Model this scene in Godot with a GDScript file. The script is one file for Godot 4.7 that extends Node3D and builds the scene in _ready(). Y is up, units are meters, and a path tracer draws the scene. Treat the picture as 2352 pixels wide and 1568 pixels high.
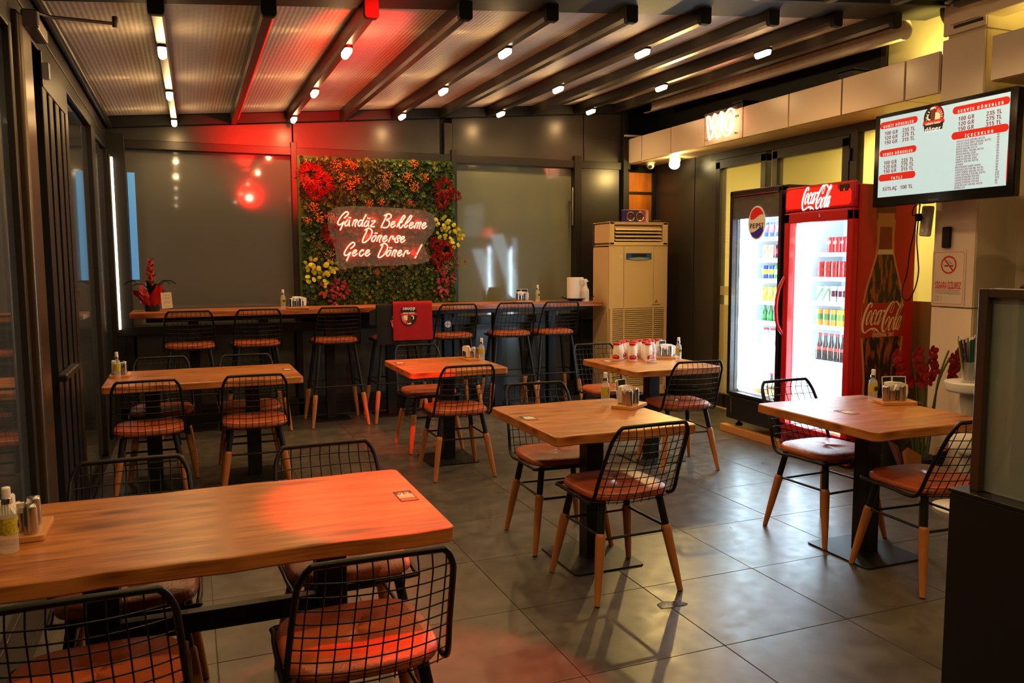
extends Node3D
# Evening in a small restaurant: wire chairs and live-edge tables under a slatted pergola roof, a planted wall with a neon sign, two drink fridges.
# World: metres, y up, floor at y 0, the camera above the origin, the planted wall at z -8, the fridge wall at x 4.95.

var M := {}
var used := {}
var rng := RandomNumberGenerator.new()
var font_bold: SystemFont
var font_plain: SystemFont

# ---------------------------------------------------------------- mesh collector
class G:
	var v := PackedVector3Array()
	var n := PackedVector3Array()
	var c := PackedColorArray()
	var tint := Color.WHITE
	func put(a: Vector3, b: Vector3, d: Vector3, na: Vector3, nb: Vector3, nd: Vector3) -> void:
		var f := (b - a).cross(d - a)
		if f.length_squared() < 1e-18: return
		if f.dot(na + nb + nd) > 0.0:
			v.append(a); v.append(d); v.append(b); n.append(na); n.append(nd); n.append(nb)
		else:
			v.append(a); v.append(b); v.append(d); n.append(na); n.append(nb); n.append(nd)
		c.append(tint); c.append(tint); c.append(tint)
	func flat(a: Vector3, b: Vector3, d: Vector3, towards: Vector3) -> void:
		var f := (b - a).cross(d - a).normalized()
		if f.dot(towards) < 0.0: f = -f
		put(a, b, d, f, f, f)
	func quad(a: Vector3, b: Vector3, d: Vector3, e: Vector3, towards: Vector3) -> void:
		flat(a, b, d, towards); flat(a, d, e, towards)
	func box(at: Vector3, s: Vector3, r := 0.0, bs := Basis.IDENTITY) -> G:
		var h := s * 0.5
		r = minf(r, minf(h.x, minf(h.y, h.z)) * 0.9)
		for ax in 3:
			for sg in [-1.0, 1.0]:
				var b1 := (ax + 1) % 3
				var b2 := (ax + 2) % 3
				var q := []
				for k in 4:
					var p := Vector3.ZERO
					p[ax] = sg * h[ax]
					p[b1] = (h[b1] - r) * (-1.0 if k == 0 or k == 3 else 1.0)
					p[b2] = (h[b2] - r) * (-1.0 if k < 2 else 1.0)
					q.append(at + bs * p)
				var nn := Vector3.ZERO
				nn[ax] = sg
				nn = bs * nn
				put(q[0], q[1], q[2], nn, nn, nn); put(q[0], q[2], q[3], nn, nn, nn)
		if r <= 0.0: return self
		for ax in 3:
			var b1 := (ax + 1) % 3
			var b2 := (ax + 2) % 3
			for s1 in [-1.0, 1.0]:
				for s2 in [-1.0, 1.0]:
					var q := []
					var m1 := Vector3.ZERO
					m1[b1] = s1
					var m2 := Vector3.ZERO
					m2[b2] = s2
					for e in [-1.0, 1.0]:
						var p := Vector3.ZERO
						p[ax] = e * (h[ax] - r)
						var p1 := p + m1 * h[b1] + m2 * (h[b2] - r)
						var p2 := p + m1 * (h[b1] - r) + m2 * h[b2]
						q.append(at + bs * p1); q.append(at + bs * p2)
					put(q[0], q[1], q[3], bs * m1, bs * m2, bs * m2); put(q[0], q[3], q[2], bs * m1, bs * m2, bs * m1)
		for sx in [-1.0, 1.0]:
			for sy in [-1.0, 1.0]:
				for sz in [-1.0, 1.0]:
					var k := Vector3(sx, sy, sz)
					var a := Vector3(sx * h.x, sy * (h.y - r), sz * (h.z - r))
					var b := Vector3(sx * (h.x - r), sy * h.y, sz * (h.z - r))
					var d := Vector3(sx * (h.x - r), sy * (h.y - r), sz * h.z)
					put(at + bs * a, at + bs * b, at + bs * d, bs * Vector3(sx, 0, 0), bs * Vector3(0, sy, 0), bs * Vector3(0, 0, sz))
		return self
	# rows of points; smooth normals = (along the row) x (from row to row)
	func grid(rows: Array, closed := false, cap0 := false, cap1 := false) -> G:
		var nr := rows.size()
		var nc: int = rows[0].size()
		var nm := []
		for i in nr:
			var line := PackedVector3Array()
			for j in nc:
				var r0: Vector3 = rows[maxi(i - 1, 0)][j]
				var r1: Vector3 = rows[mini(i + 1, nr - 1)][j]
				var c0: Vector3 = rows[i][(j - 1 + nc) % nc if closed else maxi(j - 1, 0)]
				var c1: Vector3 = rows[i][(j + 1) % nc if closed else mini(j + 1, nc - 1)]
				var f := (c1 - c0).cross(r1 - r0)
				if f.length_squared() < 1e-20:
					var k := 1 if i == 0 else nr - 2
					f = (rows[k][(j + 1) % nc] - rows[k][(j - 1 + nc) % nc]).cross(r1 - r0)
				line.append(f.normalized())
			nm.append(line)
		for i in nr - 1:
			for j in (nc if closed else nc - 1):
				var k := (j + 1) % nc
				put(rows[i][j], rows[i][k], rows[i + 1][k], nm[i][j], nm[i][k], nm[i + 1][k])
				put(rows[i][j], rows[i + 1][k], rows[i + 1][j], nm[i][j], nm[i + 1][k], nm[i + 1][j])
		for e in 2:
			if not (cap0 if e == 0 else cap1): continue
			var ring: PackedVector3Array = rows[0] if e == 0 else rows[nr - 1]
			var mid := Vector3.ZERO
			for p in ring: mid += p
			mid /= nc
			var out: Vector3 = mid - (rows[1][0] if e == 0 else rows[nr - 2][0])
			for j in nc: flat(mid, ring[j], ring[(j + 1) % nc], out)
		return self
	func tube(pts: Array, r: Variant, sides := 8, closed := false) -> G:
		var m := pts.size()
		var rows := []
		var up := Vector3.ZERO
		for i in m:
			var a: Vector3 = pts[(i - 1 + m) % m if closed else maxi(i - 1, 0)]
			var b: Vector3 = pts[(i + 1) % m if closed else mini(i + 1, m - 1)]
			var t := (b - a).normalized()
			if up == Vector3.ZERO: up = Vector3.UP if absf(t.y) < 0.9 else Vector3.RIGHT
			up = (up - t * up.dot(t)).normalized()
			var w := t.cross(up)
			var rad: float = r[i] if r is Array else r
			var ring := PackedVector3Array()
			for k in sides:
				var q := TAU * k / sides
				ring.append(pts[i] + (up * cos(q) + w * sin(q)) * rad)
			rows.append(ring)
		if closed: rows.append(rows[0])
		return grid(rows, true, not closed, not closed)
	# profile of (radius, height) from bottom to top, turned round y
	func lathe(prof: Array, seg := 16, at := Vector3.ZERO, bs := Basis.IDENTITY, caps := true) -> G:
		var rows := []
		for p in prof:
			var ring := PackedVector3Array()
			for k in seg:
				var q := TAU * k / seg
				ring.append(at + bs * Vector3(cos(q) * p.x, p.y, -sin(q) * p.x))
			rows.append(ring)
		return grid(rows, true, caps, caps)
	# a filled outline (x right, y up) from z0 to z1, its front rim bevelled
	func prism(poly: PackedVector2Array, z0: float, z1: float, x := Transform3D.IDENTITY, bev := 0.0, smooth := true) -> G:
		if Geometry2D.is_polygon_clockwise(poly):
			poly = poly.duplicate(); poly.reverse()
		var front := poly
		if bev > 0.0:
			var sh := Geometry2D.offset_polygon(poly, -bev)
			if sh.size() and sh[0].size(): front = sh[0]
		for e in 2:
			var ring := front if e == 1 or bev > 0.0 else poly
			var zz := z1 if e == 1 else z0
			var dir := x.basis * Vector3(0, 0, 1 if e == 1 else -1)
			var ids := Geometry2D.triangulate_polygon(ring)
			for k in range(0, ids.size(), 3):
				flat(x * Vector3(ring[ids[k]].x, ring[ids[k]].y, zz), x * Vector3(ring[ids[k + 1]].x, ring[ids[k + 1]].y, zz), x * Vector3(ring[ids[k + 2]].x, ring[ids[k + 2]].y, zz), dir)
		var m := poly.size()
		var inner := PackedVector2Array()
		for i in m:
			if bev <= 0.0:
				inner.append(poly[i]); continue
			var best := front[0]
			for q in front:
				if q.distance_squared_to(poly[i]) < best.distance_squared_to(poly[i]): best = q
			inner.append(best)
		var nor := []
		for i in m:
			var t := poly[(i + 1) % m] - poly[i]
			nor.append(Vector2(t.y, -t.x).normalized())
		for i in m:
			var j := (i + 1) % m
			var ni: Vector2 = nor[i]
			var na: Vector2 = ni
			var nb: Vector2 = ni
			if smooth:
				var pv: Vector2 = nor[(i - 1 + m) % m]
				var nx: Vector2 = nor[j]
				if pv.dot(ni) > 0.7: na = (pv + ni).normalized()
				if nx.dot(ni) > 0.7: nb = (nx + ni).normalized()
			var a3 := x.basis * Vector3(na.x, na.y, 0)
			var b3 := x.basis * Vector3(nb.x, nb.y, 0)
			var lo := z0 + bev
			var hi := z1 - bev
			var p := [x * Vector3(poly[i].x, poly[i].y, lo), x * Vector3(poly[j].x, poly[j].y, lo), x * Vector3(poly[j].x, poly[j].y, hi), x * Vector3(poly[i].x, poly[i].y, hi)]
			put(p[0], p[1], p[2], a3, b3, b3); put(p[0], p[2], p[3], a3, b3, a3)
			if bev > 0.0:
				for e in 2:
					var zz := z1 if e == 1 else z0
					var up := x.basis * Vector3(0, 0, 1 if e == 1 else -1)
					var u: Vector3 = p[3] if e == 1 else p[0]
					var w: Vector3 = p[2] if e == 1 else p[1]
					var s := x * Vector3(inner[i].x, inner[i].y, zz)
					var t := x * Vector3(inner[j].x, inner[j].y, zz)
					put(u, w, t, a3, b3, up); put(u, t, s, a3, up, up)
		return self
	func add(o: G, x := Transform3D.IDENTITY) -> G:
		var nb := x.basis.inverse().transposed()
		for i in o.v.size():
			v.append(x * o.v[i]); n.append((nb * o.n[i]).normalized()); c.append(o.c[i])
		return self
	func mesh(colors := false) -> ArrayMesh:
		var a := []
		a.resize(Mesh.ARRAY_MAX)
		a[Mesh.ARRAY_VERTEX] = v
		a[Mesh.ARRAY_NORMAL] = n
		if colors: a[Mesh.ARRAY_COLOR] = c
		var m := ArrayMesh.new()
		m.add_surface_from_arrays(Mesh.PRIMITIVE_TRIANGLES, a)
		return m

# lettering: size is the height of a line in metres, the text centred (or left-set) at the origin of x, its face towards +z
func text(g: G, s: String, size: float, x: Transform3D, align := 0, width := 0.0, font: Font = null) -> G:
	var t := TextMesh.new()
	t.font = font if font else font_bold
	t.font_size = 24
	t.pixel_size = size / 24.0
	t.depth = 0.0
	t.curve_step = 4.0
	t.text = s
	var a := t.surface_get_arrays(0)
	var box := t.get_aabb()
	var k := width / box.size.x if width > 0.0 else 1.0
	var off := Vector3(-box.get_center().x if align == 0 else -box.position.x if align < 0 else -box.end.x, -0.36 * size, 0)
	var vs: PackedVector3Array = a[Mesh.ARRAY_VERTEX]
	var ids: PackedInt32Array = a[Mesh.ARRAY_INDEX]
	var f := x.basis * Vector3(0, 0, 1)
	for i in range(0, ids.size(), 3):
		var p := []
		for j in 3:
			var q := vs[ids[i + j]] + off
			q.x *= k; q.z = 0
			p.append(x * q)
		g.flat(p[0], p[1], p[2], f)
	return g

func smooth_line(pts: Array, closed := false, per := 6) -> Array:
	var out := []
	var m := pts.size()
	var spans := m if closed else m - 1
	for i in spans:
		var p0 = pts[(i - 1 + m) % m if closed else maxi(i - 1, 0)]
		var p1 = pts[i]
		var p2 = pts[(i + 1) % m]
		var p3 = pts[(i + 2) % m if closed else mini(i + 2, m - 1)]
		for k in per:
			var t := float(k) / per
			out.append((p1 * 2.0 + (p2 - p0) * t + (p0 * 2.0 - p1 * 5.0 + p2 * 4.0 - p3) * t * t + (p1 * 3.0 - p0 - p2 * 3.0 + p3) * t * t * t) * 0.5)
	if not closed: out.append(pts[m - 1])
	return out

func round_rect(w: float, h: float, r: float, seg := 5) -> PackedVector2Array:
	var p := PackedVector2Array()
	for k in 4:
		var cx := (w * 0.5 - r) * (1.0 if k == 0 or k == 3 else -1.0)
		var cy := (h * 0.5 - r) * (1.0 if k < 2 else -1.0)
		for i in seg + 1:
			var q := PI / 2 * (k + float(i) / seg)
			p.append(Vector2(cx + cos(q) * r, cy + sin(q) * r))
	return p

func disc(rx: float, ry: float, seg := 24) -> PackedVector2Array:
	var p := PackedVector2Array()
	for i in seg: p.append(Vector2(cos(TAU * i / seg) * rx, sin(TAU * i / seg) * ry))
	return p

func at3(x: float, y: float, z: float, yaw := 0.0) -> Transform3D:
	return Transform3D(Basis(Vector3.UP, yaw), Vector3(x, y, z))

# ---------------------------------------------------------------- nodes
func numbered(s: String, parent: Node) -> String:
	var key := str(parent.get_instance_id()) + s
	var k: int = used.get(key, 0)
	used[key] = k + 1
	return s if k == 0 else "%s_%03d" % [s, k]

func tag(o: Node, label: String, category: String, group := "") -> Node3D:
	o.set_meta("label", label); o.set_meta("category", category)
	if group: o.set_meta("group", group)
	return o

func thing(called: String, label: String, category: String, at := Vector3.ZERO, yaw := 0.0, group := "") -> Node3D:
	var o := Node3D.new()
	o.name = numbered(called, self)
	add_child(o, true)
	o.position = at; o.rotation.y = yaw
	tag(o, label, category, group)
	return o

func part(called: String, shape: Variant, m: Material, parent: Node, label := "") -> MeshInstance3D:
	var o := MeshInstance3D.new()
	o.name = numbered(called, parent)
	o.mesh = shape.mesh(m is StandardMaterial3D and m.vertex_color_use_as_albedo) if shape is G else shape
	o.material_override = m
	o.cast_shadow = GeometryInstance3D.SHADOW_CASTING_SETTING_ON
	parent.add_child(o, true)
	if label: o.set_meta("label", label)
	return o

func stuff(o: Node) -> Node:
	o.set_meta("kind", "stuff")
	return o

func struct(called: String, label := "") -> Node3D:
	var o := Node3D.new()
	o.name = called
	add_child(o, true)
	o.set_meta("kind", "structure")
	if label: o.set_meta("label", label)
	return o

func dup(o: Node3D, called: String, label: String, at: Vector3, yaw: float) -> Node3D:
	var d: Node3D = o.duplicate()
	d.name = numbered(called, self)
	add_child(d, true)
	d.position = at; d.rotation.y = yaw
	d.set_meta("label", label)
	return d

# ---------------------------------------------------------------- materials
func mat(col: Color, rough := 0.5, metal := 0.0) -> StandardMaterial3D:
	var m := StandardMaterial3D.new()
	m.albedo_color = col
	m.roughness = rough
	m.metallic = metal
	return m

func glow(col: Color, power: float) -> StandardMaterial3D:
	var m := mat(col, 0.5)
	m.emission_enabled = true
	m.emission = col
	m.emission_energy_multiplier = power
	return m

func glass(alpha := 0.06, tint := Color.WHITE) -> StandardMaterial3D:
	var m := mat(Color(tint.r, tint.g, tint.b, alpha), 0.03)
	m.transparency = BaseMaterial3D.TRANSPARENCY_ALPHA
	return m

func noise_tex(freq: float, a: Color, b: Color, octaves := 4, size := 512, sd := 1, mid := -1.0) -> NoiseTexture2D:
	var t := NoiseTexture2D.new()
	var n := FastNoiseLite.new()
	n.seed = sd; n.frequency = freq; n.fractal_octaves = octaves
	t.noise = n; t.width = size; t.height = size; t.seamless = true
	var r := Gradient.new()
	r.set_color(0, a); r.set_color(1, b)
	if mid > 0.0: r.set_offset(0, mid - 0.12); r.set_offset(1, mid + 0.12)
	t.color_ramp = r
	return t

func wood_image(base: Color, dark: Color, knots: int, sd: int) -> ImageTexture:
	var w := 768
	var h := 512
	var im := Image.create(w, h, false, Image.FORMAT_RGB8)
	var n := FastNoiseLite.new()
	n.seed = sd; n.frequency = 0.011; n.fractal_octaves = 4
	var fine := FastNoiseLite.new()
	fine.seed = sd + 7; fine.frequency = 0.06; fine.fractal_octaves = 3
	rng.seed = sd
	var kn := []
	for i in knots: kn.append([Vector2(rng.randf_range(40, w - 40), rng.randf_range(30, h - 30)), rng.randf_range(5, 15)])
	for y in h:
		var plank := floori(y / 128.0)
		var off := plank * 317.0
		var tone := 0.13 * sin(plank * 2.4 + sd)
		for x in w:
			var edge := mini(x, w - 1 - x)
			var fx := float(x)
			var a := n.get_noise_2d(fx * 0.35 + off, y * 2.6)
			var b := fine.get_noise_2d(fx * 0.12 + off, y * 3.2)
			var t := clampf(0.32 + a * 0.55 + b * 0.42 + tone, 0.0, 1.0)
			for k in kn:
				var d: Vector2 = Vector2(fx, y) - k[0]
				var q: float = sqrt(d.x * d.x * 0.12 + d.y * d.y) / k[1]
				if q < 1.6: t = clampf(t + (1.6 - q) * 0.55, 0.0, 1.25)
			if edge < 24: t = lerpf(0.35, t, edge / 24.0)
			im.set_pixel(x, y, base.lerp(dark, t))
	return ImageTexture.create_from_image(im)

func tri(m: StandardMaterial3D, scale: Vector3, world := false) -> StandardMaterial3D:
	m.uv1_triplanar = true
	m.uv1_world_triplanar = world
	m.uv1_scale = scale
	m.uv1_triplanar_sharpness = 6.0
	return m

func make_materials() -> void:
	M.black = mat(Color(0.085, 0.09, 0.095), 0.42, 0.3)
	M.wire = mat(Color(0.10, 0.105, 0.11), 0.38, 0.5)
	M.frame = mat(Color(0.17, 0.155, 0.145), 0.36, 0.35)
	M.panel = mat(Color(0.25, 0.235, 0.22), 0.30, 0.25)
	M.bronze = mat(Color(0.40, 0.34, 0.28), 0.30, 0.75)
	M.wood = tri(mat(Color.WHITE, 0.34), Vector3(0.8, 1.25, 1.25))
	M.wood.albedo_texture = wood_image(Color(0.74, 0.47, 0.23), Color(0.44, 0.235, 0.10), 9, 5)
	M.counter = tri(mat(Color.WHITE, 0.36), Vector3(0.55, 1.25, 1.25))
	M.counter.albedo_texture = wood_image(Color(0.74, 0.46, 0.27), Color(0.44, 0.21, 0.11), 5, 11)
	M.leg = tri(mat(Color.WHITE, 0.38), Vector3(2, 0.6, 2))
	M.leg.albedo_texture = noise_tex(0.02, Color(0.74, 0.48, 0.26), Color(0.62, 0.37, 0.18), 3, 256, 3)
	M.tray = mat(Color(0.78, 0.54, 0.30), 0.42)
	M.leather = tri(mat(Color.WHITE, 0.36), Vector3(3, 3, 3))
	M.leather.albedo_texture = noise_tex(0.012, Color(0.72, 0.36, 0.20), Color(0.62, 0.29, 0.155), 3, 256, 9)
	M.leather.normal_enabled = true
	M.leather.normal_scale = 0.25
	var ln := noise_tex(0.12, Color.BLACK, Color.WHITE, 2, 256, 12)
	ln.as_normal_map = true
	ln.bump_strength = 3.0
	M.leather.normal_texture = ln
	for k in 3:
		var t := tri(mat(Color.WHITE, 0.33), Vector3(0.9, 0.9, 0.9), true)
		var d := [0.0, 0.012, -0.012][k] as float
		t.albedo_texture = noise_tex(0.010 + 0.002 * k, Color(0.265 + d, 0.25 + d, 0.235 + d), Color(0.365 + d, 0.345 + d, 0.325 + d), 5, 512, 20 + k)
		t.roughness = 1.0
		t.roughness_texture = noise_tex(0.02, Color(0.27, 0.27, 0.27), Color(0.42, 0.42, 0.42), 4, 512, 31)
		M["tile%d" % k] = t
	M.grout = mat(Color(0.47, 0.42, 0.36), 0.8)
	M.membrane = tri(mat(Color.WHITE, 0.62), Vector3(10, 10, 10))
	M.membrane.albedo_texture = noise_tex(0.01, Color(0.76, 0.72, 0.68), Color(0.82, 0.78, 0.74), 2, 128, 41)
	var wv := Image.create(64, 64, false, Image.FORMAT_RGB8)
	for y in 64:
		for x in 64: wv.set_pixel(x, y, Color(0.5 + 0.5 * sin(TAU * 4.0 * x / 64.0), 0, 0))
	M.membrane.heightmap_enabled = true
	M.membrane.heightmap_texture = ImageTexture.create_from_image(wv)
	M.membrane.heightmap_scale = 0.12
	M.pane = mat(Color(0.36, 0.36, 0.345), 0.06)
	M.pane.clearcoat_enabled = true
	M.pane.clearcoat = 0.6
	M.pane.clearcoat_roughness = 0.03
	M.pane_green = mat(Color(0.45, 0.47, 0.40), 0.06)
	M.pane_low = mat(Color(0.34, 0.33, 0.30), 0.22)
	M.glass = glass(0.05)
	M.night_glass = glass(0.12, Color(0.5, 0.55, 0.6))
	M.clear = mat(Color(1, 1, 1, 0.12), 0.05)
	M.clear.transparency = BaseMaterial3D.TRANSPARENCY_ALPHA
	M.steel = mat(Color(0.72, 0.70, 0.67), 0.22, 1.0)
	M.chrome = mat(Color(0.85, 0.85, 0.85), 0.1, 1.0)
	M.alu = mat(Color(0.55, 0.52, 0.49), 0.35, 0.8)
	M.white = mat(Color(0.90, 0.89, 0.86), 0.5)
	M.paper = mat(Color(0.92, 0.90, 0.87), 0.9)
	M.cream = mat(Color(0.86, 0.74, 0.56), 0.45)
	M.cream_dark = mat(Color(0.80, 0.67, 0.47), 0.5)
	M.fascia = mat(Color(0.93, 0.86, 0.78), 0.28)
	M.plaster = mat(Color(0.84, 0.80, 0.68), 0.75)
	M.hall = mat(Color(0.93, 0.90, 0.72), 0.8)
	M.void = mat(Color(0.02, 0.02, 0.02), 0.6)
	M.rubber = mat(Color(0.04, 0.04, 0.045), 0.7)
	M.red = mat(Color(0.72, 0.05, 0.07), 0.3)
	M.red_deep = mat(Color(0.62, 0.04, 0.06), 0.35)
	M.navy = mat(Color(0.10, 0.12, 0.42), 0.4)
	M.red_cloth = mat(Color(0.62, 0.02, 0.06), 0.95)
	M.black_cloth = mat(Color(0.06, 0.055, 0.055), 0.95)
	M.ivory_print = mat(Color(0.88, 0.78, 0.60), 0.5)
	M.bulb = glow(Color(1.0, 0.87, 0.66), 14.0)
	M.neon = glow(Color(1.0, 0.30, 0.20), 5.5)
	M.neon_core = glow(Color(1.0, 0.62, 0.48), 6.0)
	M.red_led = glow(Color(1.0, 0.04, 0.04), 1.6)
	M.white_led = glow(Color(0.86, 0.95, 1.0), 9.0)
	M.blue_led = glow(Color(0.35, 0.62, 0.85), 0.45)
	M.green_leaf = mat(Color.WHITE, 0.5)
	M.green_leaf.vertex_color_use_as_albedo = true
	M.painted = mat(Color.WHITE, 0.35)
	M.painted.vertex_color_use_as_albedo = true
	M.painted_soft = mat(Color.WHITE, 0.8)
	M.painted_soft.vertex_color_use_as_albedo = true

# ---------------------------------------------------------------- lights
func omni(parent: Node, at: Vector3, col: Color, e: float, size := 0.03) -> OmniLight3D:
	var l := OmniLight3D.new()
	l.name = "lamp_light"
	l.light_color = col; l.light_energy = e; l.light_size = size
	l.omni_range = 30.0; l.omni_attenuation = 2.0; l.shadow_enabled = true
	parent.add_child(l, true)
	l.position = at
	return l

func spot(parent: Node, at: Vector3, towards: Vector3, col: Color, e: float, half: float, soft := 1.0, size := 0.03) -> SpotLight3D:
	var l := SpotLight3D.new()
	l.name = "spot_light"
	l.light_color = col; l.light_energy = e; l.light_size = size
	l.spot_range = 30.0; l.spot_attenuation = 2.0; l.spot_angle = half; l.spot_angle_attenuation = soft; l.shadow_enabled = true
	parent.add_child(l, true)
	l.position = at
	l.basis = Basis.looking_at(towards, Vector3.UP if absf(towards.normalized().y) < 0.95 else Vector3.RIGHT)
	return l

func area(parent: Node, at: Vector3, towards: Vector3, w: float, h: float, col: Color, e: float) -> AreaLight3D:
	var l := AreaLight3D.new()
	l.name = "area_light"
	l.light_color = col; l.light_energy = e
	l.area_size = Vector2(w, h)
	l.area_range = 30.0
	l.shadow_enabled = true
	parent.add_child(l, true)
	l.position = at
	l.basis = Basis.looking_at(towards, Vector3.UP if absf(towards.normalized().y) < 0.95 else Vector3.RIGHT)
	return l

# height of the underside of the roof beams (the roof climbs to the right, towards the house)
func roof(x: float, z: float) -> float:
	return 2.6106 + 0.0861 * x - 0.0226 * (z + 4.2)

const WARM := Color(1.0, 0.80, 0.52)
const FLOOD := Color(1.0, 0.84, 0.50)
const RED := Color(1.0, 0.07, 0.045)
const COLD := Color(0.80, 0.93, 1.0)

func _ready() -> void:
	# camera
	var cam := Camera3D.new()
	cam.name = "camera"
	add_child(cam)
	cam.fov = 45.72
	cam.near = 0.05
	cam.position = Vector3(0, 1.455, 0)
	cam.basis = Basis(Vector3.UP, deg_to_rad(-21.8156)) * Basis(Vector3.RIGHT, deg_to_rad(-5.5283)) * Basis(Vector3.BACK, deg_to_rad(-0.3211))
	cam.current = true
	# night sky and exposure
	var we := WorldEnvironment.new()
	we.name = "world"
	var env := Environment.new()
	env.background_mode = Environment.BG_COLOR
	env.background_color = Color(0.035, 0.045, 0.075)
	env.background_energy_multiplier = 0.35
	env.ambient_light_source = Environment.AMBIENT_SOURCE_DISABLED
	env.tonemap_mode = Environment.TONE_MAPPER_LINEAR
	env.tonemap_exposure = 1.0
	env.sdfgi_enabled = true
	env.ssao_enabled = true
	env.ssil_enabled = true
	we.environment = env
	add_child(we)
	font_bold = SystemFont.new()
	font_bold.font_names = PackedStringArray(["Droid Sans"])
	font_bold.font_weight = 700
	font_plain = SystemFont.new()
	font_plain.font_names = PackedStringArray(["Droid Sans"])
	make_materials()
	for k in ["green_leaf", "painted", "painted_soft"]: M[k].vertex_color_is_srgb = true
	# structure
	make_floor()
	make_roof()
	make_back_wall()
	make_left_wall()
	make_right_wall()
	make_fascia()
	make_outside()
	# things
	make_lamps()
	make_bar()
	make_plant_wall()
	make_tables_and_chairs()
	make_stools()
	make_air_conditioner()
	make_fridges()
	make_screen()
	make_column_things()
	make_table_things()
	make_bar_things()
	make_shirts()
	make_right_corner()
	make_counter()

# ---------------------------------------------------------------- the setting
func make_floor() -> void:
	var f := struct("floor")
	part("grout_bed", G.new().box(Vector3(2.2, -0.055, -3.3), Vector3(6.2, 0.1, 10.2)), M.grout, f)
	var shape := G.new().box(Vector3(0, -0.01, 0), Vector3(0.5965, 0.02, 0.5965), 0.0012).mesh()
	rng.seed = 4
	for i in range(-2, 9):
		for j in range(0, 18):
			var at := Vector3(0.0476 + 0.6 * i + 0.3, rng.randf_range(-0.0003, 0.0003), -8.449 + 0.6 * j + 0.3)
			if at.x > 5.3 or at.x < -0.9: continue
			var t := part("floor_tile", shape, M["tile%d" % rng.randi_range(0, 2)], f)
			t.position = at

func make_roof() -> void:
	var c := struct("ceiling")
	# the fabric, in two bays before and behind the black gutter
	for bay in [[-8.12, -4.3], [-3.9, 0.9]]:
		var g := G.new()
		var rows := []
		for face in 2:
			rows = []
			for i in 21:
				var z := lerpf(bay[0], bay[1], i / 20.0)
				var line := PackedVector3Array()
				for k in 41:
					var x := lerpf(-0.75, 4.62, k / 40.0)
					line.append(Vector3(x, roof(x, z) + 0.098 + 0.03 * face, z))
				if face == 1: line.reverse()
				rows.append(line)
			g.grid(rows)
		# the rolled edge of the fabric at the house side
		var roll := []
		for i in 13:
			var q := lerpf(PI * 0.5, -PI * 0.62, i / 12.0)
			var line := PackedVector3Array()
			for k in 9:
				var z := lerpf(bay[0] + 0.45, bay[1], k / 8.0)
				line.append(Vector3(4.62 + 0.075 * cos(q), roof(4.62, z) + 0.023 + 0.075 * sin(q), z))
			roll.append(line)
		g.grid(roll)
		part("roof_fabric", g, M.membrane, c)
	# black gutter that carries the fabric ends, and the front valance at the planted wall
	var gut := struct("trim_1")
	var g := G.new()
	var tilt := Basis(Vector3.BACK, atan(0.0861))
	g.box(Vector3(2.0, roof(2.0, -4.1) + 0.20, -4.1), Vector3(5.6, 0.24, 0.38), 0.004, tilt)
	g.box(Vector3(2.0, roof(2.0, -4.1) + 0.09, -3.93), Vector3(5.6, 0.05, 0.05), 0.004, tilt)
	part("gutter", g, M.void, gut)
	var cap := G.new()
	cap.lathe([Vector2(0.001, 0), Vector2(0.10, 0.0), Vector2(0.10, 0.10), Vector2(0.001, 0.10)], 18, Vector3(4.72, roof(4.72, -4.1) + 0.06, -4.02), Basis(Vector3.RIGHT, PI / 2))
	cap.box(Vector3(4.74, roof(4.74, -4.1) + 0.16, -4.0), Vector3(0.30, 0.12, 0.20), 0.01, tilt)
	part("gutter_end", cap, M.void, gut)
	# beams, one thing each
	var ord := ["leftmost", "second", "third", "fourth", "fifth", "sixth", "seventh", "eighth", "ninth", "rightmost"]
	for i in 10:
		var x0 := -0.0791 + 0.4957 * i
		var t := thing("roof_beam", "%s dark pergola roof beam counted from the glass doors%s" % [ord[i], ", with three glowing lamps under it" if i % 2 == 0 and i < 9 else ", without lamps"], "beam", Vector3(x0, 0, -4.143), 0.0, "dark beams under the roof fabric")
		for bay in 2:
			var za := -4.0 if bay == 0 else 4.9
			var zb := 0.0 if bay == 0 else 0.45
			var b := G.new()
			var pts := []
			for s in [[-0.03, 0.095], [0.03, 0.095], [0.03, 0.022], [0.022, 0.0], [-0.022, 0.0], [-0.03, 0.022]]: pts.append(Vector2(s[0], s[1]))
			var rows := []
			for q in [[za, 0], [zb, 1]]:
				var z: float = q[0] + 0.0
				var ring := PackedVector3Array()
				for p in pts:
					var dx := -0.0104 * z
					ring.append(Vector3(p.x - dx * -1.0, roof(x0, -4.143 + z) + p.y, z))
				rows.append(ring)
			var ra: PackedVector3Array = rows[0]
			var rb: PackedVector3Array = rows[1]
			for k in 6:
				var m := (k + 1) % 6
				b.quad(ra[k], ra[m], rb[m], rb[k], Vector3((pts[k].x + pts[m].x) * 20.0, (pts[k].y + pts[m].y - 0.1) * 10.0, 0))
			part("beam_profile", b, M.frame, t)
		var e := G.new()
		e.prism(round_rect(0.074, 0.115, 0.018), -0.03, 0.012, at3(0, roof(x0, -4.143) + 0.045, 0), 0.004)
		part("end_cap", e, M.rubber, t)

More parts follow.
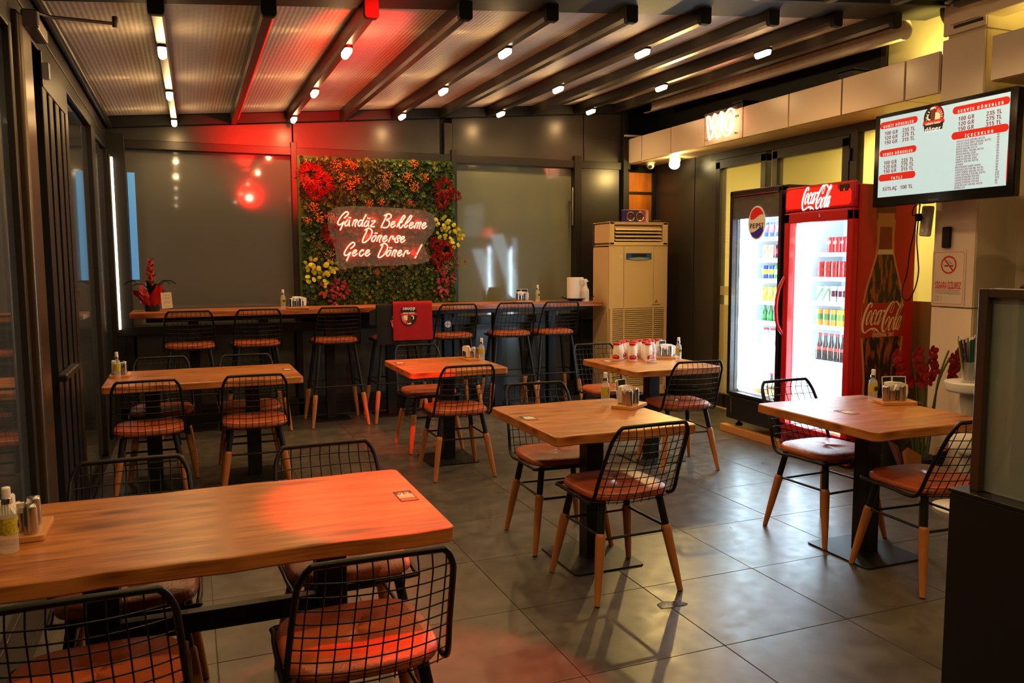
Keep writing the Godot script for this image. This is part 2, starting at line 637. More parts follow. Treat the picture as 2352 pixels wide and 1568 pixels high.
func make_back_wall() -> void:
	var w := struct("wall_back")
	var z := -8.0
	var g := G.new()
	# header, mullions and rails of the dark aluminium wall; the panes are set back
	g.box(Vector3(2.0, 2.515, z - 0.02), Vector3(5.24, 0.075, 0.10), 0.004)
	for x in [-0.535, 0.985, 2.565, 3.965]:
		var wd := 0.155 if x < 0 else 0.055 if x < 3 else 0.085
		g.box(Vector3(x, 1.30, z - 0.02), Vector3(wd, 2.6, 0.13), 0.004)
	g.box(Vector3(1.7, 0.865, z - 0.01), Vector3(4.6, 0.085, 0.12), 0.004)
	g.box(Vector3(2.0, 0.085, z - 0.01), Vector3(5.2, 0.165, 0.11), 0.004)
	g.box(Vector3(2.0, 0.12, z + 0.055), Vector3(5.2, 0.012, 0.02), 0.002)
	part("wall_frame", g, M.frame, w)
	# the tall post at the end of the glazing and the black gap beside it
	part("wall_post", G.new().box(Vector3(4.535, 1.55, z + 0.0), Vector3(0.055, 3.1, 0.14), 0.004), M.void, w)
	# dark upper panels under the roof, each its own piece
	var xs := [-0.62, 0.985, 2.44, 2.56, 4.06, 4.52]
	for i in 5:
		if i == 2: continue
		var a: float = xs[i]
		var b: float = xs[i + 1]
		var p := G.new()
		var top := PackedVector2Array([Vector2(a + 0.006, 2.556), Vector2(b - 0.006, 2.556), Vector2(b - 0.006, roof(b, z) + 0.12), Vector2(a + 0.006, roof(a, z) + 0.12)])
		p.prism(top, -0.06, 0.0, at3(0, 0, z - 0.015), 0.003, false)
		part("upper_panel", p, M.panel, w)
	part("joint_strip", G.new().box(Vector3(2.45, 2.70, z - 0.05), Vector3(0.03, 0.32, 0.05)), M.void, w)
	part("joint_post", G.new().box(Vector3(2.515, 2.70, z - 0.01), Vector3(0.085, 0.34, 0.05), 0.006), M.panel, w)
	part("upper_rim", G.new().box(Vector3(2.0, roof(2.0, z) + 0.045, z + 0.035), Vector3(5.3, 0.10, 0.06), 0.01, Basis(Vector3.BACK, atan(0.0861))), M.void, w)
	# panes
	var n := 1
	for p in [[-0.457, 0.957], [2.592, 3.92]]:
		var win := struct("window_%d" % n)
		n += 1
		var mid: float = (p[0] + p[1]) * 0.5
		var wd: float = p[1] - p[0]
		part("pane", G.new().box(Vector3(mid, 1.69, z - 0.045), Vector3(wd, 1.58, 0.012)), M.pane if n == 2 else M.pane_green, win)
		if n == 2:
			var bl := part("blue_light_strip", G.new().box(Vector3(-0.422, 1.80, z - 0.036), Vector3(0.06, 0.95, 0.006)), M.blue_led, win)
			bl.set_meta("label", "pale blue lit strip at the left end of the window")
	var low := [-0.457, 0.957, 2.54, 3.92]
	for i in 3:
		part("lower_panel", G.new().box(Vector3((low[i] + low[i + 1]) * 0.5, 0.495, z - 0.04), Vector3(low[i + 1] - low[i] - 0.03, 0.66, 0.02)), M.pane_low, w)
	part("backing", G.new().box(Vector3(2.15, 1.6, z - 0.16), Vector3(5.7, 3.3, 0.12)), M.void, w)
	# the dark flush panels at the right end: a seam at 0.84, two upright seams
	for q in [[4.012, 4.50, 0.0, 0.835], [4.012, 4.50, 0.85, 2.475]]:
		part("flush_panel", G.new().box(Vector3((q[0] + q[1]) * 0.5, (q[2] + q[3]) * 0.5, z - 0.012), Vector3(q[1] - q[0], q[3] - q[2], 0.03), 0.003), M.panel, w)
	part("seam_strip", G.new().box(Vector3(4.25, 0.843, z + 0.006), Vector3(0.52, 0.010, 0.012), 0.002), M.alu, w)
	part("seam_strip", G.new().box(Vector3(3.3, 2.478, z + 0.02), Vector3(2.5, 0.012, 0.02), 0.002), M.frame, w)
	# pull bar of the sliding pane
	var bar := G.new()
	bar.tube([Vector3(3.90, 1.86, z + 0.04), Vector3(3.90, 2.26, z + 0.04)], 0.011, 8)
	bar.tube([Vector3(3.90, 2.12, z + 0.04), Vector3(3.87, 2.12, z - 0.02)], 0.006, 6)
	part("pull_bar", bar, M.steel, w)
	# wood-faced cupboard front in the corner
	var f := G.new()
	f.box(Vector3(4.585, 1.23, z + 0.005), Vector3(0.035, 2.46, 0.05), 0.003)
	f.box(Vector3(4.925, 1.23, z + 0.005), Vector3(0.05, 2.46, 0.05), 0.003)
	f.box(Vector3(4.75, 2.225, z + 0.005), Vector3(0.33, 0.025, 0.04), 0.003)
	part("corner_frame", f, M.frame, w)
	var wd := tri(mat(Color.WHITE, 0.3), Vector3(2.5, 0.5, 2.5))
	wd.albedo_texture = noise_tex(0.014, Color(0.82, 0.50, 0.16), Color(0.66, 0.36, 0.09), 4, 256, 33)
	part("wood_panel", G.new().box(Vector3(4.75, 1.105, z - 0.005), Vector3(0.315, 2.21, 0.03), 0.002), wd, w)
	part("wood_panel", G.new().box(Vector3(4.75, 2.345, z - 0.005), Vector3(0.315, 0.21, 0.03), 0.002), wd, w)

func make_left_wall() -> void:
	var w := struct("wall_left")
	var x := -0.62
	var g := G.new()
	g.box(Vector3(x - 0.03, 2.50, -3.6), Vector3(0.10, 0.085, 9.2), 0.006)
	g.box(Vector3(x - 0.05, 2.62, -3.6), Vector3(0.14, 0.16, 9.2), 0.006)
	g.box(Vector3(x + 0.0, 2.555, -3.6), Vector3(0.05, 0.03, 9.2), 0.006)
	part("header", g, M.frame, w)
	part("header_rail", G.new().tube([Vector3(x + 0.05, 2.66, 0.9), Vector3(x + 0.05, 2.66, -7.95)], 0.028, 8), M.frame, w)
	part("sill", G.new().box(Vector3(x - 0.03, 0.02, -3.6), Vector3(0.12, 0.04, 9.2), 0.004), M.frame, w)
	# uprights
	for q in [[-7.93, 0.10], [-6.80, 0.15], [-6.66, 0.06], [-5.27, 0.10]]:
		part("upright", G.new().box(Vector3(x, 1.25, q[0]), Vector3(0.06, 2.42, q[1]), 0.006), M.frame, w)
	for q in [[-5.14, 0.10], [-4.94, 0.12], [-4.72, 0.12], [-4.52, 0.12]]:
		part("folded_leaf", G.new().box(Vector3(x - 0.02, 1.25, q[0]), Vector3(0.09, 2.42, q[1]), 0.006), M.black, w)
	part("leaf_head", G.new().box(Vector3(x - 0.02, 2.38, -4.86), Vector3(0.10, 0.17, 0.8), 0.006), M.frame, w)
	for q in [[-7.87, -6.88], [-6.62, -5.33]]:
		part("pane", G.new().box(Vector3(x - 0.01, 1.25, (q[0] + q[1]) * 0.5), Vector3(0.010, 2.36, q[1] - q[0])), M.night_glass, w)
	part("pane", G.new().box(Vector3(x - 0.02, 1.25, -4.30), Vector3(0.008, 2.36, 0.34)), M.night_glass, w)
	part("upper_infill", G.new().box(Vector3(x - 0.08, 2.72, -3.6), Vector3(0.05, 0.24, 9.2)), M.void, w)
	# near door leaf with its closer
	var d := struct("door_3")
	var s := G.new()
	s.box(Vector3(x + 0.02, 1.25, -3.92), Vector3(0.065, 2.44, 0.24), 0.02)
	part("door_stile", s, M.bronze, d)
	var r := G.new()
	r.box(Vector3(x + 0.0, 1.25, -3.73), Vector3(0.05, 2.44, 0.05), 0.006)
	r.box(Vector3(x, 0.12, -2.0), Vector3(0.05, 0.20, 3.4), 0.006)
	r.box(Vector3(x, 2.42, -2.0), Vector3(0.05, 0.10, 3.4), 0.006)
	part("door_frame", r, M.frame, d)
	part("door_pane", G.new().box(Vector3(x - 0.005, 1.26, -1.6), Vector3(0.010, 2.2, 4.2)), M.night_glass, d)
	part("push_bar", G.new().box(Vector3(x + 0.05, 0.92, -4.6), Vector3(0.05, 0.035, 0.5), 0.01), M.black, d)
	var c := G.new()
	c.box(Vector3(-0.55, 2.452, -4.02), Vector3(0.055, 0.06, 0.30), 0.008)
	c.box(Vector3(-0.545, 2.452, -3.87), Vector3(0.065, 0.07, 0.03), 0.008)
	part("closer_body", c, M.alu, d)
	var a := G.new()
	a.tube([Vector3(-0.54, 2.50, -3.95), Vector3(-0.50, 2.525, -4.10), Vector3(-0.25, 2.53, -4.13)], 0.007, 6)
	a.lathe([Vector2(0.001, 0), Vector2(0.012, 0), Vector2(0.012, 0.045), Vector2(0.001, 0.045)], 10, Vector3(-0.25, 2.515, -4.13))
	part("closer_arm", a, M.alu, d)
	part("door_magnet", G.new().box(Vector3(-0.57, 2.36, -4.42), Vector3(0.03, 0.075, 0.035), 0.004), M.white, d)
	# vertical light strip in the corner
	var l := thing("light_strip", "thin white vertical light strip in the corner beside the red plant", "lamp", Vector3(-0.565, 0.88, -7.90))
	part("strip_profile", G.new().box(Vector3(-0.012, 0.76, 0), Vector3(0.012, 1.54, 0.045), 0.002), M.alu, l)
	part("strip_tube", G.new().box(Vector3(0.004, 0.76, 0.0), Vector3(0.018, 1.50, 0.022), 0.004), glow(Color(1.0, 0.93, 0.80), 5.0), l)
	area(l, Vector3(0.02, 0.76, 0.0), Vector3.RIGHT, 0.02, 1.5, Color(1, 0.93, 0.8), 0.02)

func make_right_wall() -> void:
	var w := struct("wall_right")
	var x := 4.95
	# dark panelled stretch behind the air conditioner
	part("wall_panel", G.new().box(Vector3(x + 0.05, 1.45, -7.62), Vector3(0.1, 2.9, 0.78), 0.003), M.panel, w)
	part("wall_panel", G.new().box(Vector3(x + 0.052, 1.45, -7.02), Vector3(0.1, 2.9, 0.40), 0.003), M.panel, w)
	var g := G.new()
	# frame round the two glazed doors
	g.box(Vector3(x + 0.05, 2.52, -5.9), Vector3(0.1, 0.12, 2.1), 0.004)
	part("door_head", g, M.frame, w)
	part("upper_wall", G.new().box(Vector3(x + 0.10, 3.0, -6.45), Vector3(0.1, 0.95, 3.3)), M.void, w)
	part("upper_plaster", G.new().box(Vector3(x + 0.10, 3.0, -2.2), Vector3(0.1, 0.95, 5.18)), M.plaster, w)
	part("upper_edge", G.new().box(Vector3(x + 0.04, 3.0, -4.82), Vector3(0.02, 0.9, 0.05)), M.panel, w)
	part("base_plinth", G.new().box(Vector3(x - 0.005, 0.07, -7.3), Vector3(0.03, 0.14, 1.3), 0.004), M.frame, w)
	part("floor_strip", G.new().box(Vector3(x - 0.03, 0.004, -6.72), Vector3(0.02, 0.008, 0.5), 0.002), mat(Color(0.85, 0.75, 0.35), 0.4), w)
	var spec := [[-6.86, -6.10], [-6.02, -5.10]]
	for k in 2:
		var d := struct("door_%d" % (k + 1))
		var a: float = spec[k][0]
		var b: float = spec[k][1]
		var f := G.new()
		var st := 0.075
		for zz in [a + st * 0.5, b - st * 0.5]: f.box(Vector3(x + 0.03, 1.22, zz), Vector3(0.07, 2.44, st), 0.004)
		f.box(Vector3(x + 0.03, 2.415, (a + b) * 0.5), Vector3(0.07, 0.09, b - a), 0.004)
		f.box(Vector3(x + 0.03, 0.07, (a + b) * 0.5), Vector3(0.07, 0.14, b - a), 0.004)
		part("door_frame", f, M.frame, d)
		part("door_pane", G.new().box(Vector3(x + 0.03, 1.255, (a + b) * 0.5), Vector3(0.008, 2.23, b - a - 0.15)), M.glass, d)
		var film := mat(Color(0.80, 0.76, 0.56, 0.55), 0.6)
		film.transparency = BaseMaterial3D.TRANSPARENCY_ALPHA
		part("frosted_film", G.new().box(Vector3(x + 0.022, 0.58, (a + b) * 0.5), Vector3(0.004, 0.90, b - a - 0.15)), film, d)
		part("frosted_film", G.new().box(Vector3(x + 0.022, 1.17, (a + b) * 0.5), Vector3(0.004, 0.09, b - a - 0.15)), film, d)
		if k == 0:
			var h := G.new()
			h.tube(smooth_line([Vector3(x - 0.01, 1.43, -6.22), Vector3(x - 0.06, 1.43, -6.24), Vector3(x - 0.07, 1.47, -6.26), Vector3(x - 0.07, 1.66, -6.26), Vector3(x - 0.06, 1.70, -6.24), Vector3(x - 0.01, 1.70, -6.22)]), 0.008, 6)
			part("door_handle", h, M.black, d)
		else:
			part("hinge", G.new().box(Vector3(x - 0.01, 2.30, b + 0.02), Vector3(0.03, 0.10, 0.02), 0.004), M.black, d)
	part("side_pane", G.new().box(Vector3(x + 0.03, 1.25, -4.72), Vector3(0.008, 2.4, 0.6)), M.glass, w)
	part("side_post", G.new().box(Vector3(x + 0.03, 1.25, -5.05), Vector3(0.07, 2.5, 0.08), 0.004), M.frame, w)
	part("side_sill_film", G.new().box(Vector3(x + 0.022, 0.58, -4.55), Vector3(0.004, 1.16, 0.95)), mat(Color(0.62, 0.56, 0.42), 0.55), w)
	# lit corridor behind the doors
	var h := struct("wall_corridor")
	var s := G.new()
	s.box(Vector3(6.45, 1.4, -5.9), Vector3(0.1, 2.9, 3.6))
	s.box(Vector3(5.75, 1.4, -7.66), Vector3(1.4, 2.9, 0.1))
	s.box(Vector3(5.75, 1.4, -4.02), Vector3(1.4, 2.9, 0.1))
	s.box(Vector3(5.75, 2.85, -5.9), Vector3(1.5, 0.1, 3.7))
	part("corridor_shell", s, M.hall, h)
	part("corridor_floor", G.new().box(Vector3(5.8, -0.05, -5.9), Vector3(1.6, 0.1, 3.7)), mat(Color(0.5, 0.46, 0.36), 0.4), h)
	part("corridor_rail", G.new().box(Vector3(6.38, 2.05, -5.9), Vector3(0.05, 0.03, 3.5)), M.white, h)
	var l := thing("corridor_lamp", "flat ceiling lamp lighting the yellow corridor behind the glass doors", "lamp", Vector3(5.7, 2.78, -5.9))
	part("lamp_panel", G.new().box(Vector3(0, 0, 0), Vector3(0.5, 0.03, 1.2), 0.004), glow(Color(1, 0.9, 0.6), 1.5), l)
	area(l, Vector3(0, -0.03, 0), Vector3.DOWN, 0.5, 1.2, Color(1.0, 0.88, 0.50), 5.0)

func make_fascia() -> void:
	# pale boxed-in band along the fridge wall, panel by panel
	var t := struct("trim_2")
	var x := 4.58
	var js := [-8.02, -7.676, -7.112, -6.538, -5.97, -5.388, -4.814, -4.239, -3.965]
	for i in js.size() - 1:
		var a: float = js[i]
		var b: float = js[i + 1]
		var p := G.new()
		p.box(Vector3(x + 0.012, 2.672, (a + b) * 0.5), Vector3(0.024, 0.262, b - a - 0.014), 0.002)
		part("fascia_panel", p, M.fascia, t)
		var q := G.new()
		q.box(Vector3(x + 0.195, 2.547, (a + b) * 0.5), Vector3(0.36, 0.020, b - a - 0.010), 0.002)
		part("soffit_panel", q, M.cream, t)
	part("fascia_core", G.new().box(Vector3(x + 0.06, 2.67, -6.0), Vector3(0.06, 0.22, 4.05)), M.void, t)
	part("fascia_end", G.new().box(Vector3(4.553, 2.70, -8.0), Vector3(0.05, 0.28, 0.05)), mat(Color(0.30, 0.10, 0.08), 0.5), t)
	part("fascia_tray", G.new().box(Vector3(4.62, 2.835, -7.95), Vector3(0.22, 0.02, 0.10), 0.004), M.white, t)
	# column that continues the band to the floor, with a stepped upper part
	var c := struct("wall_column")
	var ys := [0.0, 1.155, 1.70, 1.79, 2.80, 2.885]
	var names := 0
	for q in [[0.0, 1.150], [1.158, 2.86], [2.885, 3.35]]:
		part("column_panel", G.new().box(Vector3(x + 0.012, (q[0] + q[1]) * 0.5, -3.80), Vector3(0.024, q[1] - q[0], 0.30), 0.002), M.fascia, c)
		names += 1
	part("column_core", G.new().box(Vector3(x + 0.21, 1.7, -3.80), Vector3(0.36, 3.4, 0.27)), M.plaster, c)
	for q in [[0.0, 1.150], [1.158, 2.86], [2.87, 3.35]]:
		part("column_side", G.new().box(Vector3(x + 0.19, (q[0] + q[1]) * 0.5, -3.655), Vector3(0.36, q[1] - q[0], 0.02), 0.002), M.plaster, c)
	part("column_slot", G.new().box(Vector3(x - 0.002, 2.925, -3.77), Vector3(0.012, 0.018, 0.20)), M.void, c)
	# the band goes on beyond the column
	var u := struct("trim_3")
	for q in [[-3.60, -2.9], [-2.88, -2.2], [-2.18, -1.2], [-1.18, 0.4]]:
		part("fascia_panel", G.new().box(Vector3(x + 0.012, 2.672, (q[0] + q[1]) * 0.5), Vector3(0.024, 0.262, q[1] - q[0]), 0.002), M.fascia, u)
	part("soffit_board", G.new().box(Vector3(x + 0.195, 2.547, -1.6), Vector3(0.36, 0.02, 4.0)), M.cream, u)
	part("upper_band", G.new().box(Vector3(x + 0.06, 3.16, -1.75), Vector3(0.16, 0.44, 4.3), 0.01), M.fascia, u)
	part("upper_bar", G.new().box(Vector3(x - 0.03, 3.18, -1.85), Vector3(0.10, 0.22, 4.2), 0.02), M.void, u)
	part("side_wall", G.new().box(Vector3(5.0, 1.3, -1.6), Vector3(0.1, 2.6, 4.1)), M.plaster, u)
	part("dark_edge", G.new().box(Vector3(4.93, 1.3, -3.40), Vector3(0.06, 2.6, 0.14)), M.void, u)

func make_outside() -> void:
	var o := struct("ground")
	part("pavement", G.new().box(Vector3(-5.0, -0.13, -6.0), Vector3(8.7, 0.1, 26)), mat(Color(0.16, 0.16, 0.18), 0.7), o)
	part("far_wall", G.new().box(Vector3(-9.2, 2.0, -8.0), Vector3(0.3, 5.0, 30)), mat(Color(0.10, 0.10, 0.13), 0.8), o)
	part("outer_panel", G.new().box(Vector3(-1.3, 1.2, -8.25), Vector3(1.3, 2.6, 0.1)), mat(Color(0.35, 0.37, 0.40), 0.7), o)
	part("outer_block", G.new().box(Vector3(1.6, -0.25, 3.5), Vector3(8, 0.3, 6)), mat(Color(0.2, 0.2, 0.2), 0.7), o)
	part("rear_wall", G.new().box(Vector3(2.2, 1.6, 2.2), Vector3(6.4, 3.4, 0.12)), mat(Color(0.30, 0.27, 0.24), 0.6), o)
	# a parked car glimpsed through the gap
	var c := thing("parked_car", "dark parked car outside, seen through the gap between the glass doors", "car", Vector3(-4.5, -0.08, -13.0), -0.3)
	var b := G.new()
	var prof := PackedVector2Array([Vector2(-2.0, 0.35), Vector2(2.0, 0.35), Vector2(2.05, 0.75), Vector2(1.3, 0.92), Vector2(0.8, 1.38), Vector2(-1.0, 1.42), Vector2(-1.7, 0.98), Vector2(-2.05, 0.85)])
	b.prism(prof, -0.82, 0.82, Transform3D.IDENTITY, 0.08)
	part("car_body", b, mat(Color(0.12, 0.13, 0.17), 0.25, 0.4), c)
	var gl := G.new()
	gl.prism(PackedVector2Array([Vector2(-1.3, 0.95), Vector2(1.1, 0.95), Vector2(0.72, 1.33), Vector2(-0.95, 1.36)]), -0.83, 0.83)
	part("car_windows", gl, mat(Color(0.03, 0.03, 0.04), 0.1), c)
	for sx in [-1.25, 1.3]:
		for sz in [-0.75, 0.75]:
			part("car_wheel", G.new().lathe([Vector2(0.001, -0.09), Vector2(0.31, -0.09), Vector2(0.33, 0.0), Vector2(0.31, 0.09), Vector2(0.001, 0.09)], 20, Vector3(sx, 0.33, sz), Basis(Vector3.RIGHT, PI / 2)), M.rubber, c)
	for sz in [-0.6, 0.6]:
		part("tail_light", G.new().box(Vector3(2.04, 0.72, sz), Vector3(0.05, 0.12, 0.3), 0.02), mat(Color(0.5, 0.03, 0.03), 0.2), c)

# ---------------------------------------------------------------- lamps
func make_lamps() -> void:
	var rows := [[-4.8668, "nearest"], [-6.2284, "middle"], [-7.5863, "farthest"], [-3.3, "overhead"], [-1.9, "overhead"], [-0.5, "overhead"]]
	var ord := ["leftmost", "third", "fifth", "seventh", "ninth"]
	for i in 5:
		for k in 6:
			var x0 := -0.0791 + 0.9914 * i
			var z: float = rows[k][0]
			var x := x0 - 0.0104 * (z + 4.143)
			var l := thing("ceiling_lamp", "%s glowing oval lamp under the %s roof beam from the glass doors" % [rows[k][1], ord[i]] if k < 3 else "glowing oval lamp on the roof bay above the viewer", "lamp", Vector3(x, roof(x0, z), z), 0.0, "lamps along the roof beams")
			var h := G.new()
			h.prism(round_rect(0.05, 0.17, 0.02), 0.0, 0.014, Transform3D(Basis(Vector3.RIGHT, PI / 2), Vector3.ZERO), 0.003)
			part("lamp_base", h, M.black, l)
			var b := G.new()
			var rr := []
			for q in [[0.0, 1.0], [0.012, 1.0], [0.022, 0.9], [0.030, 0.65], [0.034, 0.2]]:
				var ring := PackedVector3Array()
				for p in round_rect(0.044 * q[1], 0.155 * (0.75 + 0.25 * q[1]), 0.021 * q[1], 4): ring.append(Vector3(p.x, -0.014 - q[0], p.y))
				rr.append(ring)
			b.grid(rr, true, true, true)
			part("bulb_cover", b, M.bulb, l)
			spot(l, Vector3(0, -0.052, 0), Vector3.DOWN, WARM, LAMP_E, 80.0, 0.6, 0.02)
			if k < 3:
				omni(l, Vector3(0, -0.056, 0), WARM, 0.10, 0.02)
				for s in [-1.0, 1.0]:
					spot(l, Vector3(s * 0.035, -0.01, 0), Vector3(s, 0.20, 0), WARM, 0.13, 16.0, 1.0, 0.01)
	# red strip let into the side of the third beam, the source of the red wash
	for q in [[1, "second"], [2, "third"], [3, "fourth"]]:
		var x0 := -0.0791 + 0.4957 * float(q[0])
		var t := thing("red_light_strip", "thin red light strip along the right edge of the %s roof beam" % q[1], "lamp", Vector3(x0, 0, -4.143), 0.0, "red strips on the roof beams")
		var g := G.new()
		var rows2 := []
		for z in [-3.6, -0.05]:
			var y := roof(x0, -4.143 + z)
			var xx: float = -0.0104 * z
			rows2.append(PackedVector3Array([Vector3(xx + 0.031, y + 0.026, z), Vector3(xx + 0.036, y + 0.020, z), Vector3(xx + 0.033, y + 0.012, z), Vector3(xx + 0.028, y + 0.016, z)]))
		g.grid(rows2, true, true, true)
		part("strip_tube", g, M.red_led, t)
	red_lights()

func red_lights() -> void:
	var t := thing("red_spotlight", "red spotlight hung from the roof bay above the viewer", "lamp", Vector3(0.95, 2.46, -2.75))
	part("lamp_body", G.new().lathe([Vector2(0.02, 0.0), Vector2(0.05, 0.02), Vector2(0.05, 0.10), Vector2(0.02, 0.12)], 14), M.black, t)
	part("lamp_lens", G.new().lathe([Vector2(0.001, -0.012), Vector2(0.035, -0.010), Vector2(0.04, 0.0), Vector2(0.001, 0.002)], 14), glow(Color(1, 0.04, 0.04), 0.5), t)
	spot(t, Vector3(0, -0.03, 0), Vector3(-0.14, -1, 0.14), RED, RED_E * 6.0, 17.0, 0.25, 0.03)
	spot(t, Vector3(0, -0.03, -0.02), Vector3(0.50, -1.74, -2.85), RED, RED_E * 17.0, 6.5, 0.4, 0.03)
	spot(t, Vector3(0, 0.02, -0.07), Vector3(0.02, 0.075, -1.0), RED, RED_E * 60.0, 12.0, 1.0, 0.05)

const LAMP_E := 0.55
const RED_E := 1.3

# ---------------------------------------------------------------- furniture
func wavy_top(w: float, d: float, sd: int, live := 0.006) -> PackedVector2Array:
	var p := PackedVector2Array()
	rng.seed = sd
	var base := round_rect(w, d, 0.028, 4)
	var out := PackedVector2Array()
	for i in base.size():
		var a := base[i]
		var b := base[(i + 1) % base.size()]
		var m := maxi(1, int(a.distance_to(b) / 0.09))
		for k in m: out.append(a.lerp(b, float(k) / m))
	var ph := rng.randf() * 6.0
	for q in out:
		var o := 0.0
		if absf(q.x) < w * 0.5 - 0.05: o = live * (sin(q.x * 13.0 + ph + (2.0 if q.y > 0 else 0.0)) + 0.6 * sin(q.x * 31.0 + ph * 2.0))
		p.append(Vector2(q.x, q.y + o))
	return p

func table_top(w: float, d: float, sd: int) -> G:
	var flat_ := Transform3D(Basis(Vector3.RIGHT, -PI / 2), Vector3(0, 0.675, 0))
	return G.new().prism(wavy_top(w, d, sd), 0.0, 0.045, flat_, 0.006)

func pedestal(t: Node3D, x: float, z: float, bw := 0.37, bd := 0.41) -> void:
	part("column", G.new().box(Vector3(x, 0.338, z), Vector3(0.09, 0.664, 0.09), 0.004), M.black, t)
	var b := G.new()
	b.prism(round_rect(bw, bd, 0.022), 0.0, 0.009, Transform3D(Basis(Vector3.RIGHT, -PI / 2), Vector3(x, 0.0, z)), 0.002)
	part("base_plate", b, M.black, t)
	part("top_plate", G.new().box(Vector3(x, 0.672, z), Vector3(0.28, 0.006, 0.28), 0.001), M.black, t)

func small_table(label: String, at: Vector3, yaw: float, sd: int) -> Node3D:
	var t := thing("dining_table", label, "table", at, yaw, "square wooden tables")
	part("tabletop", table_top(0.715, 0.795, sd), M.wood, t)
	pedestal(t, 0.03, -0.02)
	return t

func long_table(label: String, at: Vector3, yaw: float, sd: int, depth: float) -> Node3D:
	var t := thing("dining_table", label, "table", at, yaw, "long wooden tables")
	part("tabletop", table_top(1.20, depth, sd), M.wood, t)
	for s in [-0.33, 0.30]: pedestal(t, s, 0.0)
	part("crossbar", G.new().box(Vector3(-0.015, 0.42, 0.0), Vector3(0.56, 0.06, 0.04), 0.003), M.black, t)
	return t

# seat cushion outline: a rounded square, rounder at the back
func cushion(w: float, d: float, y: float) -> G:
	var rows := []
	for q in [[0.90, -0.008], [0.985, -0.002], [1.0, 0.008], [0.985, 0.020], [0.94, 0.030], [0.80, 0.037], [0.5, 0.040], [0.02, 0.040]]:
		var ring := PackedVector3Array()
		for k in 36:
			var a := TAU * k / 36.0
			var c := cos(a)
			var s := sin(a)
			var e := 0.48 if s > 0 else 0.62
			var px := signf(c) * pow(absf(c), 0.52) * w * 0.5
			var pz := -signf(s) * pow(absf(s), e) * d * 0.5
			var dip: float = 0.006 * (1.0 - absf(px) * 4.0) if q[1] > 0.03 else 0.0
			ring.append(Vector3(px * q[0], y + q[1] - dip, pz * q[0]))
		rows.append(ring)
	return G.new().grid(rows, true, true, true)

# the wire shell: u across, v from the top rod (0) down to the seat (1)
func shell_point(u: float, v: float, y0: float, y1: float, wt: float, wb: float, zt: float, zb: float) -> Vector3:
	var half := lerpf(wt, wb, v) * 0.5
	var bow := 0.042 * (1.0 - pow(absf(u), 2.2)) * smoothstep(0.0, 0.13, v)
	var y := lerpf(y0, y1, v) - 0.012 * (1.0 - u * u) * v
	return Vector3(u * half, y, lerpf(zt, zb, v) + bow * (1.0 - 0.35 * v))

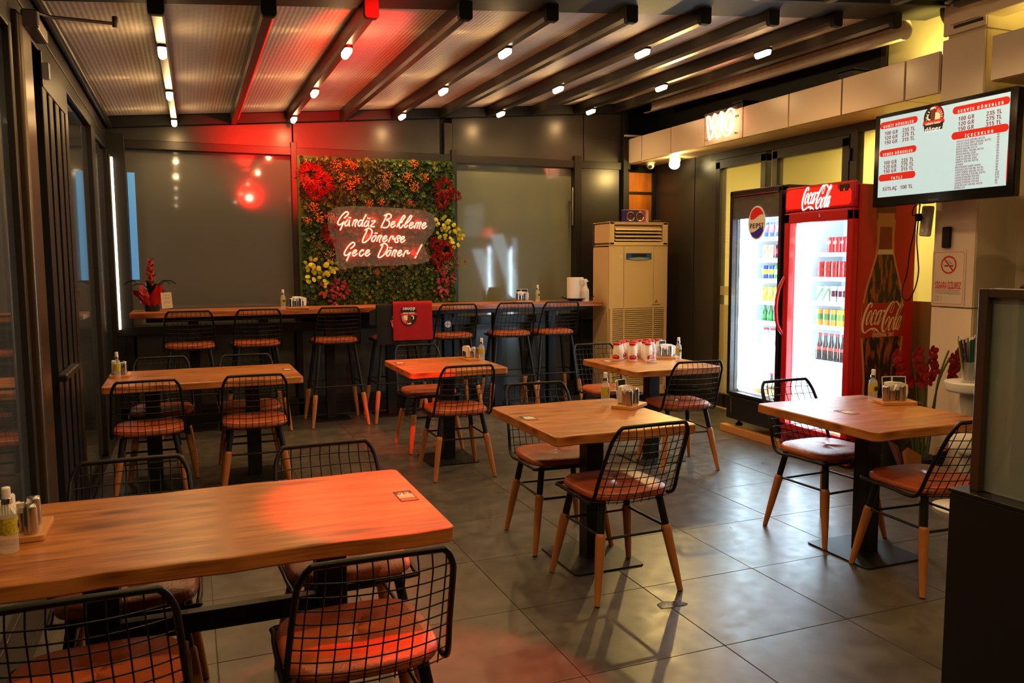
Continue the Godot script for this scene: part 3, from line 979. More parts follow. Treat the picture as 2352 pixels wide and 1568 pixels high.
func wire_chair(called: String, label: String, cat: String, seat_y: float, top_y: float, foot: float, splay: float, ring_y: float, wood_y: float, stool: bool) -> Node3D:
	var t := thing(called, label, cat)
	part("seat", cushion(0.405, 0.40, seat_y - 0.022), M.leather, t)
	var zt := 0.315
	var zb := 0.155
	var yb := seat_y - 0.032
	var frame := [Vector3(-0.165, yb, -0.195), Vector3(-0.20, yb, -0.15), Vector3(-0.205, yb, 0.02), Vector3(-0.205, yb - 0.006, zb - 0.04), Vector3(-0.204, yb + 0.02, zb + 0.012), Vector3(-0.197, lerpf(yb, top_y, 0.35), lerpf(zb, zt, 0.34)), Vector3(-0.187, lerpf(yb, top_y, 0.75), lerpf(zb, zt, 0.75)), Vector3(-0.180, top_y - 0.045, zt - 0.018), Vector3(-0.158, top_y - 0.006, zt - 0.002), Vector3(-0.12, top_y, zt)]
	var loop := frame.duplicate()
	for i in range(frame.size() - 1, -1, -1): loop.append(frame[i] * Vector3(-1, 1, 1))
	var g := G.new()
	g.tube(smooth_line(loop, true, 4), 0.0085, 8, true)
	part("back_frame", g, M.wire, t)
	var w := G.new()
	for i in 10:
		var u := lerpf(-0.86, 0.86, i / 9.0)
		var pts := []
		for k in 15: pts.append(shell_point(u, k / 14.0, top_y, yb, 0.37, 0.41, zt, zb + 0.005))
		w.tube(pts, 0.0021, 5)
	for i in 9:
		var v := lerpf(0.115, 0.98, i / 8.0)
		var pts := []
		for k in 15: pts.append(shell_point(lerpf(-0.985, 0.985, k / 14.0), v, top_y, yb, 0.37, 0.41, zt, zb + 0.005))
		w.tube(pts, 0.0021, 5)
	part("wire_grid", w, M.wire, t)
	var under := G.new()
	under.box(Vector3(0, yb - 0.002, 0), Vector3(0.30, 0.012, 0.28), 0.004)
	part("seat_plate", under, M.black, t)
	var topx := foot - splay
	for sx in [-1.0, 1.0]:
		for sz in [-1.0, 1.0]:
			var a := Vector3(sx * topx, yb - 0.006, sz * (topx - 0.005))
			var b := Vector3(sx * foot, 0.0, sz * (foot + 0.005))
			var cut := 1.0 - wood_y / a.y
			var lg := G.new()
			lg.tube([a, a.lerp(b, cut)], 0.0165, 10)
			var leg := part("leg", lg, M.black, t)
			var wl := G.new()
			var m := a.lerp(b, cut)
			wl.tube([m.lerp(b, -0.004), m.lerp(b, 0.02), m.lerp(b, 0.06), m.lerp(b, 0.55), m.lerp(b, 0.985)], [0.0175, 0.0215, 0.0225, 0.0185, 0.0125], 12)
			part("wooden_foot", wl, M.leg, leg)
			part("foot_pad", G.new().tube([m.lerp(b, 0.985), b], 0.011, 8), M.rubber, leg)
	var q := (yb - ring_y) / yb
	var rx := lerpf(topx, foot, q)
	var st := G.new()
	if stool:
		st.tube(smooth_line([Vector3(-rx - 0.02, ring_y, -rx + 0.03), Vector3(-rx - 0.02, ring_y, rx - 0.03), Vector3(-rx + 0.03, ring_y, rx + 0.02), Vector3(rx - 0.03, ring_y, rx + 0.02), Vector3(rx + 0.02, ring_y, rx - 0.03), Vector3(rx + 0.02, ring_y, -rx + 0.03), Vector3(rx - 0.03, ring_y, -rx - 0.02), Vector3(-rx + 0.03, ring_y, -rx - 0.02)], true, 3), 0.007, 6, true)
	else:
		for s in [-1.0, 1.0]:
			st.tube([Vector3(s * rx, ring_y, -rx), Vector3(s * rx, ring_y, rx)], 0.0065, 6)
			st.tube([Vector3(-rx, ring_y - 0.014, s * rx), Vector3(rx, ring_y - 0.014, s * rx)], 0.0065, 6)
	part("stretcher", st, M.black, t)
	return t

func make_tables_and_chairs() -> void:
	long_table("long wooden table at the back left in front of the bar stools", Vector3(0.09, 0, -5.80), 0.0, 21, 0.77)
	long_table("long wooden table in the left foreground with a red glow on its right end", Vector3(0.075, 0, -2.465), 0.0, 22, 0.70)
	small_table("small wooden table in front of the shirts on the stool", Vector3(1.735, 0, -5.69), 0.0, 23)
	small_table("small wooden table in the middle of the room, nearest the camera", Vector3(1.78, 0, -3.46), 0.0, 24)
	small_table("small wooden table at the right, before the red fridge", Vector3(3.085, 0, -3.00), 0.0, 25)
	small_table("small wooden table carrying the row of white milk bottles", Vector3(3.14, 0, -5.12), 0.0, 26)
	var first := wire_chair("wire_chair", "", "chair", 0.465, 0.785, 0.212, 0.068, 0.285, 0.295, false)
	first.set_meta("group", "wire chairs round the tables")
	var list := [
		[1.765, -3.165, 0.03, "wire chair nearest the camera at the middle table, its back to us"],
		[1.775, -3.80, PI - 0.04, "wire chair at the middle table on the far side, facing us"],
		[0.385, -2.10, 0.0, "wire chair in the foreground below the red-lit end of the long table"],
		[-0.24, -2.10, 0.02, "wire chair cut off by the bottom left corner of the photo"],
		[-0.205, -2.73, PI, "left wire chair on the far side of the foreground table"],
		[0.465, -2.71, PI + 0.03, "right wire chair on the far side of the foreground table"],
		[-0.25, -5.42, 0.02, "left wire chair on the near side of the back left table"],
		[0.37, -5.42, -0.03, "right wire chair on the near side of the back left table"],
		[-0.195, -6.07, PI, "left wire chair tucked in behind the back left table"],
		[0.385, -5.99, PI, "right wire chair tucked in behind the back left table"],
		[1.70, -5.31, -0.02, "wire chair on the near side of the table before the shirts"],
		[1.745, -6.16, PI + 0.02, "wire chair behind the table before the shirts, under the red shirt"],
		[3.125, -2.685, -0.06, "wire chair at the right table on the near side, partly behind the counter"],
		[3.14, -3.33, PI + 0.05, "wire chair at the right table on the far side, before the red fridge"],
		[3.225, -4.875, -0.12, "wire chair on the near side of the milk bottle table"],
		[3.085, -5.62, PI - 0.04, "wire chair behind the milk bottle table, beside the air conditioner"]]
	for i in list.size():
		var c: Array = list[i]
		if i == 0:
			first.position = Vector3(c[0], 0, c[1]); first.rotation.y = c[2]; first.set_meta("label", c[3])
		else:
			dup(first, "wire_chair", c[3], Vector3(c[0], 0, c[1]), c[2])

func make_stools() -> void:
	var first := wire_chair("bar_stool", "", "stool", 0.775, 1.075, 0.25, 0.095, 0.365, 0.295, true)
	first.set_meta("group", "wire stools along the bar counter")
	var list := [
		[0.005, 0.0, "bar stool below the potted red plant, leftmost of the row"],
		[0.545, 0.03, "second bar stool from the left, before the left window"],
		[1.235, 0.0, "bar stool directly left of the one with the shirts"],
		[1.80, 0.0, "bar stool with a black and a red shirt hung over its back"],
		[2.345, -0.04, "bar stool directly right of the one with the shirts"],
		[2.955, -0.14, "second bar stool from the right end of the counter"],
		[3.425, -0.10, "bar stool below the paper roll, rightmost of the row"]]
	for i in list.size():
		var c: Array = list[i]
		var p := Vector3(c[0], 0, -7.47)
		if i == 0:
			first.position = p; first.rotation.y = c[1]; first.set_meta("label", c[2])
		else:
			dup(first, "bar_stool", c[2], p, c[1])

func make_bar() -> void:
	var t := thing("bar_counter", "long live-edge wooden bar counter under the planted wall", "counter", Vector3(1.765, 0, -7.66))
	var p := PackedVector2Array()
	var w := 2.22
	for i in 48:
		var x := lerpf(-w, w, i / 47.0)
		p.append(Vector2(x, -0.255 + 0.008 * sin(x * 7.0) + 0.006 * sin(x * 17.0 + 1.0)))
	p.append(Vector2(w + 0.015, -0.1)); p.append(Vector2(w, 0.24)); p.append(Vector2(-w, 0.24))
	part("counter_top", G.new().prism(p, 0.0, 0.05, Transform3D(Basis(Vector3.RIGHT, -PI / 2), Vector3(0, 1.010, 0)), 0.006), M.counter, t)
	for x in [0.04, 0.63, 1.22, 1.80, 2.37, 2.90, 3.50]:
		part("post", G.new().box(Vector3(x - 1.765, 0.51, 0), Vector3(0.085, 1.0, 0.085), 0.003), M.black, t)
		part("base_plate", G.new().prism(round_rect(0.34, 0.30, 0.02), 0.0, 0.009, Transform3D(Basis(Vector3.RIGHT, -PI / 2), Vector3(x - 1.765, 0, 0.0)), 0.002), M.black, t)
	part("rear_rail", G.new().box(Vector3(0, 0.985, 0.10), Vector3(4.2, 0.04, 0.03), 0.003), M.black, t)
	var s := G.new()
	s.prism(disc(0.032, 0.034, 20), 0.0, 0.002, at3(2.37 - 1.765, 0.86, 0.043))
	part("sticker", s, M.white, t, "small round white sticker on a post")
	var r := thing("cable_box", "small grey cable box on the rail under the counter", "box", Vector3(3.62, 0.93, -7.92))
	part("box_body", G.new().box(Vector3(0, 0, 0), Vector3(0.16, 0.07, 0.05), 0.006), mat(Color(0.6, 0.6, 0.6), 0.5), r)
	part("box_lid", G.new().box(Vector3(0, 0, 0.027), Vector3(0.14, 0.055, 0.006), 0.002), M.white, r)

# ---------------------------------------------------------------- planted wall and neon
func leaf(g: G, at: Vector3, dir: Vector3, up: Vector3, l: float, w: float) -> void:
	var s := dir.cross(up).normalized() * w * 0.5
	var m := at + dir * l * 0.45 + up * l * 0.10
	var tip := at + dir * l - up * l * 0.05
	g.flat(at, m + s, tip, up); g.flat(at, tip, m - s, up)

func round_leaf(g: G, at: Vector3, dir: Vector3, up: Vector3, l: float, w: float) -> void:
	var s := dir.cross(up).normalized()
	var mid := at + dir * l * 0.55 + up * l * 0.08
	var ring := []
	for k in 8:
		var a := TAU * k / 8.0
		ring.append(at + dir * l * (0.55 - 0.5 * cos(a)) + s * w * 0.5 * sin(a))
	for k in 8: g.flat(mid, ring[k], ring[(k + 1) % 8], up)

func sprig(kind: int, sd: int) -> G:
	var g := G.new()
	rng.seed = sd
	var n: int = [46, 30, 34, 9, 11, 26][kind]
	for i in n:
		var a := rng.randf() * TAU
		var r := sqrt(rng.randf())
		var p := Vector3(cos(a) * r * 0.07, sin(a) * r * 0.07, 0.02 + 0.04 * (1.0 - r) + rng.randf() * 0.02)
		var d := Vector3(cos(a) + rng.randf_range(-0.5, 0.5), sin(a) + rng.randf_range(-0.5, 0.5), rng.randf_range(0.1, 0.7)).normalized()
		var up := Vector3(rng.randf_range(-0.4, 0.4), rng.randf_range(-0.4, 0.4), 1).normalized()
		up = (up - d * d.dot(up)).normalized()
		var t := rng.randf()
		match kind:
			0:
				g.tint = Color(0.42, 0.05, 0.06).lerp(Color(0.68, 0.14, 0.10), t)
				for k in 3: leaf(g, p, d.rotated(up, (k - 1) * 0.7), up, rng.randf_range(0.035, 0.06), 0.012)
			1:
				g.tint = Color(0.86, 0.30, 0.05).lerp(Color(0.95, 0.50, 0.10), t)
				g.lathe([Vector2(0.001, -0.008), Vector2(0.009, 0), Vector2(0.001, 0.008)], 5, p * Vector3(1, 1, 1.2))
				if i % 3 == 0: g.tube([Vector3(0, 0, 0.0), p], 0.0015, 3)
			2:
				g.tint = Color(0.72, 0.42, 0.30).lerp(Color(0.85, 0.60, 0.42), t)
				g.lathe([Vector2(0.001, -0.006), Vector2(0.0065, 0), Vector2(0.001, 0.006)], 5, p)
				if i % 3 == 0: g.tube([Vector3(0, 0, 0.0), p], 0.0013, 3)
			3:
				g.tint = Color(0.52, 0.58, 0.12).lerp(Color(0.90, 0.80, 0.22), t)
				round_leaf(g, p, d, up, rng.randf_range(0.055, 0.085), 0.055)
			4:
				g.tint = Color(0.38, 0.05, 0.10).lerp(Color(0.62, 0.12, 0.16), t)
				round_leaf(g, p, d, up, rng.randf_range(0.06, 0.095), 0.04)
			5:
				g.tint = Color(0.55, 0.35, 0.10).lerp(Color(0.66, 0.50, 0.20), t)
				g.lathe([Vector2(0.001, -0.005), Vector2(0.006, 0), Vector2(0.001, 0.005)], 5, p)
				g.tube([Vector3(0, 0, 0.0), p], 0.0012, 3)
	return g

func make_plant_wall() -> void:
	var t := thing("plant_wall", "square artificial plant wall of green leaves with red, orange and yellow sprigs behind the neon lettering", "plant wall", Vector3(1.78, 1.01, -7.93))
	part("green_board", G.new().box(Vector3(0, 0.735, -0.02), Vector3(1.55, 1.46, 0.05), 0.004), mat(Color(0.24, 0.34, 0.10), 0.7), t)
	# boxwood: thousands of small leaves nobody could count
	var bud := G.new()
	rng.seed = 77
	for i in 5:
		var a := TAU * i / 5.0
		var d := Vector3(cos(a), sin(a), 0.55).normalized()
		var up := Vector3(-cos(a) * 0.5, -sin(a) * 0.5, 1).normalized()
		leaf(bud, Vector3.ZERO, d, up, 0.024, 0.014)
	var mm := MultiMesh.new()
	mm.transform_format = MultiMesh.TRANSFORM_3D
	mm.use_colors = true
	mm.mesh = bud.mesh()
	var count := 8200
	mm.instance_count = count
	for i in count:
		var p := Vector3(rng.randf_range(-0.745, 0.755), rng.randf_range(0.005, 1.452), rng.randf_range(0.0, 0.05))
		var b := Basis(Vector3(rng.randf_range(-1, 1), rng.randf_range(-1, 1), 0.01).normalized(), rng.randf_range(-0.9, 0.9)) * Basis(Vector3.BACK, rng.randf() * TAU)
		mm.set_instance_transform(i, Transform3D(b.scaled(Vector3.ONE * rng.randf_range(0.75, 1.4)), p))
		var q := rng.randf()
		var c := Color(0.10, 0.20, 0.04).lerp(Color(0.36, 0.46, 0.10), q * q * 1.1)
		if rng.randf() < 0.06: c = Color(0.50, 0.42, 0.12)
		mm.set_instance_color(i, c.srgb_to_linear())
	var mi := MultiMeshInstance3D.new()
	mi.name = "small_leaves"
	mi.multimesh = mm
	var lm := mat(Color.WHITE, 0.5)
	lm.vertex_color_use_as_albedo = true
	mi.material_override = lm
	t.add_child(mi)
	stuff(mi)
	var names := ["red_sprig", "orange_sprig", "pink_sprig", "yellow_sprig", "burgundy_sprig", "olive_sprig"]
	var meshes := []
	for k in 6: meshes.append([sprig(k, 300 + k).mesh(true), sprig(k, 400 + k).mesh(true)])
	var spots := {
		0: [[-0.66, 1.27, 1.5], [-0.56, 1.20, 1.3], [-0.62, 1.12, 0.9], [0.64, 1.20, 1.2], [0.62, 1.06, 0.9], [0.77, 1.12, 0.7], [-0.47, 0.73, 1.3], [-0.40, 0.63, 0.9], [0.56, 0.64, 0.9], [0.64, 0.58, 1.2], [0.57, 0.50, 0.9]],
		1: [[-0.42, 1.38, 0.9], [-0.31, 1.40, 0.8], [-0.25, 1.38, 0.7], [-0.37, 1.28, 0.7], [-0.29, 1.19, 0.9], [-0.22, 1.25, 0.7], [0.34, 1.42, 0.8], [0.27, 1.29, 0.9], [0.34, 1.20, 0.9], [0.45, 1.29, 0.8], [-0.64, 0.98, 0.8], [-0.58, 0.88, 0.9], [-0.49, 0.89, 0.8], [-0.70, 0.85, 0.7], [-0.11, 1.03, 0.7], [0.01, 1.05, 0.6], [-0.45, 0.86, 0.7], [0.30, 1.05, 0.5], [-0.05, 0.36, 0.5]],
		2: [[0.05, 1.30, 1.1], [0.04, 1.20, 0.9], [-0.49, 0.53, 1.1], [0.66, 0.42, 0.9], [0.64, 0.51, 0.7], [0.63, 0.38, 0.7]],
		3: [[-0.58, 0.40, 1.3], [-0.69, 0.44, 0.9], [-0.67, 0.34, 1.0], [-0.48, 0.43, 0.8], [-0.57, 0.31, 0.9], [0.63, 0.86, 1.0], [0.71, 0.80, 1.0], [0.61, 0.73, 0.9], [0.77, 0.67, 1.0], [0.81, 0.75, 0.7], [0.69, 0.72, 0.8]],
		4: [[-0.53, 0.21, 1.1], [-0.44, 0.25, 0.9], [-0.44, 0.09, 0.9], [-0.37, 0.19, 0.8], [0.58, 0.34, 0.9], [0.62, 0.21, 1.0], [0.68, 0.32, 0.9], [0.60, 0.15, 0.8]],
		5: [[0.77, 0.50, 1.0], [0.86, 0.46, 0.9], [-0.62, 0.62, 0.8], [0.79, 0.43, 0.7]]}
	var z := 0
	for k in spots:
		for q in spots[k]:
			var s := part(names[k], meshes[k][z % 2], M.green_leaf, t)
			s.transform = Transform3D(Basis(Vector3.BACK, z * 2.1).scaled(Vector3.ONE * (q[2] * (0.72 if k == 3 or k == 4 else 0.88))), Vector3(q[0], q[1], 0.04))
			z += 1
	make_neon()

# single-stroke slanted letters of the neon sign; height 1 is a small letter
func neon_letter(ch: String) -> Array:
	match ch:
		"G": return [[Vector2(1.0, 1.14), Vector2(1.45, 1.5), Vector2(1.66, 1.85), Vector2(1.36, 2.1), Vector2(0.69, 1.5), Vector2(0.13, 0.6), Vector2(0.1, 0.2), Vector2(0.4, 0.12), Vector2(1.03, 0.6)], [Vector2(1.03, 0.6), Vector2(0.8, 0.2), Vector2(0.39, -0.72)]]
		"u": return [[Vector2(0.51, 0.94), Vector2(0.1, 0.43), Vector2(0.07, 0.09), Vector2(0.31, 0.02), Vector2(0.58, 0.32), Vector2(0.78, 0.9)], [Vector2(0.78, 0.9), Vector2(0.68, 0.43), Vector2(0.65, 0.12), Vector2(0.75, -0.05)], [Vector2(0.68, 1.34), Vector2(0.62, 1.18)], [Vector2(0.92, 1.32), Vector2(0.86, 1.16)]]
		"n": return [[Vector2(0.07, 0.02), Vector2(0.27, 0.6), Vector2(0.44, 0.97)], [Vector2(0.36, 0.72), Vector2(0.65, 0.97), Vector2(0.85, 0.83), Vector2(0.61, 0.53), Vector2(0.51, 0.19), Vector2(0.51, -0.13)]]
		"d": return [[Vector2(0.68, 0.94), Vector2(0.34, 0.87), Vector2(0.07, 0.43), Vector2(0.1, 0.12), Vector2(0.27, 0.02), Vector2(0.51, 0.29), Vector2(0.82, 0.94)], [Vector2(1.29, 1.82), Vector2(1.02, 1.28), Vector2(0.71, 0.6), Vector2(0.65, 0.15), Vector2(0.68, -0.08)]]
		"z": return [[Vector2(0.31, 0.83), Vector2(0.9, 0.9), Vector2(0.12, 0.05), Vector2(0.75, 0.03)]]
		"B": return [[Vector2(0.58, 1.84), Vector2(1.09, 2.1), Vector2(1.46, 2.1), Vector2(1.67, 1.84), Vector2(1.46, 1.46), Vector2(0.92, 1.22), Vector2(1.33, 0.99), Vector2(1.33, 0.51), Vector2(0.99, 0.07), Vector2(0.58, 0), Vector2(0.31, 0.07)], [Vector2(0.99, 1.94), Vector2(0.68, 1.29), Vector2(0.31, 0.58), Vector2(0.07, 0)]]
		"e": return [[Vector2(0.27, 0.37), Vector2(0.65, 0.68), Vector2(0.63, 0.88), Vector2(0.37, 0.82), Vector2(0.1, 0.41), Vector2(0.14, 0.07), Vector2(0.37, 0), Vector2(0.8, 0.37)]]
		"k": return [[Vector2(0.03, 0.03), Vector2(0.37, 0.71), Vector2(0.71, 1.29), Vector2(1.16, 1.87), Vector2(1.33, 1.67), Vector2(1.02, 1.22), Vector2(0.62, 0.8)], [Vector2(0.95, 0.85), Vector2(0.51, 0.68), Vector2(0.41, 0.4), Vector2(0.43, 0.03), Vector2(0.65, -0.07), Vector2(1.05, 0.41)]]
		"l": return [[Vector2(0.24, 0.58), Vector2(0.75, 0.99), Vector2(1.18, 1.67), Vector2(1.02, 1.87), Vector2(0.68, 1.39), Vector2(0.1, 0.44), Vector2(0.07, 0.1), Vector2(0.27, 0.03), Vector2(0.55, 0.41)]]
		"m": return [[Vector2(0.07, 0), Vector2(0.27, 0.58), Vector2(0.44, 0.92)], [Vector2(0.34, 0.68), Vector2(0.54, 0.95), Vector2(0.75, 0.88), Vector2(0.61, 0.51), Vector2(0.44, 0.03)], [Vector2(0.75, 0.78), Vector2(1.02, 0.99), Vector2(1.16, 0.85), Vector2(0.95, 0.51), Vector2(0.85, 0.17), Vector2(0.88, -0.1)]]
		"D": return [[Vector2(0.54, 1.84), Vector2(0.92, 2.07), Vector2(1.26, 2.11), Vector2(1.6, 1.77), Vector2(1.53, 1.22), Vector2(1.19, 0.58), Vector2(0.58, 0.03), Vector2(0.24, -0.03), Vector2(0.14, 0.14), Vector2(0.34, 0.71), Vector2(0.68, 1.39), Vector2(0.88, 1.9)]]
		"o": return [[Vector2(0.54, 0.95), Vector2(0.17, 0.61), Vector2(0.03, 0.27), Vector2(0.14, 0.03), Vector2(0.37, 0.1), Vector2(0.68, 0.61), Vector2(0.71, 0.88), Vector2(0.54, 0.95)], [Vector2(0.61, 1.39), Vector2(0.55, 1.23)], [Vector2(0.88, 1.39), Vector2(0.80, 1.21)]]
		"r": return [[Vector2(0.07, 0), Vector2(0.27, 0.54), Vector2(0.51, 0.95)], [Vector2(0.34, 0.68), Vector2(0.58, 0.92), Vector2(0.83, 0.88), Vector2(0.71, 0.61), Vector2(0.85, 0.46), Vector2(1.16, 0.65)]]
		"s": return [[Vector2(0.03, 0.51), Vector2(0, 0.14), Vector2(0.24, -0.03), Vector2(0.51, 0.14), Vector2(0.36, 0.58), Vector2(0.34, 0.85), Vector2(0.68, 1.02), Vector2(0.88, 0.85), Vector2(0.72, 0.65), Vector2(0.5, 0.6)]]
		"c": return [[Vector2(0.62, 0.70), Vector2(0.68, 0.93), Vector2(0.40, 0.85), Vector2(0.1, 0.41), Vector2(0.14, 0.07), Vector2(0.37, 0), Vector2(0.8, 0.35)]]
	return [[Vector2(1.25, 1.87), Vector2(0.8, 1.05), Vector2(0.4, 0.28)], [Vector2(0.32, 0.1), Vector2(0.1, -0.3)]]

func make_neon() -> void:
	var t := thing("neon_sign", "red neon handwriting sign on clear acrylic before the plant wall", "neon sign", Vector3(1.338, 1.50, -7.80))
	# letter, sideways and upwards in units of one small letter (0.0643 m by 0.0622 m)
	var words := [
		["first_line", [["G", 0.13, 5.12], ["u", 1.20, 5.08], ["n", 2.25, 5.06], ["d", 3.13, 5.05], ["u", 4.05, 5.02], ["z", 4.91, 5.0]]],
		["first_line", [["B", 6.57, 4.86], ["e", 8.07, 4.95], ["k", 9.03, 4.94], ["l", 10.2, 4.93], ["e", 10.92, 4.84], ["m", 11.71, 4.8], ["e", 12.91, 4.82]]],
		["second_line", [["D", 3.65, 2.61], ["o", 5.15, 2.71], ["n", 5.87, 2.70], ["e", 6.77, 2.70], ["r", 7.67, 2.63], ["s", 8.72, 2.63], ["e", 9.51, 2.63]]],
		["third_line", [["G", 0.97, 0.48], ["e", 2.17, 0.52], ["c", 3.19, 0.50], ["e", 4.09, 0.52]]],
		["third_line", [["D", 5.97, 0.30], ["o", 7.35, 0.46], ["n", 8.12, 0.46], ["e", 9.03, 0.48], ["r", 9.88, 0.38], ["!", 11.69, 0.42]]]]
	for w in words:
		var g := G.new()
		var core := G.new()
		for q in w[1]:
			for st in neon_letter(q[0]):
				var pts := []
				for p in smooth_line(st, false, 4): pts.append(Vector3((q[1] + p.x) * 0.0643, (q[2] + p.y) * 0.0622, 0.0))
				g.tube(pts, 0.0066, 6)
				var fr := []
				for p in pts: fr.append(p + Vector3(0, 0, 0.0042))
				core.tube(fr, 0.0042, 5)
		var tube := part("neon_tube", g, M.neon, t)
		part("tube_core", core, M.neon_core, tube)
	# clear acrylic plate behind the letters, cut to a soft outline
	var o := PackedVector2Array()
	for p in smooth_line([Vector2(-0.08, 0.36), Vector2(0.02, 0.49), Vector2(0.45, 0.50), Vector2(0.92, 0.46), Vector2(0.97, 0.30), Vector2(0.86, 0.14), Vector2(0.90, -0.02), Vector2(0.60, -0.06), Vector2(0.20, -0.07), Vector2(0.02, -0.09), Vector2(-0.02, 0.10)], true, 5): o.append(p)
	part("acrylic_plate", G.new().prism(o, -0.014, -0.009), M.glass, t)
	var wires := G.new()
	for q in [[Vector3(0.36, 0.38, -0.005), Vector3(0.43, 0.385, -0.005)], [Vector3(0.28, 0.07, -0.005), Vector3(0.39, 0.14, -0.005)], [Vector3(0.70, 0.07, -0.005), Vector3(0.80, 0.12, -0.005)], [Vector3(0.13, 0.14, -0.005), Vector3(0.24, 0.19, -0.005)], [Vector3(0.44, 0.32, -0.005), Vector3(0.43, 0.18, -0.005)]]: wires.tube(q, 0.0012, 4)
	part("sign_wire", wires, mat(Color(0.8, 0.35, 0.3), 0.4), t)
	for p in [[0.12, 0.37], [0.36, 0.38], [0.60, 0.37], [0.80, 0.36], [0.30, 0.22], [0.55, 0.21], [0.15, 0.05], [0.48, 0.06], [0.76, 0.06]]:
		omni(t, Vector3(p[0], p[1], 0.03), Color(1.0, 0.09, 0.05), NEON_E, 0.03)

const NEON_E := 0.014

# ---------------------------------------------------------------- air conditioner
func make_air_conditioner() -> void:
	var t := thing("air_conditioner", "tall cream floor-standing air conditioner in the corner, with slatted grille and blue display", "air conditioner", Vector3(4.372, 0, -7.54))
	var f := 0.18
	var b := G.new()
	b.box(Vector3(0, 0.845, -0.01), Vector3(0.70, 1.54, 0.34), 0.008)
	b.box(Vector3(0, 1.75, -0.16), Vector3(0.70, 0.24, 0.04), 0.004)
	for s in [-1.0, 1.0]: b.box(Vector3(s * 0.318, 1.75, 0.0), Vector3(0.064, 0.24, 0.36), 0.008)
	b.box(Vector3(0, 1.855, 0.0), Vector3(0.70, 0.03, 0.36), 0.008)
	b.box(Vector3(0, 1.645, 0.0), Vector3(0.70, 0.04, 0.36), 0.008)
	part("body", b, M.cream, t)
	part("outlet_throat", G.new().box(Vector3(0, 1.75, -0.02), Vector3(0.57, 0.19, 0.20)), M.void, t)
	# bevelled rim round the outlet
	var r := G.new()
	var ou := [Vector3(-0.345, 1.868, f + 0.003), Vector3(0.345, 1.868, f + 0.003), Vector3(0.345, 1.632, f + 0.003), Vector3(-0.345, 1.632, f + 0.003)]
	var inn := [Vector3(-0.285, 1.838, f - 0.03), Vector3(0.285, 1.838, f - 0.03), Vector3(0.285, 1.662, f - 0.03), Vector3(-0.285, 1.662, f - 0.03)]
	for k in 4: r.quad(ou[k], ou[(k + 1) % 4], inn[(k + 1) % 4], inn[k], Vector3.BACK)
	part("outlet_rim", r, M.cream_dark, t)
	for k in 4:
		var y := 1.80 - 0.038 * k
		var l := G.new()
		var rows := []
		for q in [[-0.018, 0.028], [0.0, 0.012], [0.016, -0.008]]:
			var hh: float = q[1] * (1.25 if k == 0 else 0.55)
			rows.append(PackedVector3Array([Vector3(-0.275, y + hh, f - 0.02 + q[0]), Vector3(0.275, y + hh, f - 0.02 + q[0])]))
		l.grid(rows)
		rows.reverse()
		var low := []
		for q in rows: low.append(PackedVector3Array([q[0] - Vector3(0, 0.005, 0), q[1] - Vector3(0, 0.005, 0)]))
		l.grid(low)
		l.quad(rows[0][0], rows[0][1], low[0][1], low[0][0], Vector3.BACK)
		part("louver", l, M.cream, t)
	for k in 7: part("vane", G.new().box(Vector3(-0.24 + 0.08 * k, 1.75, f - 0.07), Vector3(0.004, 0.16, 0.03)), M.rubber, t)
	var front := G.new()
	front.box(Vector3(0.0, 1.302, f - 0.006), Vector3(0.352, 0.645, 0.014), 0.003)
	for s in [-1.0, 1.0]: front.box(Vector3(s * 0.264, 1.302, f - 0.006), Vector3(0.170, 0.645, 0.012), 0.003)
	part("front_panel", front, M.cream, t)
	# display
	var d := G.new()
	var outline := PackedVector2Array([Vector2(-0.152, 0.034), Vector2(0.148, 0.034), Vector2(0.148, -0.028), Vector2(0.10, -0.037), Vector2(0.0, -0.043), Vector2(-0.10, -0.037), Vector2(-0.152, -0.028)])
	d.prism(outline, 0, 0.006, at3(0, 1.517, f + 0.001), 0.002)
	var dp := part("display", d, mat(Color(0.10, 0.30, 0.62), 0.3), t, "blue control display")
	part("screen", G.new().box(Vector3(0, 1.528, f + 0.008), Vector3(0.17, 0.034, 0.002)), M.void, dp)
	var keys := G.new()
	keys.prism(PackedVector2Array([Vector2(-0.13, -0.012), Vector2(0.0, -0.001), Vector2(0.13, -0.012), Vector2(0.1, -0.027), Vector2(0, -0.033), Vector2(-0.1, -0.027)]), 0.007, 0.009, at3(0, 1.510, f))
	part("keypad", keys, mat(Color(0.55, 0.62, 0.66), 0.4), dp)
	part("status_light", G.new().box(Vector3(-0.21, 1.52, f + 0.001), Vector3(0.006, 0.006, 0.004)), glow(Color(1, 0.9, 0.7), 1.0), t)
	# lower grille
	part("grille_recess", G.new().box(Vector3(0, 0.54, f - 0.012), Vector3(0.64, 0.83, 0.02)), M.void, t)
	var s := G.new()
	for k in 41: s.box(Vector3(0, 0.965 - 0.0208 * k, f - 0.003), Vector3(0.64, 0.0135, 0.012), 0.002, Basis(Vector3.RIGHT, 0.35))
	stuff(part("grille_slats", s, M.cream, t))
	var gf := G.new()
	for x in [-0.325, -0.176, 0.176, 0.325]: gf.box(Vector3(x, 0.54, f + 0.001), Vector3(0.014 if absf(x) < 0.2 else 0.032, 0.88, 0.014), 0.002)
	gf.box(Vector3(0, 0.104, f + 0.001), Vector3(0.66, 0.09, 0.014), 0.003)
	part("grille_frame", gf, M.cream, t)
	# three small red diamonds and the lettering under them
	var e := G.new()
	for a in [90.0, 210.0, 330.0]:
		var dir := Vector2.from_angle(deg_to_rad(a)) * 0.022
		var side := Vector2(-dir.y, dir.x) * 0.58
		e.prism(PackedVector2Array([Vector2.ZERO, dir * 0.5 - side * 0.5, dir, dir * 0.5 + side * 0.5]), 0.0, 0.002, at3(0.215, 1.045, f + 0.001))
	part("emblem", e, M.red, t)
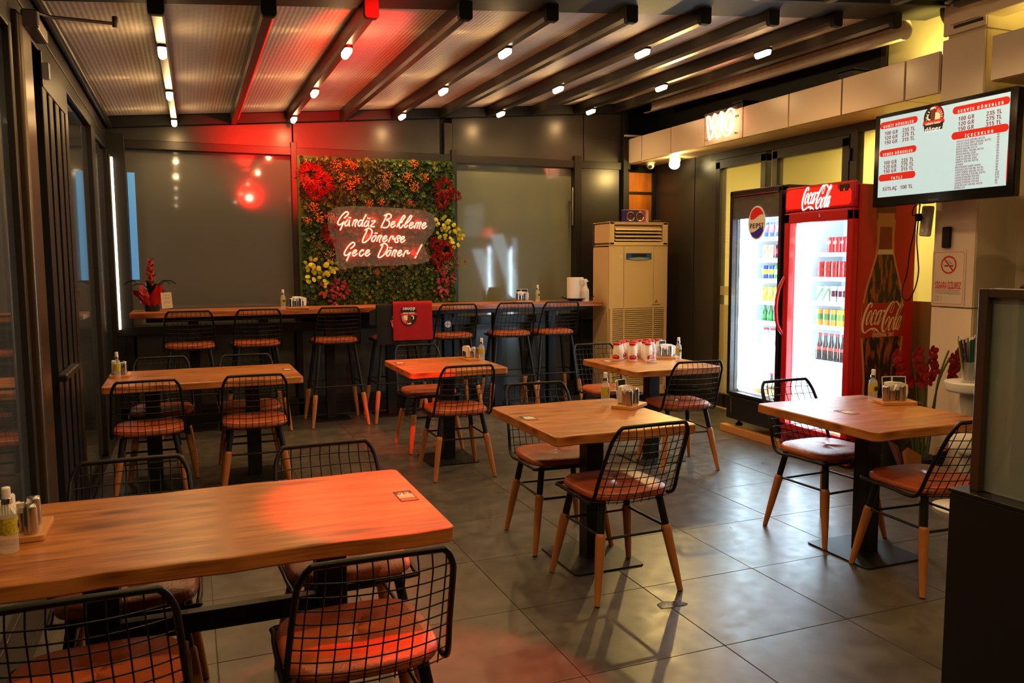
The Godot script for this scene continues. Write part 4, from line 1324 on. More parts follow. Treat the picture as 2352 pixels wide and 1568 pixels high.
	part("lettering", text(G.new(), "MITSUBISHI", 0.018, at3(0.215, 1.018, f + 0.003)), mat(Color(0.25, 0.2, 0.15), 0.5), t)
	# speaker on top
	var sp := thing("radio_speaker", "small purple and pink twin speaker on top of the air conditioner", "speaker", Vector3(4.387, 1.871, -7.47))
	var c := G.new()
	c.box(Vector3(-0.055, 0.062, 0), Vector3(0.165, 0.124, 0.09), 0.006)
	part("left_half", c, mat(Color(0.22, 0.16, 0.50), 0.35), sp)
	part("right_half", G.new().box(Vector3(0.055, 0.062, 0), Vector3(0.10, 0.1235, 0.089), 0.004), mat(Color(0.66, 0.20, 0.42), 0.35), sp)
	part("top_rim", G.new().box(Vector3(-0.005, 0.126, 0.0), Vector3(0.27, 0.006, 0.092), 0.002), mat(Color(0.75, 0.6, 0.7), 0.3), sp)
	part("side_strip", G.new().box(Vector3(0.117, 0.062, 0.002), Vector3(0.036, 0.115, 0.09), 0.003), mat(Color(0.72, 0.62, 0.60), 0.4), sp)
	for x in [-0.081, 0.029]:
		var ring := part("speaker_ring", G.new().lathe([Vector2(0.040, 0.0), Vector2(0.050, 0.0), Vector2(0.050, 0.010), Vector2(0.046, 0.014), Vector2(0.040, 0.008)], 24, Vector3(x, 0.06, 0.043), Basis(Vector3.RIGHT, PI / 2), false), M.chrome, sp)
		part("speaker_cone", G.new().lathe([Vector2(0.041, 0.006), Vector2(0.036, 0.008), Vector2(0.018, 0.002), Vector2(0.015, 0.006), Vector2(0.001, 0.009)], 24, Vector3(x, 0.06, 0.043), Basis(Vector3.RIGHT, PI / 2), false), mat(Color(0.33, 0.15, 0.12), 0.5), ring)
	var an := thing("charger_lead", "short black lead with a metal tip beside the small speaker", "cable", Vector3(4.60, 1.876, -7.47))
	part("lead", G.new().tube([Vector3(-0.08, 0.008, 0), Vector3(-0.02, 0.008, 0.02), Vector3(0.03, 0.008, 0.01)], 0.006, 6), M.rubber, an)
	part("metal_tip", G.new().tube([Vector3(0.0, 0.016, 0.02), Vector3(0.10, 0.016, 0.0)], 0.005, 6), M.alu, an)
	# flood lamp and camera under the band
	var l := thing("flood_lamp", "bright round flood lamp under the pale band above the dark panel", "lamp", Vector3(4.74, 2.535, -7.28))
	part("lamp_arm", G.new().tube([Vector3(0, 0.0, 0), Vector3(0, -0.03, 0)], 0.012, 8), M.white, l)
	part("lamp_head", G.new().lathe([Vector2(0.02, 0.0), Vector2(0.055, 0.01), Vector2(0.062, 0.05), Vector2(0.055, 0.055)], 18, Vector3(0.02, -0.045, -0.03), Basis.looking_at(Vector3(0.55, 0.62, -0.75)) * Basis(Vector3.RIGHT, -PI / 2)), M.white, l)
	part("lamp_face", G.new().lathe([Vector2(0.001, -0.012), Vector2(0.05, -0.012), Vector2(0.056, 0.0), Vector2(0.001, 0.006)], 18, Vector3(-0.012, -0.075, 0.012), Basis.looking_at(Vector3(0.55, 0.62, -0.75)) * Basis(Vector3.RIGHT, PI / 2)), glow(Color(1, 0.92, 0.66), 30.0), l)
	spot(l, Vector3(-0.035, -0.095, 0.035), Vector3(-0.60, -0.52, 0.78), FLOOD, FLOOD_E, 58.0, 0.5, 0.035)
	spot(l, Vector3(-0.035, -0.095, 0.035), Vector3(0.1, -1, 0.25), FLOOD, 0.22, 70.0, 0.9, 0.03)
	spot(l, Vector3(-0.03, -0.08, 0.0), Vector3(-0.35, -0.25, -1), FLOOD, 0.6, 40.0, 1.0, 0.03)
	var cm := thing("security_camera", "white dome security camera hanging beside the flood lamp", "camera", Vector3(4.72, 2.535, -7.72))
	part("camera_base", G.new().lathe([Vector2(0.001, -0.02), Vector2(0.045, -0.02), Vector2(0.055, 0.0), Vector2(0.001, 0.0)], 20), M.white, cm)
	part("camera_ball", G.new().lathe([Vector2(0.001, -0.075), Vector2(0.025, -0.07), Vector2(0.04, -0.05), Vector2(0.042, -0.03), Vector2(0.03, -0.012)], 20), M.white, cm)
	part("camera_eye", G.new().lathe([Vector2(0.001, 0.0), Vector2(0.02, 0.0), Vector2(0.018, 0.008), Vector2(0.001, 0.009)], 16, Vector3(-0.018, -0.052, 0.026), Basis.looking_at(Vector3(0.5, 0.35, -0.8)) * Basis(Vector3.RIGHT, PI / 2)), M.rubber, cm)
	# lamps standing on the band, lighting the wall above it
	for q in [[-4.83, 0.0, "black lamp box standing on the pale band near the column"], [-6.10, 1.0, "small black lamp box standing on the pale band above the neon letters"]]:
		var u := thing("wall_washer", q[2], "lamp", Vector3(4.70, 2.805, q[0]))
		part("lamp_box", G.new().box(Vector3(0, 0.03, 0), Vector3(0.16, 0.06, 0.14), 0.01), M.black, u)
		part("lamp_lid", G.new().box(Vector3(0, 0.066, 0), Vector3(0.18, 0.014, 0.16), 0.004), M.black, u)
	var up := thing("wall_washer", "glowing lamp hidden behind the pale band beside the column", "lamp", Vector3(4.74, 2.70, -4.25))
	part("lamp_box", G.new().box(Vector3(0, -0.03, 0), Vector3(0.10, 0.05, 0.16), 0.01), M.black, up)
	part("lamp_lens", G.new().box(Vector3(0, 0.0, 0), Vector3(0.08, 0.012, 0.13), 0.003), glow(Color(1, 0.88, 0.5), 3.0), up)
	spot(up, Vector3(0, 0.02, 0), Vector3(0.35, 1, 0), Color(1.0, 0.86, 0.42), 0.9, 70.0, 0.8, 0.05)
	var up2 := thing("wall_washer", "glowing lamp hidden behind the pale band right of the column", "lamp", Vector3(4.76, 2.70, -3.1))
	part("lamp_box", G.new().box(Vector3(0, -0.03, 0), Vector3(0.10, 0.05, 0.16), 0.01), M.black, up2)
	part("lamp_lens", G.new().box(Vector3(0, 0.0, 0), Vector3(0.08, 0.012, 0.13), 0.003), glow(Color(1, 0.88, 0.5), 3.0), up2)
	spot(up2, Vector3(0, 0.02, 0), Vector3(0.1, 1, -0.2), Color(1.0, 0.86, 0.42), 1.0, 75.0, 0.8, 0.05)
	# neon letters of the lavatory
	var n := thing("neon_sign", "small neon outline letters WC on clear acrylic on the pale band", "neon sign", Vector3(4.53, 2.69, -6.235), -PI / 2)
	part("acrylic_plate", G.new().prism(round_rect(0.48, 0.255, 0.008), -0.006, -0.002), M.glass, n)
	var wl := [Vector3(-0.195, 0.075, 0), Vector3(-0.175, 0.10, 0), Vector3(-0.15, 0.075, 0), Vector3(-0.135, -0.01, 0), Vector3(-0.125, -0.01, 0), Vector3(-0.095, 0.09, 0), Vector3(-0.075, 0.105, 0), Vector3(-0.055, 0.08, 0), Vector3(-0.04, -0.005, 0), Vector3(-0.03, -0.005, 0), Vector3(0.005, 0.095, 0), Vector3(0.025, 0.105, 0), Vector3(0.04, 0.08, 0), Vector3(-0.01, -0.09, 0), Vector3(-0.035, -0.11, 0), Vector3(-0.06, -0.09, 0), Vector3(-0.075, -0.005, 0), Vector3(-0.085, -0.005, 0), Vector3(-0.12, -0.09, 0), Vector3(-0.145, -0.11, 0), Vector3(-0.165, -0.09, 0)]
	var cl := [Vector3(0.20, 0.03, 0), Vector3(0.205, 0.075, 0), Vector3(0.17, 0.11, 0), Vector3(0.12, 0.105, 0), Vector3(0.07, 0.05, 0), Vector3(0.045, -0.03, 0), Vector3(0.06, -0.09, 0), Vector3(0.105, -0.115, 0), Vector3(0.16, -0.09, 0), Vector3(0.20, -0.03, 0), Vector3(0.19, -0.005, 0), Vector3(0.17, -0.015, 0), Vector3(0.14, -0.06, 0), Vector3(0.11, -0.07, 0), Vector3(0.09, -0.04, 0), Vector3(0.10, 0.02, 0), Vector3(0.13, 0.06, 0), Vector3(0.155, 0.065, 0), Vector3(0.165, 0.03, 0), Vector3(0.185, 0.015, 0)]
	part("neon_tube", G.new().tube(smooth_line(wl, true, 4), 0.0075, 7, true), glow(Color(1.0, 0.72, 0.55), 7.0), n)
	part("neon_tube", G.new().tube(smooth_line(cl, true, 4), 0.0075, 7, true), glow(Color(1.0, 0.72, 0.55), 7.0), n)
	part("connector", G.new().box(Vector3(0.245, 0.035, 0.0), Vector3(0.05, 0.02, 0.012), 0.004), M.white, n)
	for q in [[-0.22, 0.105], [0.22, 0.105], [-0.22, -0.105], [0.22, -0.105]]:
		part("standoff", G.new().lathe([Vector2(0.007, -0.03), Vector2(0.007, 0.003), Vector2(0.001, 0.004)], 10, Vector3(q[0], q[1], 0), Basis(Vector3.RIGHT, PI / 2)), M.steel, n)
	for x in [-0.10, 0.12]: omni(n, Vector3(x, 0.0, 0.03), Color(1.0, 0.32, 0.20), 0.011, 0.03)

# ---------------------------------------------------------------- lettering in script
func ribbon(g: G, pts: Array, x: Transform3D) -> void:
	var line := smooth_line(pts, false, 5)
	var f := x.basis * Vector3(0, 0, 1)
	var prev := []
	for i in line.size():
		var a: Vector3 = line[maxi(i - 1, 0)]
		var b: Vector3 = line[mini(i + 1, line.size() - 1)]
		var d := Vector2(b.x - a.x, b.y - a.y).normalized()
		var s: Vector2 = Vector2(-d.y, d.x) * (float(line[i].z) * 0.5)
		var p := Vector2(line[i].x, line[i].y)
		var cur := [x * Vector3(p.x + s.x, p.y + s.y, 0), x * Vector3(p.x - s.x, p.y - s.y, 0)]
		if prev.size():
			g.flat(prev[0], prev[1], cur[1], f); g.flat(prev[0], cur[1], cur[0], f)
		prev = cur

func script_logo(g: G, width: float, x: Transform3D) -> G:
	var k := width / 13.8
	var m := x * Transform3D(Basis(Vector3(k, 0, 0), Vector3(0, -k, 0), Vector3(0, 0, 1)), Vector3(-8.9 * k, 7.0 * k, 0))
	var strokes := {
		"C": [[4.9, 4.55, .3], [5.2, 3.9, .4], [4.9, 3.35, .35], [4.1, 3.95, .6], [3.2, 5.5, .7], [2.5, 7.5, .7], [2.3, 9.2, .65], [2.55, 10.4, .6], [3.2, 10.75, .35], [4.2, 10.2, .35], [5.2, 9.85, .5], [6.1, 9.95, .75], [6.8, 10.15, .6], [7.4, 10.5, .35], [7.85, 11.0, .06]],
		"tail": [[6.3, 10.1, .6], [6.2, 10.5, .35], [6.1, 10.95, .05]],
		"o": [[5.1, 5.2, .25], [4.4, 5.8, .5], [3.65, 7.5, .55], [3.6, 8.75, .4], [4.2, 8.3, .16], [4.9, 7.0, .16], [5.2, 5.9, .25], [5.05, 5.15, .22]],
		"link": [[4.6, 6.3, .14], [5.0, 6.6, .14], [5.6, 6.4, .2]],
		"c": [[6.45, 6.3, .3], [6.72, 5.5, .3], [6.3, 5.2, .28], [5.55, 6.4, .5], [5.05, 8.0, .55], [5.2, 8.85, .4], [6.0, 8.3, .15], [6.6, 7.6, .12]],
		"a": [[8.3, 5.25, .3], [7.4, 5.7, .42], [6.5, 7.4, .5], [6.3, 8.75, .42], [6.9, 8.4, .15], [7.9, 6.6, .15]],
		"stem": [[8.6, 5.2, .45], [7.9, 6.8, .55], [7.25, 8.4, .5], [7.4, 8.85, .28], [8.5, 7.1, .12]],
		"dash": [[9.0, 5.75, .3], [9.3, 5.45, .62], [9.65, 5.2, .3]],
		"loop": [[12.5, 3.3, .15], [12.55, 4.2, .15], [11.95, 5.7, .15], [11.5, 6.0, .15], [11.4, 5.3, .15], [12.0, 4.0, .15], [12.6, 3.45, .18], [13.2, 3.15, .3], [13.75, 3.6, .5], [14.2, 4.25, .5]],
		"K": [[12.5, 3.2, .35], [11.6, 3.5, .5], [10.5, 4.9, .65], [9.4, 6.8, .75], [8.85, 9.0, .75], [8.85, 10.2, .65], [9.35, 10.65, .4], [10.2, 9.9, .17], [11.0, 8.2, .17], [11.15, 7.2, .3], [10.8, 7.05, .3], [10.0, 8.2, .45], [9.65, 9.1, .1]],
		"q": [[12.5, 7.0, .25], [11.7, 7.8, .5], [10.95, 9.5, .55], [10.95, 10.4, .4], [11.6, 10.0, .15], [12.4, 8.4, .15], [12.62, 7.4, .25], [12.4, 6.95, .22]],
		"l": [[15.3, 3.35, .3], [14.6, 4.2, .4], [13.6, 6.2, .5], [12.85, 8.4, .5], [12.45, 10.0, .5], [12.65, 10.35, .3], [13.2, 9.6, .15]],
		"m": [[15.3, 3.3, .2], [15.2, 4.4, .2], [14.7, 5.6, .15], [13.4, 7.8, .15]],
		"w": [[14.7, 4.85, .35], [15.25, 4.5, .4], [15.75, 3.85, .15]],
		"b": [[15.1, 6.9, .3], [14.3, 7.3, .42], [13.5, 8.9, .5], [13.35, 10.15, .42], [13.9, 9.9, .15], [14.8, 8.2, .15]],
		"n": [[15.25, 7.0, .4], [14.5, 8.5, .5], [13.95, 9.95, .48], [14.15, 10.25, .28], [15.0, 8.7, .12]]}
	for s in strokes:
		var pts := []
		for q in strokes[s]: pts.append(Vector3(q[0], q[1], q[2]))
		ribbon(g, pts, m)
	return g

# ---------------------------------------------------------------- drink fridges
# a drink can with a coloured sleeve: base colour, second colour, pattern
func can_proto(called: String, a: Color, b: Color, pattern: int, h: float, r: float) -> Node3D:
	var t := thing(called, "", "can")
	var g := G.new()
	g.tint = a
	g.lathe([Vector2(r * 0.8, 0.0), Vector2(r, 0.006), Vector2(r, h - 0.012), Vector2(r * 0.86, h - 0.002)], 14)
	g.tint = b
	if pattern == 0:
		for k in 3:
			var pts := []
			for i in 9:
				var q := TAU * (k / 3.0) + i * 0.22
				pts.append(Vector3(cos(q) * (r - 0.0005), h * (0.12 + 0.09 * i), -sin(q) * (r - 0.0005)))
			g.tube(pts, 0.006, 4)
	elif pattern == 1:
		for y in [0.16, 0.30]: g.lathe([Vector2(r + 0.0004, h * y), Vector2(r + 0.0006, h * y + 0.003), Vector2(r + 0.0006, h * y + 0.010), Vector2(r + 0.0004, h * y + 0.013)], 14, Vector3.ZERO, Basis.IDENTITY, false)
		g.lathe([Vector2(r + 0.0004, h * 0.60), Vector2(r + 0.0006, h * 0.62), Vector2(r + 0.0006, h * 0.78), Vector2(r + 0.0004, h * 0.80)], 14, Vector3.ZERO, Basis.IDENTITY, false)
	elif pattern == 2:
		g.lathe([Vector2(r + 0.0004, h * 0.36), Vector2(r + 0.0006, h * 0.38), Vector2(r + 0.0006, h * 0.70), Vector2(r + 0.0004, h * 0.72)], 14, Vector3.ZERO, Basis.IDENTITY, false)
	part("can_body", g, M.painted, t)
	if pattern == 3:
		var s := G.new()
		script_logo(s, r * 1.5, at3(0, h * 0.68, r + 0.0008))
		part("script_print", s, M.white, t)
	part("can_lid", G.new().lathe([Vector2(r * 0.86, h - 0.003), Vector2(r * 0.84, h), Vector2(r * 0.78, h - 0.003), Vector2(0.001, h - 0.003)], 14), M.alu, t)
	return t

func bottle_proto(called: String, prof: Array, body: Material, cap: Color, cap_y: float, cap_r: float, label_col: Color, ly0: float, ly1: float, lr: float) -> Node3D:
	var t := thing(called, "", "bottle")
	part("bottle_body", G.new().lathe(prof, 14), body, t)
	part("cap", G.new().lathe([Vector2(cap_r, cap_y), Vector2(cap_r + 0.001, cap_y + 0.004), Vector2(cap_r + 0.001, cap_y + 0.012), Vector2(cap_r - 0.003, cap_y + 0.016)], 14), mat(cap, 0.35), t)
	part("paper_label", G.new().lathe([Vector2(lr, ly0), Vector2(lr + 0.0008, ly0 + 0.001), Vector2(lr + 0.0008, ly1 - 0.001), Vector2(lr, ly1)], 14, Vector3.ZERO, Basis.IDENTITY, false), mat(label_col, 0.5), t)
	return t

func tub_proto(called: String, r: float, h: float, col: Color, print_col: Color) -> Node3D:
	var t := thing(called, "", "tub")
	part("tub_body", G.new().lathe([Vector2(r * 0.86, 0), Vector2(r * 0.88, 0.004), Vector2(r, h * 0.92), Vector2(r * 0.9, h * 0.93)], 16), mat(col, 0.5), t)
	part("tub_lid", G.new().lathe([Vector2(r, h * 0.90), Vector2(r * 1.05, h * 0.92), Vector2(r * 1.05, h), Vector2(r * 0.9, h)], 16), mat(col.lightened(0.2), 0.4), t)
	var g := G.new()
	for k in 3: g.box(Basis(Vector3.UP, (k - 1) * 0.7) * Vector3(0, h * 0.45, r * 0.95), Vector3(r * 0.55, h * 0.35, 0.004), 0.001, Basis(Vector3.UP, (k - 1) * 0.7))
	part("print_band", g, mat(print_col, 0.5), t)
	return t

# places copies of a proto in a row inside a fridge; the proto itself takes the first place
func shelf_row(proto: Node3D, fr: Transform3D, label: String, group: String, xs: Array, y: float, z: float, turn := 0.0) -> void:
	for i in xs.size():
		var p := fr * Vector3(xs[i], y, z)
		var yaw := fr.basis.get_euler().y + turn + (0.25 * sin(i * 5.3))
		if proto.get_meta("label") == "":
			proto.position = p; proto.rotation.y = yaw
			proto.set_meta("label", label); proto.set_meta("group", group)
		else:
			var d := dup(proto, str(proto.name).rstrip("_0123456789"), label, p, yaw)
			d.set_meta("group", group)

func range_of(a: float, b: float, n: int) -> Array:
	var o := []
	for i in n: o.append(lerpf(a, b, float(i) / maxi(1, n - 1)))
	return o

func make_fridges() -> void:
	black_fridge()
	red_fridge()

func black_fridge() -> void:
	var t := thing("drink_fridge", "tall black glass-door drink fridge on wooden beams, left of the red one", "fridge", Vector3(4.57, 0.10, -5.375), -PI / 2)
	var fr := Transform3D(Basis(Vector3.UP, -PI / 2), Vector3(4.57, 0.10, -5.375))
	var h := 1.945
	var blk := mat(Color(0.075, 0.08, 0.09), 0.3)
	var c := G.new()
	for s in [-1.0, 1.0]: c.box(Vector3(s * 0.305, h * 0.5 + 0.02, -0.03), Vector3(0.04, h - 0.04, 0.58), 0.004)
	c.box(Vector3(0, h * 0.5 + 0.02, -0.30), Vector3(0.60, h - 0.04, 0.04))
	c.box(Vector3(0, h - 0.06, -0.03), Vector3(0.60, 0.10, 0.56))
	c.box(Vector3(0, 0.15, -0.03), Vector3(0.60, 0.20, 0.56))
	part("cabinet", c, blk, t)
	var inn := mat(Color(0.92, 0.94, 0.95), 0.5)
	var w := G.new()
	for s in [-1.0, 1.0]: w.box(Vector3(s * 0.279, 1.05, -0.03), Vector3(0.012, 1.62, 0.50))
	w.box(Vector3(0, 1.05, -0.272), Vector3(0.56, 1.62, 0.012))
	w.box(Vector3(0, 0.256, -0.03), Vector3(0.56, 0.012, 0.50))
	w.box(Vector3(0, 1.83, -0.03), Vector3(0.56, 0.012, 0.50))
	part("inner_lining", w, inn, t)
	# door: frame, black band behind the glass at the top, glass
	var d := G.new()
	for s in [-1.0, 1.0]: d.box(Vector3(s * 0.302, 1.085, 0.29), Vector3(0.042, 1.70, 0.05), 0.008)
	d.box(Vector3(0, 1.915, 0.29), Vector3(0.646, 0.05, 0.05), 0.008)
	d.box(Vector3(0, 0.245, 0.29), Vector3(0.646, 0.03, 0.05), 0.008)
	var door := part("door_frame", d, blk, t)
	part("header_band", G.new().box(Vector3(0, 1.80, 0.288), Vector3(0.565, 0.19, 0.01)), mat(Color(0.03, 0.03, 0.035), 0.15), door)
	part("door_glass", G.new().box(Vector3(0, 1.07, 0.306), Vector3(0.565, 1.63, 0.006)), M.glass, door)
	part("red_trim", G.new().box(Vector3(0, 1.893, 0.318), Vector3(0.56, 0.008, 0.006), 0.002), mat(Color(0.45, 0.05, 0.12), 0.3), door)
	part("handle", G.new().box(Vector3(-0.338, 1.09, 0.25), Vector3(0.03, 0.25, 0.06), 0.006), blk, door)
	var f := G.new()
	f.box(Vector3(0, 0.125, 0.285), Vector3(0.646, 0.20, 0.06), 0.012)
	part("kick_panel", f, blk, t)
	part("red_skirt", G.new().box(Vector3(0, 0.035, 0.30), Vector3(0.62, 0.012, 0.02), 0.003), mat(Color(0.40, 0.04, 0.12), 0.3), t)
	part("blue_display", G.new().box(Vector3(0.19, 0.17, 0.316), Vector3(0.035, 0.028, 0.004), 0.001), glow(Color(0.3, 0.55, 1.0), 3.0), t)
	var dots := G.new()
	for k in 9: dots.box(Vector3(-0.25, 0.20 - 0.014 * k, 0.316), Vector3(0.004, 0.004, 0.003))
	part("vent_dots", dots, M.cream, t)
	for sx in [-0.26, 0.26]:
		for sz in [-0.22, 0.22]: part("foot", G.new().lathe([Vector2(0.03, -0.040), Vector2(0.03, -0.02), Vector2(0.012, -0.015), Vector2(0.012, 0.06)], 12, Vector3(sx, 0.0, sz)), M.rubber, t)
	# round emblem on the glass
	var e := part("emblem_disc", G.new().prism(disc(0.105, 0.135, 32), 0, 0.004, at3(0.03, 1.665, 0.310), 0.001), M.white, door)
	var arc := disc(0.094, 0.122, 48)
	var bl := PackedVector2Array()
	for i in range(24, 48):
		if arc[i].y < -0.06: bl.append(arc[i])
	for i in 13:
		var u := lerpf(0.85, -0.85, i / 12.0)
		bl.append(Vector2(u * 0.088, -0.058 + 0.012 * u + 0.010 * sin(u * 3.0)))
	var rd := PackedVector2Array()
	for i in range(0, 25):
		if arc[i].y > 0.05: rd.append(arc[i])
	for i in 13:
		var u := lerpf(-0.88, 0.88, i / 12.0)
		rd.append(Vector2(u * 0.088, 0.046 + 0.012 * u + 0.012 * sin(u * 3.0)))
	part("emblem_red", G.new().prism(rd, 0, 0.0012, at3(0.03, 1.665, 0.314)), mat(Color(0.85, 0.08, 0.10), 0.4), door)
	part("emblem_blue", G.new().prism(bl, 0, 0.0012, at3(0.03, 1.665, 0.314)), mat(Color(0.08, 0.12, 0.72), 0.4), door)
	part("emblem_word", text(G.new(), "PEPSI", 0.055, at3(0.03, 1.662, 0.3155), 0, 0.165), M.void, door)
	e.set_meta("label", "round white emblem on the glass")
	# light strips and shelves
	for s in [-1.0, 1.0]:
		part("light_tube", G.new().box(Vector3(s * 0.262, 1.03, 0.235), Vector3(0.012, 1.50, 0.02), 0.003), M.white_led, t)
	area(t, Vector3(-0.245, 1.03, 0.20), Vector3(0.9, 0, -0.55), 0.04, 1.5, COLD, FRIDGE_E)
	area(t, Vector3(0.245, 1.03, 0.20), Vector3(-0.9, 0, -0.55), 0.04, 1.5, COLD, FRIDGE_E)
	area(t, Vector3(0.0, 1.05, 0.262), Vector3(0, -0.35, 1), 0.5, 1.5, COLD, FRIDGE_OUT)
	var ys := [1.55, 1.376, 1.209, 1.028, 0.861, 0.66]
	for y in ys:
		var s := G.new()
		s.box(Vector3(0, y - 0.004, -0.06), Vector3(0.54, 0.008, 0.38))
		s.box(Vector3(0, y - 0.010, 0.135), Vector3(0.545, 0.036, 0.010), 0.002)
		part("shelf", s, inn, t)
	var xs := range_of(-0.14, 0.235, 6)
	var z := 0.075
	shelf_row(can_proto("drink_can", Color(0.25, 0.45, 0.85), Color(0.85, 0.90, 0.96), 0, 0.128, 0.028), fr, "pale blue drink can on the top shelf of the black fridge", "blue cans in the black fridge", xs.slice(0, 3), ys[0], z)
	shelf_row(can_proto("drink_can", Color(0.90, 0.75, 0.85), Color(0.30, 0.70, 0.90), 1, 0.128, 0.028), fr, "pink and turquoise drink can on the top shelf of the black fridge", "pink cans in the black fridge", xs.slice(3, 6), ys[0], z)
	shelf_row(can_proto("drink_can", Color(0.94, 0.88, 0.80), Color(0.90, 0.48, 0.20), 0, 0.118, 0.028), fr, "white drink can with orange swirls on the second shelf of the black fridge", "orange swirl cans", xs.slice(0, 2), ys[1], z)
	shelf_row(can_proto("drink_can", Color(0.10, 0.10, 0.20), Color(0.75, 0.15, 0.22), 2, 0.118, 0.028), fr, "dark drink can with a red band on the second shelf of the black fridge", "dark cans in the black fridge", xs.slice(2, 6), ys[1], z)
	shelf_row(can_proto("drink_can", Color(0.12, 0.25, 0.75), Color(0.95, 0.85, 0.20), 2, 0.116, 0.028), fr, "blue drink can with a yellow band on the third shelf of the black fridge", "blue and yellow cans", xs.slice(0, 2), ys[2], z)
	shelf_row(can_proto("drink_can", Color(0.10, 0.60, 0.25), Color(0.92, 0.92, 0.90), 2, 0.116, 0.028), fr, "green drink can on the third shelf of the black fridge", "green cans in the black fridge", xs.slice(2, 4), ys[2], z)
	shelf_row(can_proto("drink_can", Color(0.95, 0.75, 0.30), Color(0.90, 0.35, 0.15), 0, 0.116, 0.028), fr, "orange and yellow drink can on the third shelf of the black fridge", "orange cans in the black fridge", xs.slice(4, 6), ys[2], z)
	shelf_row(can_proto("drink_can", Color(0.98, 0.72, 0.12), Color(0.98, 0.92, 0.60), 0, 0.120, 0.028), fr, "yellow drink can on the fourth shelf of the black fridge", "yellow cans in the black fridge", xs, ys[3], z)
	var green := mat(Color(0.03, 0.42, 0.12), 0.12)
	shelf_row(bottle_proto("soda_bottle", [Vector2(0.022, 0), Vector2(0.027, 0.005), Vector2(0.027, 0.075), Vector2(0.012, 0.105), Vector2(0.011, 0.125)], green, Color(0.05, 0.40, 0.15), 0.124, 0.013, Color(0.10, 0.55, 0.20), 0.025, 0.06, 0.0272), fr, "green soda bottle on the fifth shelf of the black fridge", "green soda bottles", xs, ys[4], z)
	var milk := mat(Color(0.93, 0.91, 0.88), 0.35)
	shelf_row(bottle_proto("milk_bottle", [Vector2(0.028, 0), Vector2(0.032, 0.005), Vector2(0.033, 0.075), Vector2(0.024, 0.115), Vector2(0.023, 0.130)], milk, Color(0.75, 0.08, 0.12), 0.129, 0.026, Color(0.90, 0.82, 0.82), 0.02, 0.055, 0.0334), fr, "white bottle with red cap on the sixth shelf of the black fridge", "white bottles in the black fridge", range_of(-0.12, 0.23, 5), ys[5], z)
	shelf_row(tub_proto("yoghurt_tub", 0.042, 0.09, Color(0.95, 0.93, 0.92), Color(0.80, 0.10, 0.12)), fr, "white and red tub stacked at the bottom of the black fridge", "tubs in the black fridge", [0.10, 0.20], 0.45, -0.02)
	shelf_row(tub_proto("yoghurt_tub", 0.045, 0.11, Color(0.95, 0.93, 0.92), Color(0.80, 0.10, 0.12)), fr, "tall white and red tub at the bottom of the black fridge", "tall tubs in the black fridge", [0.05, 0.15, 0.24], 0.262, -0.04)
	var cola := mat(Color(0.10, 0.03, 0.03), 0.1)
	shelf_row(bottle_proto("cola_bottle", [Vector2(0.024, 0), Vector2(0.028, 0.005), Vector2(0.028, 0.07), Vector2(0.013, 0.12), Vector2(0.012, 0.15)], cola, Color(0.80, 0.10, 0.12), 0.149, 0.014, Color(0.80, 0.12, 0.14), 0.03, 0.06, 0.0283), fr, "small dark cola bottle at the bottom of the black fridge", "cola bottles in the black fridge", [-0.06, 0.09], 0.262, 0.05)
	shelf_row(tub_proto("pudding_bowl", 0.048, 0.045, Color(0.88, 0.72, 0.52), Color(0.80, 0.62, 0.42)), fr, "beige pudding bowl at the bottom of the black fridge", "pudding bowls", [-0.13, -0.03, 0.08, 0.18], 0.262, 0.13)
	shelf_row(tub_proto("pudding_bowl", 0.048, 0.045, Color(0.88, 0.72, 0.52), Color(0.40, 0.30, 0.22)), fr, "beige pudding bowl on top of another in the black fridge", "upper pudding bowls", [0.03, 0.13], 0.308, 0.12)
	for k in 2:
		var b := thing("wooden_beam", ["pale wooden beam under the front of the black fridge", "pale wooden beam under the back of the black fridge"][k], "beam", Vector3([4.285, 4.76][k], 0, -5.385))
		part("beam", G.new().box(Vector3(0, 0.030, 0), Vector3(0.06, 0.060, 0.78), 0.003), M.tray, b)

